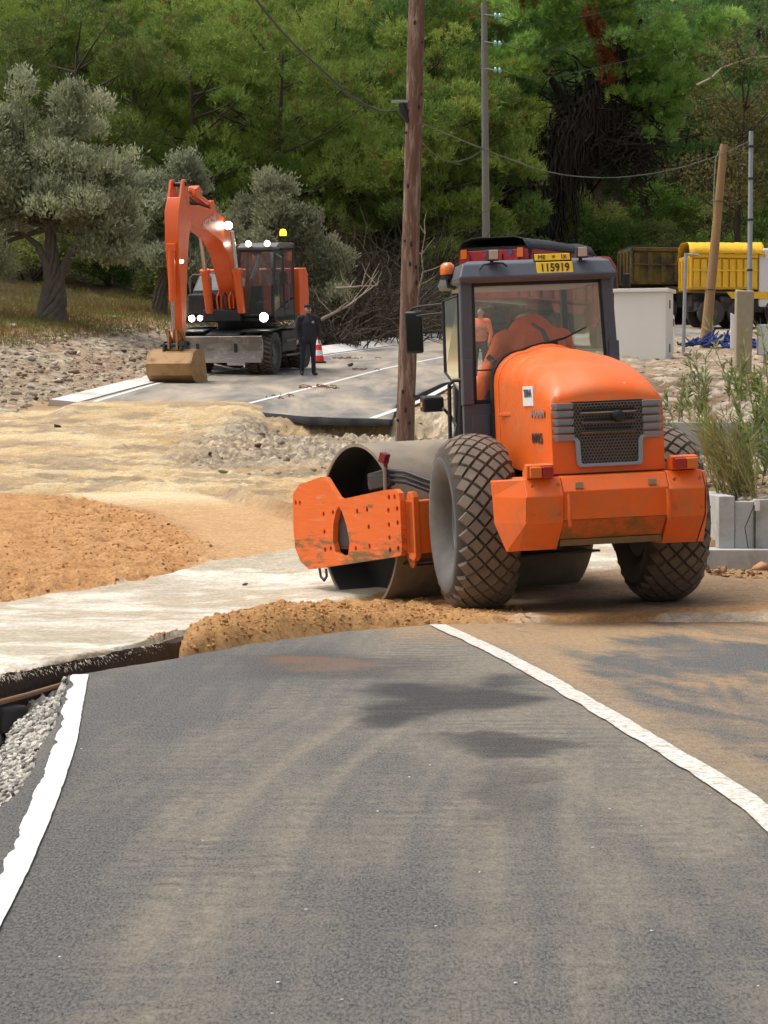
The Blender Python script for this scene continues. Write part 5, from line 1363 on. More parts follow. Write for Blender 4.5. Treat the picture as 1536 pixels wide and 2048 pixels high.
def face_bits(parent, hx=0.0, hy=0.0, hz=0.0):
    ed = mat('eye_dark', (0.02, 0.015, 0.012), 0.3)
    for s in (-1, 1):
        mb = MB(); mb.ball((hx + s * 0.030, hy - 0.094, hz + 0.0), (0.011, 0.006, 0.006), 8, 6); mb.build('eye', ed, parent)
        mb = MB(); mb.box((hx + s * 0.031, hy - 0.095, hz + 0.022), (0.034, 0.008, 0.007)); mb.build('eyebrow', HAIR, parent)
    mb = MB(); mb.box((hx, hy - 0.088, hz - 0.068), (0.046, 0.010, 0.009)); mb.build('mouth', mat('lips', (0.30, 0.11, 0.09), 0.5), parent)


px_, py_ = -1.89, 61.4
po = person('person', standing(0, 1, 2, 3, 4), [NAVY, TROUS, SKIN, SHOE, HAIR], (px_, py_, float(base(py_)) + 0.06), R(14), 'man in dark jacket and trousers standing beside the excavator steps')
face_bits(po, 0, 0, 1.645)
mb = MB(); mb.bb((0.07, -0.140, 1.30), (0.125, -0.128, 1.35)); mb.build('badge', mat('grey_badge', (0.45, 0.42, 0.36), 0.6), po)
mb = MB(); mb.lathe([(0.088, 0.0), (0.092, 0.02), (0.090, 0.05), (0.07, 0.075), (0.001, 0.085)], (0, 0.022, 1.69), 'z', 18); mb.prism([(-0.15, 1.695), (-0.06, 1.70), (-0.06, 1.71), (-0.15, 1.703)], 'x', -0.06, 0.06); mb.build('cap', NAVY, po, smooth=50)

# worker in an orange vest further up the road, seen through the roller's cab
wx, wy = 2.38, 61.0
wo = person('person', standing(0, 1, 2, 3, 4), [HIVIS2, mat('brown_trousers', (0.07, 0.06, 0.05), 0.9), SKIN, SHOE, HAIR], (wx, wy, gz(wx, wy) + 0.05), R(-30), 'worker in pale orange vest standing on the upper road behind the roller cab')
face_bits(wo, 0, 0, 1.645)
for z in (1.08, 1.24):
    mb = MB(); mb.lathe([(1.0, -0.025), (1.0, 0.025)], (0, 0, 0), 'z', 24); o = mb.build('reflective_band', TAPE, wo, recalc=False); o.scale = (0.196, 0.136, 1.0); o.location = (0, 0, z)

# roller driver, bent forward and sideways over the controls (coordinates of the roller, baked to the world)
S = []
hip = (0.16, 0.80, 1.82); chest = (0.06, 0.86, 2.22)
S += [(hip, (0.20, 0.17), (0.14, 0.82, 1.98), (0.21, 0.17), 1), ((0.13, 0.82, 2.0), (0.235, 0.17), chest, (0.27, 0.18), 0), (chest, (0.27, 0.175), (0.02, 0.96, 2.36), (0.20, 0.14), 0), ((0.02, 1.0, 2.36), 0.07, (0.0, 1.12, 2.36), 0.065, 2), ((-0.01, 1.14, 2.36), (0.08, 0.09), (-0.02, 1.22, 2.32), (0.075, 0.085), 2),
      ((-0.01, 1.14, 2.40), (0.085, 0.08), (-0.02, 1.20, 2.38), (0.08, 0.08), 4)]
la, le, lw = (-0.22, 0.92, 2.24), (-0.38, 0.94, 1.96), (-0.46, 1.12, 1.76)
ra, re, rw_ = (0.32, 0.94, 2.26), (0.42, 1.04, 2.08), (0.24, 1.22, 2.02)
S += [((-0.10, 0.90, 2.26), 0.12, la, 0.125, 0), (la, 0.115, le, 0.092, 0), (le, 0.092, lw, 0.065, 0)] + hand(-1, lw, (-0.1, 0.5, -0.8), 2)
S += [((0.16, 0.92, 2.27), 0.11, ra, 0.11, 0), (ra, 0.10, re, 0.08, 0), (re, 0.078, rw_, 0.058, 0)] + hand(1, rw_, (-0.6, 0.6, 0.2), 2)
for s in (-1, 1):
    S += [((0.18 + s * 0.1, 0.84, 1.78), 0.105, (0.16 + s * 0.14, 1.22, 1.74), 0.08, 1), ((0.16 + s * 0.14, 1.22, 1.74), 0.075, (0.15 + s * 0.14, 1.30, 1.48), 0.058, 1), ((0.15 + s * 0.14, 1.29, 1.46), 0.05, (0.15 + s * 0.14, 1.38, 1.45), 0.04, 3)]
S = [((p0[0], p0[1] + 0.30, p0[2] + 0.10), r0, (p1[0], p1[1] + 0.30, p1[2] + 0.10), r1, mi) for p0, r0, p1, r1, mi in S]
dv = person('person', S, [HIVIS, TROUS, SKIN, SHOE, HAIR], RO.location, 0, 'roller driver in bright orange jacket bent over inside the cab')
dv.rotation_euler = RO.rotation_euler.copy()
for pts in ([(0.02, 0.83, 2.40), (0.10, 0.735, 2.33), (0.13, 0.685, 2.22), (0.15, 0.665, 2.08), (0.15, 0.66, 1.96)], [(-0.40, 0.845, 2.13), (-0.31, 0.825, 2.04), (-0.22, 0.80, 1.97)], [(-0.12, 0.70, 1.99), (0.02, 0.655, 1.97), (0.20, 0.65, 1.97), (0.36, 0.70, 1.99)]):
    mb = MB(); mb.tube([(p[0], p[1] + 0.30, p[2] + 0.10) for p in pts], 0.026, 8); o = mb.build('reflective_band', TAPE_D, dv, smooth=60)
# ------------------------------------------------------------------ trucks on the upper road
YEL = mat('yellow_tipper', (0.80, 0.46, 0.02), 0.5, 0, 0.1, 1.5, dirt=(0.45, 0.28, 0.08), dscale=1.2, damt=(0.52, 0.75))
OCHRE = mat('weathered_tipper', (0.17, 0.115, 0.018), 0.8, 0, 0.35, 1.5, dirt=(0.06, 0.05, 0.035), dscale=1.5, damt=(0.42, 0.62))
TARP_Y = mat('yellow_tarpaulin', (0.86, 0.48, 0.02), 0.75, 0, 0.1, 1.2, bmp=0.5, bscale=3, bdist=0.08)
TARP_K = mat('black_tarpaulin', (0.020, 0.022, 0.026), 0.7, 0, 0.3, 1.2, bmp=0.6, bscale=3, bdist=0.08)
TRUCK_DK = mat('truck_underside', (0.022, 0.021, 0.02), 0.8, 0, 0.3, 2, dirt=(0.08, 0.07, 0.055), damt=(0.45, 0.7))
CAB_W = mat('white_truck_cab', (0.72, 0.72, 0.70), 0.35, 0, 0.04)
DUSTY_WHEEL = mat('dusty_wheel', (0.15, 0.13, 0.11), 0.9, 0, 0.25, 4)


def tarp(mb, L0, L1, W, z, h, nx=26, ny=9, seed=1):
    rg = []
    for i in range(nx + 1):
        x = L0 + (L1 - L0) * i / nx; ring = []
        for j in range(ny + 1):
            t = -1 + 2 * j / ny; sag = float(fbm(np.array(i * 0.5), np.array(j * 0.5 + seed), 101 + seed)) - 0.5
            zz = z + h * (1 - abs(t) ** 3.5) + 0.10 * sag * (1 - abs(t) ** 4)
            if abs(t) == 1: zz = z - 0.10 - 0.16 * abs(sag) - (0.16 if i in (0, nx) else 0)
            ring.append((x, t * W, zz))
        rg.append(ring)
    mb.loft(rg, closed=False, caps=False)


def tipper(name, loc, rotz, label, body, tarpm, cabm, ribs=11, side_bars=True, cab=True, axles=(-2.6, -1.3, 2.2), length=5.2, bh=1.35, zb=1.35, lights=False, cab_gap=0.35, cover=True, tarp_h=0.36):
    """truck with its length along x (front at +x)"""
    T = empty(name, loc, rotz); tag(T, label, 'truck', None)
    W = 1.22; X0 = -length * 0.68; X1 = X0 + length
    mb = MB(); mb.bb((X0 + 0.1, -W + 0.06, zb), (X1, W - 0.06, zb + bh)); tb = mb.build('tipper_body', body, T)
    for s in (-1, 1):
        for k in range(ribs):
            x = X0 + 0.25 + (length - 0.4) * k / (ribs - 1)
            mb = MB(); mb.prism([(x - 0.10, 0), (x + 0.10, 0), (x + 0.06, 0.09), (x - 0.06, 0.09)] if False else [(x - 0.11, zb + 0.05), (x + 0.11, zb + 0.05), (x + 0.11, zb + bh - 0.16), (x - 0.11, zb + bh - 0.16)], 'y', s * (W - 0.06), s * (W + 0.035)); mb.build('rib', body, tb, bevel=0.03)
        if side_bars:
            for z in (zb + bh - 0.11, zb + bh * 0.52):
                mb = MB(); mb.bb((X0 + 0.1, s * (W - 0.06), z), (X1, s * (W + 0.055), z + (0.16 if z > zb + 1 else 0.07))); mb.build('side_rail', body, tb, bevel=0.02)
    for s in (-1, 1): pass
    mb = MB(); mb.bb((X0 + 0.02, -W + 0.02, zb + 0.02), (X0 + 0.098, W - 0.02, zb + bh + 0.02)); tg = mb.build('tailgate', body, tb, bevel=0.02)
    for k in range(4):
        y = -0.85 + 0.57 * k
        mb = MB(); mb.bb((X0 - 0.05, y - 0.06, zb + 0.1), (X0 + 0.018, y + 0.06, zb + bh - 0.1)); mb.build('rib', body, tg, bevel=0.015)
    mb = MB(); mb.prism([(X0 + 1.4, zb - 0.10), (X0 + 3.6, zb - 0.10), (X0 + 3.4, zb - 0.36), (X0 + 1.6, zb - 0.36)], 'y', -W - 0.02, -W + 0.03); mb.build('side_board', body, tb)
    if lights:
        for y, mm in ((-0.98, AMBER_LENS), (0.98, AMBER_LENS)):
            mb = MB(); mb.bb((X0 - 0.08, y - 0.10, zb + bh - 0.22), (X0 - 0.052, y + 0.10, zb + bh + 0.06)); mb.build('marker_lamp', mm, tg)
        mb = MB(); mb.cyl((X0 - 0.06, -0.62, zb + bh - 0.06), (X0 - 0.052, -0.62, zb + bh - 0.06), 0.08); mb.build('round_emblem', mat('blue_emblem', (0.05, 0.08, 0.25), 0.5), tg)
    if cover:
      mb = MB(); tarp(mb, X0 - 0.02, X1 + 0.25, W + 0.10, zb + bh + 0.16, tarp_h); o = mb.build('tarpaulin', tarpm, T, smooth=60, recalc=False)
      md = o.modifiers.new('s', 'SOLIDIFY'); md.thickness = 0.02
    mb = MB(); mb.bb((X0 + 0.1, -W + 0.02, zb + bh), (X1, W - 0.02, zb + bh + 0.12)); mb.build('load_rim', TRUCK_DK, tb)
    mb = MB(); mb.bb((X0 + 0.2, -0.5, 0.8), (X1 + 1.6, 0.5, 1.25)); mb.bb((X0 + 0.3, -1.1, 0.62), (X0 + 0.5, 1.1, 0.95)); ch_ = mb.build('chassis', TRUCK_DK, T)
    for s in (-1, 1):
        mb = MB(); mb.bb((-0.6, s * 1.12, 0.55), (1.1, s * 0.7, 1.15)); mb.build('fuel_tank', TRUCK_DK, ch_, bevel=0.05)
        for ax in axles:
            mb = MB(); mb.lathe([(0.24, -0.14), (0.34, -0.16), (0.49, -0.15), (0.52, -0.10), (0.52, 0.10), (0.49, 0.15), (0.34, 0.16), (0.24, 0.14)], (ax, s * 1.05, 0.52), 'y', 26); wh = mb.build('wheel', [RUBBER], T, smooth=45)
            mb = MB(); mb.lathe([(0.33, 0.155 * s), (0.27, 0.10 * s), (0.14, 0.06 * s), (0.12, 0.14 * s), (0.001, 0.14 * s)], (ax, s * 1.05, 0.52), 'y', 20); mb.build('rim', DUSTY_WHEEL, wh, smooth=40)
    if cab:
        cx = X1 + cab_gap
        mb = MB(); mb.prism([(cx, 0.75), (cx + 1.75, 0.65), (cx + 1.85, 1.7), (cx + 1.62, 2.75), (cx + 1.2, 3.02), (cx + 0.1, 2.98), (cx, 2.8)], 'y', -1.2, 1.2); cb_ = mb.build('cab', cabm, T, bevel=0.08)
        for s in (-1, 1):
            mb = MB(); y = s * 1.205; mb.add([(cx + 0.55, y, 1.75), (cx + 1.68, y, 1.78), (cx + 1.50, y, 2.62), (cx + 0.55, y, 2.62)], [(0, 1, 2, 3)]); o = mb.build('side_window', GLASS_DARK, cb_)
            mb = MB(); mb.add([(cx + 0.55, s * 1.201, 1.75), (cx + 1.68, s * 1.201, 1.78), (cx + 1.50, s * 1.201, 2.62), (cx + 0.55, s * 1.201, 2.62)], [(0, 1, 2, 3)]); mb.build('window_opening', BLACK, o)
            mb = MB(); mb.lathe([(0.56, -0.02), (0.62, -0.02), (0.62, 0.05), (0.56, 0.05)], (cx + 0.85, s * 1.19, 0.55), 'y', 24); mb.build('wheel_arch', TRUCK_DK, cb_)
            mb = MB(); mb.lathe([(0.24, -0.14), (0.34, -0.16), (0.52, -0.12), (0.52, 0.12), (0.34, 0.16), (0.24, 0.14), (0.1, 0.1), (0.001, 0.1)], (cx + 0.85, s * 1.08, 0.52), 'y', 26); mb.build('wheel', RUBBER, T, smooth=45)
            mb = MB(); mb.box((cx + 1.95, s * 1.38, 2.25), (0.12, 0.22, 0.55)); mb.build('mirror', BLACK, cb_, bevel=0.03)
        mb = MB(); mb.cyl((cx + 0.5, -0.8, 3.0), (cx + 0.5, -0.8, 3.2), 0.07, n=12); mb.build('beacon', AMBER_LENS, cb_)
        mb = MB(); mb.add([(cx + 1.872, -1.05, 1.75), (cx + 1.872, 1.05, 1.75), (cx + 1.655, 1.0, 2.68), (cx + 1.655, -1.0, 2.68)], [(0, 1, 2, 3)]); mb.build('windscreen', GLASS_DARK, cb_)
    return T


# yellow tipper heading right across the view
tipper('tipper_truck', (13.36, 95.5, 5.22), (0, 0, R(4)), 'tipper truck with bright yellow ribbed body, yellow tarpaulin and white cab', YEL, TARP_Y, CAB_W, ribs=9, length=2.62, bh=1.30, zb=1.42, axles=(-0.95, 0.20), cab_gap=0.04)
# weathered ochre tipper under the trees
tipper('tipper_truck', (12.2, 100.5, 5.60), (0, 0, R(8)), 'weathered ochre tipper truck body in the shade of the trees', OCHRE, TARP_K, TRUCK_DK, ribs=7, length=3.7, bh=1.42, zb=1.50, axles=(-1.1, 0.2), cab=False, cover=False)
# red tipper behind the roller
tipper('tipper_truck', (4.75, 76.5, 3.78), (0, 0, R(57)), 'red tipper truck with a black tarpaulin just behind the roller cab', RED_PAINT, TARP_K, RED_PAINT, ribs=6, length=4.0, bh=1.45, zb=1.50, lights=True, cab_gap=0.1, tarp_h=0.24)

# ------------------------------------------------------------------ white cabinet and street furniture on the right bank
CABW = mat('cream_cabinet', (0.72, 0.69, 0.63), 0.6, 0, 0.03, 1, dirt=(0.55, 0.48, 0.38), dscale=1.0, damt=(0.62, 0.85))
cbx, cby, cbz = 6.33, 60.0, 2.92
CA = empty('utility_cabinet', (cbx, cby, cbz - 0.05), (0, 0, R(-18)))
tag(CA, 'tall cream utility cabinet with a flat overhanging top', 'cabinet')
mb = MB(); mb.bb((-0.66, -0.42, 0), (0.62, 0.42, 1.86)); mb.build('cabinet_body', CABW, CA, bevel=0.01)
mb = MB(); mb.bb((-0.72, -0.48, 1.862), (0.68, 0.48, 1.95)); mb.build('cabinet_top', CABW, CA, bevel=0.012)
mb = MB(); mb.bb((-0.63, -0.425, 0.10), (0.59, -0.421, 1.80)); mb.build('cabinet_door', CABW, CA, bevel=0.004)
for z in (0.42, 1.48):
    mb = MB(); mb.bb((0.621, -0.05, z), (0.632, 0.05, z + 0.20)); mb.build('lock_plate', BLACK, CA)
mb = MB(); mb.bb((-0.75, -0.50, -0.25), (0.75, 0.5, 0.02)); mb.build('plinth', mat('plinth_concrete', (0.42, 0.37, 0.29), 0.9, 0, 0.2, 3), CA)

WOOD_T = mat('tan_pole_wood', (0.30, 0.185, 0.085), 0.85, 0, 0.18, 9, bmp=0.4, bscale=18)
WOOD_P = mat('grey_post_wood', (0.33, 0.27, 0.18), 0.9, 0, 0.18, 9, bmp=0.5, bscale=14)
GALV = mat('galvanised', (0.36, 0.38, 0.40), 0.5, 0.5, 0.12, 8)
# leaning wooden pole
lx, ly = 8.55, 66.0
mb = MB(); mb.tube([(lx, ly, Gs(lx, ly) - 0.3), (lx + 0.27, ly, Gs(lx, ly) + 2.6), (lx + 0.51, ly, Gs(lx, ly) + 5.42)], [0.150, 0.125, 0.098], 14)
lp = mb.build('leaning_pole', WOOD_T, smooth=50); tag(lp, 'tan wooden pole leaning to one side with a loop of wire on top', 'pole')
mb = MB(); z0 = Gs(lx, ly); mb.tube([(lx + 0.43, ly - 0.1, z0 + 5.20), (lx + 0.36, ly - 0.12, z0 + 5.22), (lx + 0.27, ly - 0.12, z0 + 5.0), (lx + 0.24, ly - 0.12, z0 + 4.4), (lx + 0.22, ly - 0.12, z0 + 3.6)], 0.014, 6); mb.build('wire_loop', mat('pale_wire', (0.25, 0.28, 0.2), 0.6), lp)
for z in (1.55, 3.9):
    mb = MB(); t = z / 5.42; mb.tube([(lx + 0.51 * t + 0.145 * math.cos(a), ly + 0.145 * math.sin(a), z0 + z) for a in np.linspace(0, 2 * math.pi, 13)], 0.012, 5); mb.build('strap', TRUCK_DK, lp)
# galvanised pole and stub post
gx, gy = 8.02, 54.0
gz0 = Gs(gx, gy)
mb = MB(); mb.tube([(gx, gy + 0.25, gz0 - 0.2), (gx + 0.02, gy + 0.25, gz0 + 5.26)], [0.062, 0.050], 12); gp = mb.build('steel_pole', GALV, smooth=50)
tag(gp, 'slim galvanised steel pole standing behind the squat wooden post', 'pole')
for z in (2.2, 3.3, 4.2, 4.9):
    mb = MB(); mb.cyl((gx + 0.01, gy + 0.25, gz0 + z), (gx + 0.01, gy + 0.25, gz0 + z + 0.05), 0.064); mb.build('band', TRUCK_DK, gp)
sx_, sy_ = 7.70, 53.0
mb = MB(); zz = Gs(sx_, sy_); rg = []
for z, w in ((-0.3, 0.17), (0.0, 0.165), (1.2, 0.185), (1.78, 0.19)):
    rg.append([(sx_ + 0.02 * z - w, sy_ - 0.15, zz + z), (sx_ + 0.02 * z + w, sy_ - 0.15, zz + z), (sx_ + 0.02 * z + w, sy_ + 0.15, zz + z), (sx_ + 0.02 * z - w, sy_ + 0.15, zz + z + (0.04 if z > 1.5 else 0))])
mb.loft(rg); tag(mb.build('stub_post', WOOD_P, bevel=0.03), 'squat weathered square post in front of the steel pole', 'post')
mb = MB(); mb.bb((8.02, 52.9, 3.05), (8.36, 53.15, 3.70)); bx_ = mb.build('meter_box', mat('pale_grey_box', (0.55, 0.58, 0.57), 0.6, 0, 0.05, 2), bevel=0.02); tag(bx_, 'pale grey meter box beside the squat post', 'meter box')
mb = MB(); mb.tube([(8.19, 53.02, Gs(8.19, 53.0) - 0.1), (8.19, 53.02, 3.05)], 0.04, 8); mb.build('stand', GALV, bx_)
# thin steel frame post with a cross arm and the delineator beside the cabinet
tx_, ty_ = 7.45, 61.5; tz_ = Gs(tx_, ty_)
mb = MB(); mb.tube([(tx_, ty_, tz_ - 0.2), (tx_ + 0.06, ty_, tz_ + 2.55)], 0.045, 8); mb.tube([(tx_ + 0.06, ty_, tz_ + 2.52), (tx_ + 0.38, ty_, tz_ + 2.50)], 0.03, 8)
tag(mb.build('sign_post', GALV, smooth=50), 'thin grey steel post with a short arm beside the cream cabinet', 'post')
dx_, dy_ = 7.28, 62.5; dz_ = Gs(dx_, dy_)
mb = MB(); mb.prism([(-0.07, 0), (0.07, 0), (0.07, 0.95), (0.0, 1.05), (-0.07, 0.98)], 'y', -0.03, 0.03); dl = mb.build('road_delineator', WHITE_P, bevel=0.01); dl.location = (dx_, dy_, dz_)
tag(dl, 'white road delineator with red reflector behind the cabinet', 'delineator')
mb = MB(); mb.bb((-0.055, -0.034, 0.68), (0.055, -0.0305, 0.88)); mb.build('reflector', RED_LENS, dl)
mb = MB(); mb.prism([(-0.05, 0), (0.05, 0), (0.05, 0.85), (-0.05, 0.9)], 'y', -0.03, 0.03); dl2 = mb.build('marker_post', WHITE_P, bevel=0.01); dl2.location = (8.75, 62.0, Gs(8.75, 62) + 0.15); tag(dl2, 'short white marker post beside the squat wooden post', 'post')
# heap of blue netting at the foot of the leaning pole
BLUE = mat('blue_netting', (0.03, 0.06, 0.22), 0.8, 0, 0.3, 10)
mb = MB(); r2 = random.Random(12)
for k in range(34):
    cx, cy = lx + r2.gauss(0.30, 0.50), ly - 0.6 + r2.gauss(0, 0.2); pts = []
    for q in range(6):
        pts.append((cx + r2.uniform(-0.28, 0.28), cy + r2.uniform(-0.15, 0.15), Gs(cx, cy) + 0.06 + abs(r2.gauss(0.0, 0.18)) * math.exp(-(cx - lx - 0.3) ** 2)))
    mb.tube(pts, r2.uniform(0.02, 0.05), 5)
tag(mb.build('netting_heap', BLUE, smooth=60), 'tangled heap of blue netting at the foot of the leaning pole', 'netting')

# ------------------------------------------------------------------ concrete formwork walls on the right
CONC = mat('pale_concrete', (0.43, 0.44, 0.42), 0.85, 0, 0.12, 2, dirt=(0.27, 0.25, 0.20), dscale=3.0, damt=(0.45, 0.75), bmp=0.2, bscale=20)
def wall(name, label, boxes, matl=CONC):
    W_ = empty(name, boxes[0][1]); tag(W_, label, 'wall')
    for nm, a, b_ in boxes:
        mb = MB(); o_ = boxes[0][1]
        mb.bb([a[i] - o_[i] for i in range(3)], [b_[i] - o_[i] for i in range(3)]); mb.build(nm, matl, W_, bevel=0.01)
    return W_
W1 = wall('concrete_wall', 'low pale concrete box wall on a footing beside the roller tyre', [
    ('footing', (3.55, 27.25, -0.06), (9.5, 28.0, 0.215)), ('wall_panel', (4.14, 27.50, 0.213), (4.68, 27.66, 0.765)), ('wall_panel', (4.683, 27.48, 0.213), (9.5, 27.64, 0.765)),
    ('end_wall', (3.74, 27.52, 0.213), (3.92, 30.5, 0.80)), ('wing_panel', (3.923, 27.54, 0.213), (4.137, 27.68, 0.74))])
mb = MB(); mb.bb((4.132, 27.46, 0.215), (4.146, 27.478, 0.70)); o = mb.build('dark_joint', TRUCK_DK, W1); o.location = -W1.location
mb = MB(); mb.tube([(4.06, 27.43, 0.22), (4.02, 27.42, 0.45), (4.12, 27.42, 0.70)], 0.006, 6); o = mb.build('loose_wire', TRUCK_DK, W1); o.location = -W1.location
mb = MB(); mb.box((4.16, 27.44, 0.70), (0.05, 0.02, 0.12)); o = mb.build('white_tag', WHITE_P, W1); o.location = -W1.location
wall('concrete_wall', 'thin concrete terrace edge above the plants beside the tyre', [('coping', (4.0, 36.2, 1.10), (12, 36.42, 1.62))])
wall('concrete_slab', 'flat concrete slab edge below the squat post and meter box', [('slab', (5.9, 50.3, 2.15), (12.5, 53.6, 2.52))])

# ------------------------------------------------------------------ wooden line pole by the broken edge, far pole, cables
BARK = mat('weathered_pole_wood', (0.155, 0.082, 0.058), 0.9, 0, 0.35, 7, dirt=(0.34, 0.26, 0.20), dscale=6, damt=(0.50, 0.66), bmp=0.8, bscale=16, bdist=0.03)
# stretch the grain along the pole
nt = BARK.node_tree; tcn = [n for n in nt.nodes if n.type == 'TEX_COORD'][0]; mp = nt.nodes.new('ShaderNodeMapping'); mp.inputs['Scale'].default_value = (2.2, 2.2, 0.32)
outs = [l.to_socket for l in list(tcn.outputs['Object'].links)]
for s_ in outs: nt.links.new(mp.outputs[0], s_)
nt.links.new(tcn.outputs['Object'], mp.inputs[0])
pz = Gs(0.33, 39.0)
mb = MB(); n = 40
rg = []
for k in range(n + 1):
    t = k / n; z = pz - 0.5 + 10.2 * t; r = 0.150 - 0.030 * t; cx = 0.32 + 0.028 * (z - pz) ; rg.append([(cx + r * (1 + 0.05 * math.sin(3 * a + 5 * t) + 0.05 * (rng.random() - 0.5)) * math.cos(a), 39.0 + r * math.sin(a), z) for a in np.linspace(0, 2 * math.pi, 15)[:-1]])
mb.loft(rg); pole = mb.build('line_pole', BARK, smooth=60); tag(pole, 'tall rough brown wooden line pole beside the roller drum', 'pole')
r2 = random.Random(5)
for k in range(26):
    z = pz + r2.uniform(0.5, 8.5); a = r2.uniform(-2.6, -0.4); r = 0.150 - 0.03 * (z - pz) / 10; cx = 0.32 + 0.028 * (z - pz)
    mb = MB(); mb.ball((cx + r * math.cos(a), 39 + r * math.sin(a), z), (0.022, 0.022, r2.uniform(0.02, 0.05)), 8, 6); mb.build('knot', mat('pole_knot', (0.035, 0.02, 0.016), 0.95) if k == 0 else bpy.data.materials['pole_knot'], pole)
hb_z = 1.65 + (840 - 218) / 126.3
mb = MB(); mb.bb((0.32 + 0.028 * (hb_z - pz) - 0.36, 38.9, hb_z + 0.06), (0.32 + 0.028 * (hb_z - pz) - 0.1, 38.96, hb_z + 0.10)); br = mb.build('bracket', GALV, pole)
mb = MB(); mb.tube([(0.12 + 0.028 * (hb_z - pz), 38.93, hb_z + 0.05), (0.16 + 0.028 * (hb_z - pz), 38.93, hb_z - 0.10), (0.22 + 0.028 * (hb_z - pz), 38.9, hb_z - 0.25)], [0.05, 0.06, 0.03], 8); mb.build('cable_clamp', BLACK, br)


def cable(label, pts, r, matl):
    P = [Vector(p) for p in pts]; out = []
    for k in range(len(P) - 1):
        p0, p1, p2, p3 = P[max(k - 1, 0)], P[k], P[k + 1], P[min(k + 2, len(P) - 1)]
        for q in range(10):
            t = q / 10
            out.append(0.5 * ((2 * p1) + (p2 - p0) * t + (2 * p0 - 5 * p1 + 4 * p2 - p3) * t * t + (3 * p1 - p0 - 3 * p2 + p3) * t ** 3))
    out.append(P[-1]); mb = MB(); mb.tube(out, r, 6); return tag(mb.build('cable', matl, smooth=60), label, 'cable')
def at_(px, py, D):   # helper: a point at depth D seen at that height and side
    s = 4928.0 / D; return ((px - 768) / s, D, 1.65 + (840 - py) / s)
CAB_M = mat('cable_black', (0.03, 0.033, 0.03), 0.6); CAB_G = mat('cable_green', (0.09, 0.11, 0.085), 0.6)
cable('sagging black cable rising from the line pole towards the top of the picture', [at_(792, 226, 38.9), at_(755, 224, 37.8), at_(700, 195, 36.5), at_(640, 140, 35), at_(580, 85, 33.5), at_(495, -20, 31), at_(420, -150, 29)], 0.018, CAB_M)
cable('thin dark cable sagging from the line pole to the far pole', [at_(835, 280, 39.1), at_(870, 312, 50), at_(905, 326, 63), at_(940, 318, 77), at_(968, 300, 92)], 0.014, CAB_M)
cable('green-grey cable hanging in a long bow to the steel pole', [at_(840, 250, 39.1), at_(1010, 318, 43), at_(1100, 347, 46), at_(1180, 357, 48.5), at_(1260, 355, 50.5), at_(1350, 340, 52), at_(1430, 315, 53.2), at_(1497, 285, 54.3)], 0.011, CAB_G)
WOOD_G = mat('grey_far_pole', (0.22, 0.20, 0.17), 0.9, 0, 0.25, 5, bmp=0.5, bscale=12)
fpx, fpy = 3.74, 92.0
mb = MB(); z0 = Gs(fpx, fpy); mb.tube([(fpx + 0.1, fpy, z0 - 0.3), (fpx + 0.03, fpy, z0 + 6), (fpx - 0.03, fpy, 1.65 + 828 / 53.56)], [0.16, 0.135, 0.11], 12); fp = mb.build('far_pole', WOOD_G, smooth=60); tag(fp, 'grey wooden power pole among the pines with three glass insulators', 'pole')
INS = mat('glass_insulator', (0.30, 0.62, 0.58), 0.15, 0, 0.1, coat=0.5)
for py in (38, 92, 145):
    x, y, z = at_(990, py, 91.8)
    mb = MB(); mb.tube([(fpx - 0.02, 91.9, z + 0.08), (x - 0.08, 91.85, z + 0.02)], 0.02, 6); arm = mb.build('insulator_arm', GALV, fp)
    for q in range(2):
        mb = MB(); mb.lathe([(0.03, -0.05), (0.11, -0.03), (0.12, 0.02), (0.06, 0.06), (0.02, 0.08)], (x - 0.02 + q * 0.16, 91.8, z - q * 0.02), 'x', 12); mb.build('insulator', INS, arm, smooth=50)
    cable('thin power line from the %s insulator of the grey far pole' % {38: 'top', 92: 'middle', 145: 'lowest'}[py], [(x + 0.2, 91.8, z - 0.02), at_(1045, py + 14, 93), at_(1120, py + 10, 95), at_(1300, py - 30, 99)], 0.014, CAB_M)

# ------------------------------------------------------------------ traffic cone
kx, ky = -1.80, 68.0; kz = float(base(ky)) + 0.06
mb = MB(); mb.bb((-0.20, -0.20, 0), (0.20, 0.20, 0.04)); TCn = mb.build('traffic_cone', mat('cone_base', (0.10, 0.03, 0.02), 0.8), bevel=0.01); TCn.location = (kx, ky, kz)
tag(TCn, 'red and white traffic cone behind the dark-clothed man', 'traffic cone')
CRED = mat('cone_red', (0.75, 0.03, 0.02), 0.5); zs = [0.04, 0.19, 0.34, 0.49, 0.63, 0.75]
for k in range(5):
    r0 = 0.155 - 0.125 * (zs[k] - 0.04) / 0.71; r1 = 0.155 - 0.125 * (zs[k + 1] - 0.04) / 0.71
    mb = MB(); mb.lathe([(r0, zs[k]), (r1, zs[k + 1])], (0, 0, 0), 'z', 20); mb.build('cone_band', CRED if k % 2 == 0 else WHITE_P, TCn, smooth=50, recalc=False)
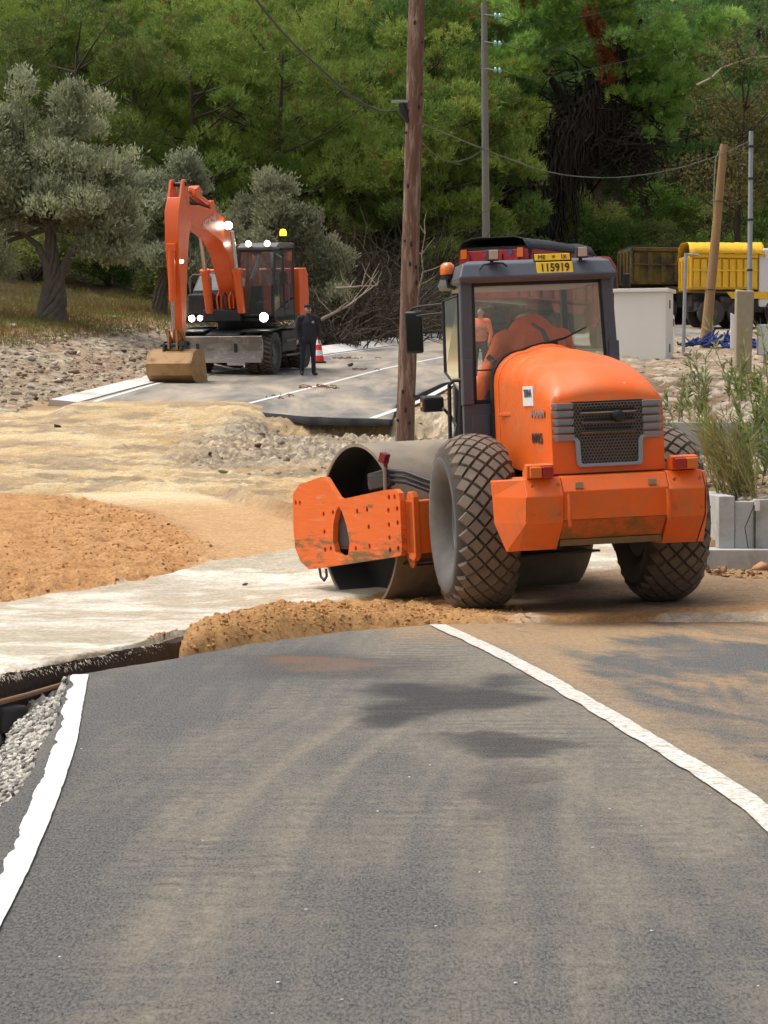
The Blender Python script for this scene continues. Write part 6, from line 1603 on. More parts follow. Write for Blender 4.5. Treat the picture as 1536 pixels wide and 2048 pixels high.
# ------------------------------------------------------------------ foliage
def leaf_mat(name, trans=0.42):
    m = bpy.data.materials.new(name); m.use_nodes = True; nt = m.node_tree; b = nt.nodes['Principled BSDF']; out = nt.nodes['Material Output']
    a = N(nt, 'ShaderNodeVertexColor'); a.layer_name = 'tint'
    oi = N(nt, 'ShaderNodeObjectInfo')
    c = mixc(nt, 1.0, a.outputs[0], mixc(nt, oi.outputs['Random'], (1.75, 1.84, 1.65), (2.75, 2.62, 2.25)), 'MULTIPLY')
    nt.links.new(c, b.inputs['Base Color']); b.inputs['Roughness'].default_value = 0.65; b.inputs['Specular IOR Level'].default_value = 0.25
    t = N(nt, 'ShaderNodeBsdfTranslucent'); nt.links.new(c, t.inputs[0])
    mx = N(nt, 'ShaderNodeMixShader'); mx.inputs[0].default_value = trans
    nt.links.new(b.outputs[0], mx.inputs[1]); nt.links.new(t.outputs[0], mx.inputs[2]); nt.links.new(mx.outputs[0], out.inputs[0])
    return m


LEAF = leaf_mat('leaf_foliage')
TWIG = mat('dry_twig', (0.062, 0.046, 0.031), 0.95, 0, 0.35, 1.5)
VINE = mat('dark_vine', (0.038, 0.028, 0.021), 0.95, 0, 0.5, 0.8)
PALE_TWIG = mat('pale_dead_branch', (0.30, 0.24, 0.17), 0.9, 0, 0.2, 2)
TRUNK = mat('pine_bark', (0.075, 0.055, 0.042), 0.95, 0, 0.3, 3, bmp=0.6, bscale=8, bdist=0.05)
OLIVE_BARK = mat('olive_bark', (0.125, 0.105, 0.085), 0.95, 0, 0.35, 3, bmp=0.9, bscale=6, bdist=0.08)


def unit(v): return v / np.maximum(np.linalg.norm(v, axis=-1, keepdims=True), 1e-9)


def blades(rs, cen, dirs, cols, nb, length, width, spread, quad=False, jit=0.05, sub=0.0):
    """nb thin leaves per tuft, as triangles or diamond quads; returns verts, faces, colours"""
    n = len(cen); k = n * nb
    c = np.repeat(cen, nb, 0) + rs.normal(0, jit, (k, 3)); d = unit(np.repeat(dirs, nb, 0) + rs.normal(0, spread, (k, 3)))
    L = length * rs.uniform(0.6, 1.3, (k, 1)); w = width * rs.uniform(0.7, 1.2, (k, 1))
    s = unit(np.cross(d, rs.normal(0, 1, (k, 3)))) * w * 0.5
    col = np.repeat(cols, nb, 0) * rs.uniform(0.78, 1.22, (k, 1))
    if quad:
        mid = c + d * L * 0.5
        V = np.stack([c, mid + s, c + d * L, mid - s], 1).reshape(-1, 3); F = np.arange(4 * k).reshape(-1, 4); C_ = np.repeat(col, 4, 0)
    else:
        V = np.stack([c - s, c + s, c + d * L], 1).reshape(-1, 3); F = np.arange(3 * k).reshape(-1, 3); C_ = np.repeat(col, 3, 0)
    return V, F, C_


def leaf_mesh(name, V, F, C_):
    me = np_mesh(name, V, F, F.shape[1])
    ca = me.color_attributes.new('tint', 'FLOAT_COLOR', 'POINT')
    ca.data.foreach_set('color', np.concatenate([C_, np.ones((len(C_), 1))], 1).astype(np.float32).ravel())
    me.materials.append(LEAF)
    return me


def lobe_points(rs, lobes, n, low=-0.35):
    """points on the upper and outer shells of ellipsoid lobes"""
    lobes = np.array(lobes, float); wgt = lobes[:, 3] * lobes[:, 4]; wgt /= wgt.sum()
    i = rs.choice(len(lobes), n, p=wgt)
    u = unit(rs.normal(0, 1, (n, 3))); bad = u[:, 2] < low; u[bad, 2] *= -1
    r = lobes[i][:, [3, 3, 4]]
    p = lobes[i][:, :3] + u * r * rs.uniform(0.55, 1.05, (n, 1)) ** 0.6
    return p, u, i


def pine_crown(seed, H, Rc, cols, pads=46, per=52, nb=11, flat=0.78, base_f=0.30, length=0.22):
    rs = np.random.RandomState(seed); lobes = []
    for k in range(pads):
        t = rs.uniform(0, 1) ** 0.8; z = H * (base_f + (1 - base_f) * t)
        rr = Rc * (0.35 + 0.75 * math.sin(math.pi * min(0.98, 0.22 + 0.72 * t))) * math.sqrt(rs.uniform(0.25, 1.0)); a = rs.uniform(0, 2 * math.pi)
        q = rs.uniform(0.55, 1.15) * Rc / 3.4
        lobes.append((rr * math.cos(a), rr * math.sin(a), z, q, q * flat))
    p, u, i = lobe_points(rs, lobes, pads * per, -0.25)
    d = unit(u * 0.75 + np.array([0, 0, 0.85]))
    tint = rs.uniform(0, 1, pads)[i]; c0, c1 = np.array(cols[0]), np.array(cols[1])
    C_ = c0 + (c1 - c0) * tint[:, None]
    # old brown needles here and there
    br = rs.uniform(0, 1, len(p)) < 0.035
    C_[br] = np.array([0.13, 0.075, 0.03])
    V, F, Cc = blades(rs, p, d, C_, nb, length, 0.050, 0.60, jit=0.07)
    return V, F, Cc, lobes


def trunk_limbs(mb, lobes, H, r0, lean=(0, 0), seed=0, every=2, top=0.85):
    rs = random.Random(seed); pts = []; rad = []
    for k in range(9):
        t = k / 8; pts.append((lean[0] * t + 0.15 * math.sin(4 * t + seed), lean[1] * t + 0.12 * math.sin(5 * t + 1), H * top * t - 0.4 * (k == 0))); rad.append(r0 * (1 - 0.8 * t))
    mb.tube(pts, rad, 9)
    for k, (x, y, z, q, h) in enumerate(lobes):
        if k % every: continue
        zz = max(0.15 * H, z - rs.uniform(0.08, 0.2) * H); t = min(0.98, zz / (H * top)); i = min(7, int(t * 8)); f_ = t * 8 - i
        s = Vector(pts[i]).lerp(Vector(pts[i + 1]), f_); e = Vector((x, y, z - 0.1))
        m1 = s.lerp(e, 0.5) + Vector((rs.uniform(-0.2, 0.2), rs.uniform(-0.2, 0.2), -0.12)); r = r0 * 0.28
        mb.tube([s, m1, e], [r, r * 0.65, r * 0.3], 5)


PINE = []
palA = ((0.062, 0.100, 0.022), (0.140, 0.178, 0.040)); palB = ((0.036, 0.075, 0.024), (0.075, 0.130, 0.040)); palC = ((0.058, 0.082, 0.022), (0.112, 0.132, 0.040))
for k, (H, Rc, pal, bf) in enumerate(((10.5, 3.7, palA, 0.26), (9.0, 3.3, palA, 0.22), (11.5, 3.8, palB, 0.30), (6.5, 2.4, palA, 0.10), (10.0, 3.6, palC, 0.24), (8.0, 3.0, palB, 0.15))):
    V, F, Cc, lb = pine_crown(100 + k, H, Rc, pal, base_f=bf)
    cm = leaf_mesh('crown', V, F, Cc)
    mb = MB(); trunk_limbs(mb, lb, H, 0.20, seed=k); PINE.append((cm, mb, H))
PROTO = []
for k, (cm, mb, H) in enumerate(PINE):
    o = mb.build('trunk', TRUNK, None, smooth=50); PROTO.append((o.data, cm, H)); bpy.data.objects.remove(o)


def place_tree(name, k, x, y, s, rz, label, group, z=None, tilt=0.0):
    tm, cm, H = PROTO[k]
    T = empty(name, (x, y, (Gs(x, y) if z is None else z) - 0.15), (tilt, 0, rz)); T.scale = (s, s, s)
    tag(T, label, 'tree', group)
    a = bpy.data.objects.new('trunk', tm); COL.objects.link(a); a.parent = T
    b_ = bpy.data.objects.new('crown', cm); COL.objects.link(b_); b_.parent = T
    return T


r2 = random.Random(77)
KIND = ['tall yellow-green pine in the hillside wood', 'bushy yellow-green pine in the hillside wood', 'tall deep green pine in the hillside wood', 'small bright young pine at the edge of the wood', 'olive-toned pine in the hillside wood', 'rounded deep green pine in the hillside wood']
spots = []
# front row at the wood's edge, then rows up the hill: (picture column, depth, variant, scale)
for px, D, k, s in ((20, 92, 1, 1.0), (150, 88, 4, 0.95), (265, 93, 0, 0.92), (380, 90, 1, 1.05), (470, 96, 0, 1.0), (560, 92, 0, 1.02), (700, 112, 4, 1.0), (775, 110, 1, 0.95),
                    (860, 97, 3, 1.15), (905, 99, 3, 1.3), (960, 102, 1, 0.75), (835, 104, 0, 1.0), (1015, 108, 3, 1.2)):
    spots.append((px, D, k, s))
for D, n, lo, hi in ((104, 9, -60, 960), (114, 14, -80, 1640), (126, 16, -80, 1640), (140, 16, -100, 1660), (154, 14, -100, 1660)):
    for q in range(n):
        px = lo + (hi - lo) * (q + 0.5 + r2.uniform(-0.35, 0.35)) / n
        if 1040 < px < 1330 and D < 110: continue
        spots.append((px, D + r2.uniform(-4, 4), r2.choice([2, 2, 5, 4, 5] if px > 980 else [0, 0, 1, 4, 2]), r2.uniform(0.85, 1.15)))
for px, D, k, s in spots:
    x = (px - 768) / (4928 / D)
    row = 'at the wood edge' if D < 101 else 'in the second row' if D < 109 else 'in the third row' if D < 120 else 'high in the wood' if D < 133 else 'near the top' if D < 147 else 'topmost'
    mark = [n_ for e_, n_ in ((-20, 'beyond the big olive'), (110, 'above the big olive'), (230, 'beside the big olive'), (330, 'above the excavator bucket arm'), (430, 'above the excavator boom'), (540, 'above the excavator cab'), (640, 'above the man in dark clothes'), (740, 'above the dark hollow'), (850, 'behind the brown line pole'), (940, 'between the two tall poles'), (1030, 'behind the grey far pole'), (1130, 'behind the vine-hung trunk'), (1240, 'above the roller cab'), (1340, 'above the cream cabinet'), (1440, 'above the leaning pole'), (1536, 'above the yellow truck'), (9999, 'beyond the steel pole')) if px < e_][0]
    kd = KIND[k].split(' in ')[0].split(' at ')[0]
    lab = '%s %s, %s' % (kd, row, mark)
    place_tree('pine_tree', k, x, D, s, r2.uniform(0, 6.28), lab, 'pines of the hillside wood')

# ---- big pine on a vine-hung trunk behind the red truck
vx, vy = 6.1, 106.0; vz = Gs(vx, vy)
VT = empty('vine_covered_pine', (vx, vy, vz)); tag(VT, 'big leaning pine whose trunk is smothered in dark hanging vines', 'tree')
mb = MB(); spine = [(-0.6, 0, -0.3), (-0.1, 0, 2.6), (0.8, 0, 5.2), (2.3, 0, 7.4), (3.7, 0, 9.6), (4.8, 0, 11.6)]
mb.tube(spine, [0.75, 0.62, 0.5, 0.42, 0.34, 0.2], 10); mb.tube([(1.6, 0, 6.0), (3.0, -0.3, 6.6), (4.3, -0.3, 6.4), (5.4, 0, 5.9)], [0.34, 0.26, 0.18, 0.08], 8); mb.tube([(2.0, 0, 7.2), (3.4, 0.3, 8.6), (4.9, 0, 9.3)], [0.28, 0.2, 0.1], 8)
mb.tube([(2.0, 0, 7.4), (1.2, 0.4, 8.9), (0.4, 0.2, 10.0)], [0.24, 0.16, 0.08], 8)
mb.build('trunk', VINE, VT, smooth=50)
rs = random.Random(21); mb = MB()
def spine_at(t):
    t *= len(spine) - 1; i = min(int(t), len(spine) - 2); return Vector(spine[i]).lerp(Vector(spine[i + 1]), t - i)
for k in range(1000):
    t = rs.random() ** 0.8 * 0.86; c = spine_at(t) + Vector((-0.5 * (1 - t), -0.4, 0)); wd = 2.3 * (1 - t) ** 1.25 + 0.35; a = rs.uniform(0, 2 * math.pi)
    p = c + Vector((math.cos(a) * wd * rs.uniform(0.2, 1), math.sin(a) * wd * 0.7, rs.uniform(-0.2, 0.5))); L = rs.uniform(0.8, 3.4); pts = [p]
    dx, dy = rs.uniform(-0.35, 0.25), rs.uniform(-0.3, 0.2)
    for q in range(1, 6):
        f_ = q / 5; pts.append(p + Vector((dx * f_ * 1.4 + rs.gauss(0, 0.07), dy * f_ + rs.gauss(0, 0.07), -L * f_ + 0.25 * math.sin(3 * f_))))
    if pts[-1].z < -0.5: continue
    mb.tube(pts, [0.05, 0.06, 0.05, 0.042, 0.03, 0.016], 3, caps=False)
for k in range(520):     # tangle under the side branch and crown
    bx = rs.uniform(1.4, 5.4); p = Vector((bx, rs.uniform(-0.9, 0.5), 6.6 + rs.gauss(0, 0.5) - 0.12 * (bx - 1.4) + (rs.random() < 0.35) * rs.uniform(0.5, 2.8))); pts = [p]
    for q in range(4): pts.append(pts[-1] + Vector((rs.gauss(0, 0.3), rs.gauss(0, 0.2), rs.uniform(-0.45, 0.05))))
    mb.tube(pts, [0.045, 0.05, 0.045, 0.03, 0.015], 3, caps=False)
tag(mb.build('vines', VINE, VT, recalc=False), kind='stuff')
rs = np.random.RandomState(5); lobes = []
for (x, z, q) in ((0.3, 9.4, 1.3), (1.4, 10.9, 1.4), (0.2, 11.6, 1.2), (2.6, 12.1, 1.5), (3.9, 10.9, 1.5), (2.9, 9.6, 1.2), (4.9, 9.7, 1.4), (5.8, 8.3, 1.2), (4.5, 8.2, 1.1), (5.9, 10.8, 1.4), (4.2, 12.6, 1.5), (1.6, 13.0, 1.4), (6.9, 9.6, 1.2), (6.6, 7.4, 1.0), (5.3, 6.9, 0.8), (3.3, 13.6, 1.4), (5.8, 12.8, 1.3), (7.4, 11.2, 1.3), (-0.6, 10.2, 0.9), (3.6, 8.5, 0.9), (7.6, 8.2, 0.9), (0.9, 12.3, 1.2)):
    for q2 in range(6):
        lobes.append((x + rs.normal(0, 0.55), rs.normal(-0.3, 0.9), z + rs.normal(0, 0.4), q * rs.uniform(0.38, 0.62), q * rs.uniform(0.32, 0.5)))
p, u, i = lobe_points(rs, lobes, 7600, -0.3)
tt = rs.uniform(0, 1, len(lobes))[i][:, None]; Cq = np.array([0.065, 0.130, 0.032]) * (1 - tt) + np.array([0.150, 0.225, 0.065]) * tt
V, F, Cc = blades(rs, p, unit(u * 0.9 + np.array([0, 0, 0.6])), Cq, 10, 0.27, 0.05, 0.45)
cm = leaf_mesh('crown', V, F, Cc); link_mesh('crown', cm, None, VT)
# a few dead rust-coloured sprays
lob = [(3.0 + rs.normal(0, 0.18), -1.9, 9.0 + 0.5 * q, 0.30, 0.35) for q in range(6)] + [(0.9, -1.2, 13.0, 0.4, 0.5), (0.0, -1.0, 12.4, 0.35, 0.4)]
p, u, i = lobe_points(rs, lob, 330, -1)
V, F, Cc = blades(rs, p, unit(u + np.array([0, 0, -0.8])), np.tile([0.11, 0.035, 0.014], (len(p), 1)), 9, 0.30, 0.05, 0.4)
o = link_mesh('dead_sprays', leaf_mesh('dead_sprays', V, F, Cc), None, VT)

# ---- olive trees
def olive(loc, lobes, n, stems, label, seed, trunk_r=0.42, cut=None, tint=1.0):
    lobes = [(x, y, z * 0.93, q, h) for x, y, z, q, h in lobes]
    T = empty('olive_tree', loc); tag(T, label, 'tree', None)
    rs = np.random.RandomState(seed); sub = []
    for (x, y, z, q, h) in lobes:
        for _ in range(9): sub.append((x + rs.normal(0, q * 0.42), y + rs.normal(0, q * 0.42), z + rs.normal(0, h * 0.40), q * rs.uniform(0.28, 0.5), h * rs.uniform(0.30, 0.55)))
    p, u, i = lobe_points(rs, sub, n, -0.7)
    tt = np.clip(rs.uniform(0, 1, len(sub))[i] + rs.normal(0, 0.15, n), 0, 1)[:, None]
    Cq = (np.array([0.110, 0.122, 0.082]) * (1 - tt) + np.array([0.230, 0.240, 0.172]) * tt) * tint
    V, F, Cc = blades(rs, p, unit(u * 0.5 + np.array([0, 0, 0.9])), Cq, 9, 0.16, 0.05, 0.55, quad=True, jit=0.09)
    link_mesh('crown', leaf_mesh('crown', V, F, Cc), None, T)
    mb = MB(); r = random.Random(seed)
    for pts, rad in stems: mb.tube(pts, rad, 9)
    for q in range(9):      # twisted ribs of the old trunk
        a0 = q * 0.7 + r.uniform(-0.2, 0.2); P0 = [Vector(p) for p in stems[0][0]]; R0 = stems[0][1]; pts = []
        for k in range(len(P0) * 3 - 2):
            t_ = k / 3; i = min(int(t_), len(P0) - 2); c_ = P0[i].lerp(P0[i + 1], t_ - i); rr = R0[i] * (1 - t_ + i) + R0[i + 1] * (t_ - i); a = a0 + 0.35 * k + r.uniform(-0.12, 0.12); pts.append(c_ + Vector((math.cos(a), math.sin(a), 0)) * rr * (0.82 + r.uniform(0, 0.22)))
        mb.tube(pts, [R0[min(int(k / 3), len(R0) - 1)] * r.uniform(0.26, 0.40) for k in range(len(pts))], 6)
    for (x, y, z, q, h) in lobes:
        s = Vector(stems[0][0][-1]); e = Vector((x, y, z)); m1 = s.lerp(e, 0.5) + Vector((r.uniform(-0.2, 0.2), r.uniform(-0.2, 0.2), r.uniform(-0.1, 0.2)))
        mb.tube([s, m1, e], [0.10, 0.06, 0.02], 6)
        for _ in range(4):
            e2 = e + Vector((r.gauss(0, q * 0.6), r.gauss(0, q * 0.6), r.gauss(0.1, h * 0.5))); mb.tube([m1.lerp(e, 0.6), (m1.lerp(e, 0.6) + e2) / 2 + Vector((0, 0, 0.08)), e2], [0.035, 0.022, 0.008], 4)
    mb.build('trunk', OLIVE_BARK, T, smooth=60)
    return T


o1 = (-9.45, 70.0, Gs(-9.45, 70) - 0.1)
gn = [((0.0, 0, -0.2), (0.02, 0, 0.35), (0.12, 0, 0.9), (0.14, 0, 1.4), (0.05, 0, 2.0), (-0.02, 0, 2.7)), ((-0.14, -0.1, -0.2), (-0.12, -0.1, 0.5), (0.0, -0.1, 1.2), (-0.1, -0.1, 1.7), (-0.35, 0, 2.2), (-0.8, 0.1, 2.55), (-1.3, 0.1, 2.5)), ((0.15, -0.05, -0.2), (0.12, -0.1, 0.5), (0.2, -0.05, 1.2), (0.5, 0, 1.8), (0.95, 0.1, 2.4), (1.4, 0.1, 2.8))]
olive(o1, [(-1.9, 0, 3.1, 1.3, 0.9), (-1.7, 0, 4.6, 1.2, 1.0), (-0.9, -0.4, 5.8, 0.95, 1.0), (0.2, 0, 4.9, 1.4, 1.1), (0.6, -0.3, 6.1, 0.9, 0.95), (1.5, 0, 4.2, 1.2, 0.9), (0.4, -0.9, 3.6, 1.3, 0.8), (1.8, 0, 3.4, 0.9, 0.8), (2.0, 0.2, 4.8, 0.6, 0.5), (-2.8, 0, 5.2, 1.0, 1.0), (-0.9, -0.8, 3.9, 1.1, 0.8), (2.1, 0, 2.3, 0.8, 0.6), (-2.2, 0.3, 1.9, 1.2, 0.5), (1.5, -0.2, 2.3, 0.9, 0.6)], 7200,
      [(g, [0.42, 0.34, 0.26, 0.2, 0.15, 0.11] if k == 0 else [0.30, 0.24, 0.18, 0.13, 0.10, 0.06, 0.04][:len(g)]) for k, g in enumerate(gn)], 'large grey-green olive tree with a gnarled trunk above the rubble', 31)
o2 = (-7.0, 77.0, Gs(-7.0, 77) - 0.1)
st = [((0, 0, -0.2), (0.05, 0, 0.8), (0.2, 0, 1.6), (0.1, 0, 2.3)), ((0.1, 0, 0.6), (0.6, 0, 1.3), (0.9, 0, 2.2))]
olive(o2, [(-1.0, 0, 2.6, 1.1, 0.9), (0.4, -0.3, 2.2, 1.1, 0.8), (0.2, 0, 3.6, 1.1, 0.9), (1.2, 0, 2.9, 0.9, 0.8), (0.9, 0, 4.3, 0.8, 0.7), (1.3, -0.4, 1.6, 0.8, 0.6), (-0.6, 0.2, 4.2, 0.9, 0.8)], 3600, [(st[0], [0.22, 0.17, 0.12, 0.08]), (st[1], [0.12, 0.09, 0.05])], 'smaller olive tree growing just behind the excavator arm', 32, tint=0.85)
o3 = (-3.75, 80.0, Gs(-3.75, 80) - 0.1)
olive(o3, [(-0.9, 0, 2.4, 1.1, 0.9), (0.3, -0.2, 2.9, 1.2, 1.0), (-0.3, 0, 4.0, 1.05, 0.85), (0.9, 0, 3.8, 0.9, 0.8), (0.3, 0, 4.8, 0.7, 0.5), (1.5, -0.2, 2.2, 0.9, 0.8), (1.7, -0.5, 1.2, 0.8, 0.7), (0.6, -0.4, 1.5, 0.9, 0.7), (-1.5, 0, 3.3, 0.8, 0.7)], 4300, [(st[0], [0.22, 0.17, 0.12, 0.08]), (st[1], [0.12, 0.09, 0.05])], 'round olive tree rising behind the excavator cab', 33, tint=0.62)

# ---- shrubs and brush at the wood's edge
def shrub(x, y, r, h, cols, label, group, seed, n=900, leaf=(0.13, 0.07), zoff=0.0):
    T = empty('shrub', (x, y, Gs(x, y) - 0.1 + zoff)); tag(T, label, 'shrub', group)
    rs = np.random.RandomState(seed); lobes = [(rs.normal(0, r * 0.45), rs.normal(0, r * 0.4), h * rs.uniform(0.18, 0.85), r * rs.uniform(0.25, 0.5), h * rs.uniform(0.12, 0.25)) for _ in range(16)]
    p, u, i = lobe_points(rs, lobes, n, -0.6); tt = rs.uniform(0, 1, 16)[i][:, None]
    Cq = np.array(cols[0]) * (1 - tt) + np.array(cols[1]) * tt
    V, F, Cc = blades(rs, p, unit(u + np.array([0, 0, 0.4])), Cq, 9, leaf[0], leaf[1], 0.6, quad=True, jit=0.08)
    link_mesh('foliage', leaf_mesh('foliage', V, F, Cc), None, T)
    mb = MB(); r_ = random.Random(seed)
    for q in range(9):
        l = lobes[q]; mb.tube([(r_.gauss(0, 0.1), r_.gauss(0, 0.1), -0.1), (l[0] * 0.5 + r_.gauss(0, 0.1), l[1] * 0.5, l[2] * 0.55), (l[0], l[1], l[2])], [0.05, 0.035, 0.012], 5)
    mb.build('stems', TRUNK, T)
gA = ((0.030, 0.070, 0.014), (0.085, 0.135, 0.026)); gB = ((0.060, 0.078, 0.025), (0.125, 0.135, 0.045)); gC = ((0.10, 0.075, 0.035), (0.17, 0.12, 0.05))
k = 0
r2 = random.Random(9)
for px, D, r, h, g in ((1130, 104, 1.6, 2.6, gA), (1205, 106, 1.9, 3.6, gA), (1270, 105, 1.8, 3.0, gA), (1330, 107, 2.0, 3.8, gB), (1390, 105, 1.8, 3.0, gA), (1455, 107, 2.0, 3.6, gA), (1520, 105, 1.9, 3.2, gB), (1580, 107, 2, 3.5, gA),
                       (1160, 110, 2.2, 4.2, gB), (1290, 112, 2.4, 4.6, gA), (1420, 112, 2.4, 4.8, gB), (1530, 112, 2.4, 4.6, gA), (940, 98, 1.5, 2.4, gA), (900, 95, 1.4, 2.2, gB), (990, 101, 1.6, 2.6, gA), (60, 84, 1.8, 2.2, gB), (230, 86, 1.8, 2.4, gA), (340, 84, 1.7, 2.2, gB), (640, 84, 1.2, 1.9, gB), (860, 90, 1.2, 1.8, gA)):
    x = (px - 768) / (4928 / D); k += 1
    nm = {id(gA): 'dark green leafy shrub at the wood edge', id(gB): 'dull olive-green shrub at the wood edge'}[id(g)]
    nm = nm + ' ' + {1130: 'behind the red tarpaulin truck', 1205: 'above the roller roof', 1270: 'above the ochre tipper body', 1330: 'left of the yellow truck', 1390: 'behind the leaning pole', 1455: 'behind the yellow tarpaulin', 1520: 'behind the steel pole', 1580: 'past the white truck cab', 1160: 'under the vine-hung branch', 1290: 'high above the ochre tipper', 1420: 'high behind the leaning pole', 1530: 'high behind the truck cab', 940: 'between the line pole and vine trunk', 900: 'just past the line pole', 990: 'below the grey far pole', 60: 'behind the big olive trunk', 230: 'between the two olives', 340: 'behind the excavator stick', 640: 'behind the man in dark clothes', 860: 'beside the line pole'}[px]
    shrub(x, D, r, h, g, nm, 'shrubs at the foot of the wood', 500 + k, n=int(520 * r))


def brush(x, y, w, h, n, label, seed, group, m_=TWIG, rad=0.016, droop=0.3):
    mb = MB(); r = random.Random(seed); z0 = Gs(x, y)
    for k in range(n):
        bx, by = r.gauss(0, w * 0.42), r.gauss(0, w * 0.25); a = r.uniform(0, 2 * math.pi); L = h * r.uniform(0.5, 1.2); pts = [Vector((bx, by, max(-0.1, r.gauss(0, h * 0.15))))]
        d = Vector((math.cos(a) * 0.7, math.sin(a) * 0.5, r.uniform(0.3, 1.0))).normalized()
        for q in range(5):
            pts.append(pts[-1] + d * L / 5); d = (d + Vector((r.gauss(0, 0.28), r.gauss(0, 0.28), r.gauss(-droop * 0.4, 0.25)))).normalized()
        mb.tube(pts, [rad * 1.4, rad * 1.2, rad, rad * 0.8, rad * 0.6, rad * 0.3], 3, caps=False)
    o = mb.build('dry_brush', m_, recalc=False); o.location = (x, y, z0); tag(o, label, 'brush', group)
k = 0
for px, D, w, h, n in ((655, 77, 1.5, 2.0, 170), (700, 80, 1.6, 2.6, 210), (745, 82, 1.6, 2.8, 220), (790, 84, 1.5, 2.6, 200), (840, 86, 1.6, 2.6, 220), (880, 89, 1.6, 2.2, 200), (720, 86, 2.2, 3.8, 230), (820, 91, 2.0, 4.2, 230), (610, 84, 1.4, 2.4, 150), (930, 94, 1.6, 2.6, 190), (980, 98, 1.8, 3.2, 210), (1225, 103, 2.0, 2.4, 170), (1300, 103, 1.6, 2.0, 140), (1050, 102, 2.0, 3.4, 230)):
    x = (px - 768) / (4928 / D); k += 1
    brush(x, D, w, h, n, 'tangled thicket of dry brown twigs ' + {655: 'just right of the man in dark clothes', 700: 'under the pale level dead limb', 745: 'left of the line pole at the gutter', 790: 'directly behind the line pole', 840: 'right of the line pole behind the mirror', 880: 'behind the open cab door', 720: 'filling the dark hollow', 820: 'high behind the line pole', 610: 'behind the excavator counterweight', 930: 'left of the roller beacon', 980: 'below the grey far pole', 1225: 'right of the black tarpaulin', 1300: 'above the ochre tipper', 1050: 'at the foot of the vine-hung trunk'}[px], 700 + k, 'dry thickets along the far gutter', rad=0.018)
# bare dead limbs that stand out
def limb(pts, r, label):
    mb = MB(); n = len(pts); mb.tube(pts, [r * (1 - 0.75 * k / (n - 1)) for k in range(n)], 6); rr = random.Random(len(label))
    for k in range(1, n):
        for q in range(2):
            p = Vector(pts[k]); d = Vector((rr.gauss(0, 0.4), rr.gauss(0, 0.2), rr.uniform(0.1, 0.7))); mb.tube([p, p + d * 0.6, p + d + Vector((0.1, 0, 0.1))], [r * 0.4, r * 0.28, r * 0.1], 5)
    tag(mb.build('dead_branch', PALE_TWIG, smooth=60), label, 'branch')
A = lambda px, py, D: Vector(at_(px, py, D))
limb([A(642, 640, 76), A(665, 628, 76), A(700, 610, 76), (A(725, 590, 76)), A(738, 575, 76)], 0.06, 'pale dead limb slanting up from the brush beside the man')
limb([A(672, 578, 77), A(700, 576, 77), A(725, 573, 77), A(755, 572, 77)], 0.06, 'pale dead limb lying level in the brush')
limb([A(832, 600, 80), A(840, 570, 80), A(846, 545, 80), A(843, 510, 80), A(850, 470, 80)], 0.05, 'thin pale bare sapling beside the brown line pole')
limb([A(660, 470, 82), A(672, 500, 82), A(668, 540, 82), A(680, 590, 82)], 0.05, 'thin bare branch hanging in the dark hollow behind the man')
limb([A(1390, 175, 100), A(1420, 160, 100), A(1440, 140, 100), A(1500, 120, 100), A(1560, 118, 100)], 0.07, 'long pale bare branch reaching in near the top corner')
# brown half-bare oak at the picture's edge
T = empty('oak_tree', (14.6, 101.0, Gs(14.6, 101))); tag(T, 'half-bare brownish oak with thin twigs at the edge of the wood', 'tree')
rs = np.random.RandomState(3); lobes = [(rs.normal(0.3, 1.3), rs.normal(0, 1.0), rs.uniform(4.5, 11.5), 0.8, 0.6) for _ in range(30)]
p, u, i = lobe_points(rs, lobes, 900, -0.8); tt = rs.uniform(0, 1, 900)[:, None]
V, F, Cc = blades(rs, p, unit(u + np.array([0, 0, 0.2])), np.array([0.055, 0.058, 0.022]) * (1 - tt) + np.array([0.095, 0.075, 0.030]) * tt, 7, 0.16, 0.09, 0.7, quad=True, jit=0.16)
link_mesh('crown', leaf_mesh('crown', V, F, Cc), None, T)
mb = MB(); trunk_limbs(mb, lobes, 10.5, 0.2, seed=3, every=1); rr = random.Random(8)
for l in lobes:
    for q in range(5):
        e = Vector(l[:3]); d = Vector((rr.gauss(0, 0.6), rr.gauss(0, 0.5), rr.gauss(0.2, 0.5))); mb.tube([e, e + d * 0.5 + Vector((0, 0, 0.1)), e + d], [0.025, 0.016, 0.006], 3)
mb.build('trunk', TWIG, T, smooth=60)

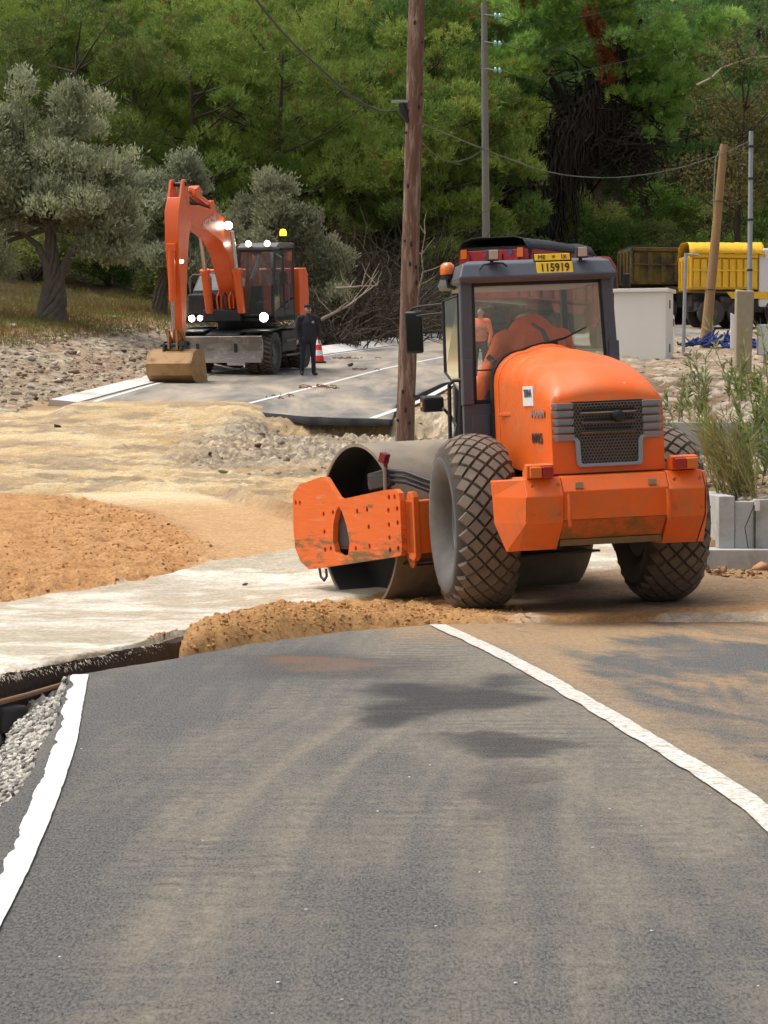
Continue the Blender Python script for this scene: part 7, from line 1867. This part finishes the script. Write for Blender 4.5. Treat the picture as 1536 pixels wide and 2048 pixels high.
# ------------------------------------------------------------------ weeds on the right terrace
def weed(x, y, h, n, lean, label, seed, cols=((0.055, 0.08, 0.026), (0.11, 0.13, 0.05)), leaf=(0.16, 0.030), base_w=0.18, dry=0.0):
    z0 = gz(x, y) - 0.04; T = empty('weed_plant', (x, y, z0)); tag(T, label, 'plant')
    r = random.Random(seed); rs = np.random.RandomState(seed); mb = MB(); P_, D_ = [], []
    for k in range(n):
        b0 = Vector((r.gauss(0, base_w), r.gauss(0, base_w), 0)); L = h * r.uniform(0.55, 1.05); d = Vector((lean[0] + r.gauss(0, 0.22), lean[1] + r.gauss(0, 0.2), 1)).normalized(); pts = [b0]
        for q in range(7):
            pts.append(pts[-1] + d * L / 7); d = (d + Vector((lean[0] * 0.08 + r.gauss(0, 0.06), r.gauss(0, 0.06), 0.0))).normalized()
            if q > 1 or dry > 0.5:
                for _ in range(5 if dry < 0.5 else 2): P_.append(pts[-1] - d * r.uniform(0, L / 7)); D_.append((d + Vector((r.gauss(0, 0.6), r.gauss(0, 0.6), 0.1))).normalized())
        mb.tube(pts, [0.011, 0.010, 0.009, 0.008, 0.007, 0.006, 0.004, 0.002], 4)
    mb.build('stems', mat('weed_stem_%d' % seed, (0.22, 0.20, 0.08) if dry < 0.5 else (0.33, 0.26, 0.11), 0.8), T, recalc=False)
    tt = rs.uniform(0, 1, (len(P_), 1)); V, F, Cc = blades(rs, np.array(P_), np.array(D_), np.array(cols[0]) * (1 - tt) + np.array(cols[1]) * tt, 2, leaf[0], leaf[1], 0.25, quad=True, jit=0.01)
    link_mesh('leaves', leaf_mesh('leaves', V, F, Cc), None, T)
DRYC = ((0.095, 0.095, 0.032), (0.19, 0.165, 0.062))
weed(4.15, 28.6, 1.1, 40, (-0.28, 0.05), 'straw-coloured grassy clump on the low concrete wall', 61, DRYC, (0.22, 0.014), 0.14, 1.0)
weed(4.30, 29.2, 1.5, 9, (-0.20, 0.1), 'tall thin green weed rising out of the straw-coloured clump', 62)
weed(4.05, 31.5, 1.25, 4, (-0.22, 0.1), 'leafy weed leaning over the tyre in front of the terrace edge', 63)
weed(4.75, 30.5, 0.9, 5, (-0.05, 0.1), 'short leafy weed behind the straw-coloured clump', 64)
weed(5.30, 34.0, 2.2, 8, (-0.03, 0.0), 'tallest silvery-green weed at the edge of the picture', 65, ((0.08, 0.10, 0.046), (0.16, 0.17, 0.09)), (0.17, 0.034), 0.16)
weed(4.75, 37.5, 1.25, 8, (0.05, 0.0), 'silvery weed growing below the leaning pole', 66, ((0.08, 0.10, 0.046), (0.16, 0.17, 0.09)))
weed(5.15, 32.5, 1.2, 5, (0.02, 0.0), 'dense green weed beside the tallest silvery one', 67)
weed(6.55, 45.0, 0.9, 10, (0.0, 0.0), 'low green weed on the bank below the netting', 68)

# ------------------------------------------------------------------ stones, clods, pebbles
def rock_proto(seed, sub=1):
    b = bmesh.new(); r = random.Random(seed)
    if sub == 1:      # angular chip: hull of random points
        for q in range(11):
            v = Vector((r.gauss(0, 1), r.gauss(0, 1), r.gauss(0, 1))).normalized() * r.uniform(0.75, 1.15); b.verts.new(v)
        h = bmesh.ops.convex_hull(b, input=b.verts); bmesh.ops.delete(b, geom=list(set(h['geom_interior'] + h['geom_unused'])), context='VERTS')
        bmesh.ops.triangulate(b, faces=b.faces[:])
    else: bmesh.ops.create_icosphere(b, subdivisions=sub, radius=1.0)
    ax = (r.uniform(0.8, 1.3), r.uniform(0.7, 1.1), r.uniform(0.45, 0.8))
    for v in b.verts:
        n_ = mnoise.noise(v.co * 1.7 + Vector((seed * 3.1, 0, 0))); v.co = Vector((v.co.x * ax[0], v.co.y * ax[1], v.co.z * ax[2])) * (1 + 0.45 * n_)
    b.verts.index_update(); V = np.array([v.co[:] for v in b.verts]); F = np.array([[v.index for v in f.verts] for f in b.faces]); b.free(); return V, F
RP = [rock_proto(s, 1) for s in range(8)]; RPs = [rock_proto(s + 20, 1) for s in range(4)]


def scatter(name, pts, sizes, matl, label, cat, seed, protos=RP, cols=None, sink=0.25):
    rs = np.random.RandomState(seed); Vs, Fs, Cs = [], [], []; off = 0
    for (x, y), s in zip(pts, sizes):
        V, F = protos[rs.randint(len(protos))]; e = Euler((rs.uniform(-0.4, 0.4), rs.uniform(-0.4, 0.4), rs.uniform(0, 6.28))).to_matrix(); e = np.array(e)
        Q = (V @ e.T) * s; Q = Q + np.array([x, y, gz(x, y) + s * (0.55 - sink)]); Vs.append(Q); Fs.append(F + off); off += len(V)
        if cols is not None:
            t = rs.uniform(0, 1); c_ = np.array(cols[0]) * (1 - t) + np.array(cols[1]) * t
            if rs.uniform() < 0.12: c_ = np.array(cols[2])
            Cs.append(np.tile(c_, (len(V), 1)))
    me = np_mesh(name, np.vstack(Vs), np.vstack(Fs), 3)
    if cols is not None:
        ca = me.color_attributes.new('tint', 'FLOAT_COLOR', 'POINT'); Cq = np.vstack(Cs); ca.data.foreach_set('color', np.concatenate([Cq, np.ones((len(Cq), 1))], 1).astype(np.float32).ravel())
    o = link_mesh(name, me, matl); tag(o, label, cat, kind='stuff'); return o


m, nt, b, ns, L = nodes('tinted_stone'); a_ = N(nt, 'ShaderNodeVertexColor'); a_.layer_name = 'tint'; tc = N(nt, 'ShaderNodeTexCoord').outputs['Object']
L.new(mixc(nt, 1.0, a_.outputs[0], mixc(nt, noise(nt, 9, 5, 0.7, tc), (0.6, 0.58, 0.55), (1.3, 1.3, 1.3)), 'MULTIPLY'), b.inputs['Base Color']); b.inputs['Roughness'].default_value = 0.95; b.inputs['Specular IOR Level'].default_value = 0.2
bump(nt, noise(nt, 25, 4, 0.7, tc), 0.5, 0.03, b); STONE = m
STONE2 = STONE.copy(); STONE2.name = 'tinted_clod'
for n_ in [n_ for n_ in STONE2.node_tree.nodes if n_.type == 'BUMP']: STONE2.node_tree.nodes.remove(n_)
rs = np.random.RandomState(91)
pts, sz = [], []
while len(pts) < 2600:      # left verge
    y = rs.uniform(47, 74); d = abs(rs.normal(2.0, 1.5)) + 0.5; x = float(road_left(y)) - d
    if d > 6.2 or x < -11: continue
    pts.append((x, y)); sz.append(min(0.17, 0.016 + rs.exponential(0.030)))
while len(pts) < 3300:      # broken edge below the upper road
    y = rs.uniform(35.5, 47.2); x = rs.normal(-0.6, 1.3)
    if x < -3.6 or x > 2.6: continue
    pts.append((x, y)); sz.append(min(0.12, 0.010 + rs.exponential(0.020)))
while len(pts) < 4700:      # right bank
    y = rs.uniform(38, 66); x = float(road_right(y)) + rs.uniform(-0.1, 8)
    pts.append((x, y)); sz.append(min(0.11, 0.012 + rs.exponential(0.019)))
while len(pts) < 5300:      # terrace soil
    y = rs.uniform(27.8, 36); x = rs.uniform(3.95, 7); pts.append((x, y)); sz.append(min(0.10, 0.012 + rs.exponential(0.022)))
scatter('rubble', pts, sz, STONE, 'pale broken limestone rubble along the road edges', 'rubble', 7, RP, ((0.22, 0.165, 0.115), (0.52, 0.44, 0.33), (0.12, 0.075, 0.05)), 0.5)
pts, sz = [], []
while len(pts) < 1700:      # gravel beside the near edge line
    y = rs.uniform(9.8, 16.0); d = rs.uniform(0.0, 0.52); pts.append((float(asph_left(y)) - d, y)); sz.append(rs.uniform(0.010, 0.026))
scatter('gravel', pts, sz, STONE2, 'pale grey gravel spilling from the broken edge into the pit', 'gravel', 8, RPs, ((0.30, 0.29, 0.26), (0.66, 0.63, 0.56), (0.12, 0.11, 0.10)))
pts, sz = [], []
while len(pts) < 7500:      # clods of the loose soil
    if rs.uniform() < 0.62:
        x, y = rs.uniform(-4.2, -1.4), rs.uniform(21.5, 33)
        if float(poly_sd(np.array([x]), np.array([y]), ORANGE_POLY)[0]) < 0.03: continue
    else:
        x = rs.uniform(-1.7, 1.2); y = float(asph_end(x)) + rs.uniform(0.05, 1.7)
        if x > 0.5 and rs.uniform() < 0.6: continue
    pts.append((x, y)); sz.append(0.004 + rs.exponential(0.0062))
scatter('soil_clods', pts, np.minimum(sz, 0.032), STONE2, 'loose crumbly clods of orange-brown soil', 'soil', 9, RPs, ((0.42, 0.20, 0.07), (0.54, 0.285, 0.11), (0.36, 0.17, 0.06)), 0.5)
pts, sz = [], []
while len(pts) < 500:       # dark clods beside the wall footing
    x, y = rs.uniform(2.9, 6), rs.uniform(24.2, 27.2); pts.append((x, y)); sz.append(min(0.07, 0.008 + rs.exponential(0.016)))
scatter('soil_clods', pts, sz, STONE2, 'brown soil lumps along the concrete footing', 'soil', 10, RPs, ((0.20, 0.11, 0.05), (0.36, 0.22, 0.11), (0.10, 0.06, 0.035)))
# single rocks one can point at
def one_rock(px, D, s, col, label, group=None, z=None, seed=0):
    V, F = rock_proto(seed + 50, 1); x = (px - 768) / (4928 / D); me = np_mesh('rock', V * s, F, 3); o = link_mesh('rock', me, mat('rock_%d' % seed, col, 0.95, 0, 0.25, 6, bmp=0.5, bscale=12)); o.location = (x, D, (gz(x, D) if z is None else z) + s * 0.3); o.rotation_euler = (0.2, 0.1, seed)
    return tag(o, label, 'rock', group)
one_rock(115, 45.0, 0.10, (0.045, 0.036, 0.03), 'small dark lump of asphalt on the pale sand', seed=1)
one_rock(700, 66.0, 0.14, (0.10, 0.06, 0.035), 'brown clod lying on the upper road near the cone', seed=2, z=float(base(66)) + 0.06)
one_rock(1527, 27.0, 0.12, (0.42, 0.22, 0.11), 'reddish-brown stone by the footing at the picture edge', seed=3)
one_rock(490, 24.5, 0.035, (0.13, 0.09, 0.06), 'small dark pebble on the white slab', seed=4)
for k, (px, D) in enumerate(((1445, 28.3), (1470, 28.2), (1452, 28.6), (1487, 28.4), (1500, 28.7))):
    one_rock(px, D, 0.05 + 0.015 * (k % 3), (0.68, 0.64, 0.57), 'whitish stone on the low concrete wall under the weeds', 'whitish stones under the weeds', seed=10 + k)
for k, (px, D) in enumerate(((265, 68), (160, 63), (60, 60), (210, 60), (120, 57), (290, 62), (30, 66))):
    one_rock(px, D, 0.11 + 0.02 * (k % 3), (0.56, 0.50, 0.41), 'larger pale limestone block in the rubble left of the bucket', 'larger pale blocks in the rubble', seed=20 + k)
r2 = random.Random(14); PEB = mat('white_pebble', (0.78, 0.76, 0.72), 0.8, 0, 0.1)
pm = None
for k, (px, py) in enumerate(((358, 1786), (755, 1627), (115, 1922), (612, 1826), (543, 2037), (683, 2009), (404, 1686), (556, 1975), (860, 1533), (819, 1558), (1222, 1622), (1286, 1656), (1424, 1591), (1523, 1981), (1308, 1870), (1034, 1976), (872, 1860), (160, 1501), (1188, 1700), (960, 1750))):
    D = 1.65 * 4928 / (py - 840); x = (px - 768) / (4928 / D)
    if pm is None:
        V, F = rock_proto(77, 1); pm = np_mesh('pebble', V, F, 3); pm.materials.append(PEB)
    o = bpy.data.objects.new('pebble', pm); COL.objects.link(o); s = r2.uniform(0.004, 0.0085); o.scale = (s * 1.2, s, s); o.location = (x, D, s * 0.5); o.rotation_euler = (0, 0, r2.uniform(0, 6))
    tag(o, 'tiny white pebble lying on the near asphalt', 'pebble', 'white pebbles on the near asphalt')
# dry grass under the olives and litter on the upper road
rs = np.random.RandomState(6); n = 15000
y = rs.uniform(55, 84, n); d = rs.uniform(4.3, 13, n); x = road_left(y) - d
ok = (x > -14); x, y = x[ok], y[ok]; P_ = np.stack([x, y, np.array([gz(a, c_) for a, c_ in zip(x, y)]) - 0.01], 1)
tt = fbm(x * 0.5, y * 0.5, 15)[:, None]; tt = np.clip((tt - 0.3) * 2.5, 0, 1)
V, F, Cc = blades(rs, P_, np.tile([0, 0, 1.0], (len(P_), 1)), np.array([0.10, 0.062, 0.026]) * (1 - tt) + np.array([0.09, 0.09, 0.03]) * tt, 4, 0.16, 0.022, 0.5)
o = link_mesh('dry_grass', leaf_mesh('dry_grass', V, F, Cc), None); tag(o, 'short brown and green grass under the olive trees', 'grass', kind='stuff')
mb = MB(); r2 = random.Random(3)
for (px, py, w, n) in ((640, 780, 34, 26), (690, 722, 50, 22), (610, 728, 30, 10), (720, 745, 30, 10), (700, 695, 40, 10), (560, 800, 30, 8)):
    D = 16647 / (py - 485.2)
    for k in range(n):
        x = (px + r2.gauss(0, w * 0.5) - 768) / (4928 / D); y = D + r2.gauss(0, 0.35); z = float(base(y)) + 0.075; a = r2.uniform(0, 6.28); l = r2.uniform(0.06, 0.25)
        mb.tube([(x, y, z), (x + l * 0.5 * math.cos(a), y + l * 0.5 * math.sin(a), z + 0.025), (x + l * math.cos(a), y + l * math.sin(a), z)], 0.011, 4)
tag(mb.build('twig_litter', mat('red_brown_litter', (0.17, 0.075, 0.045), 0.95, 0, 0.3, 3), recalc=False), 'red-brown twigs and bark littering the upper road', 'litter', kind='stuff')
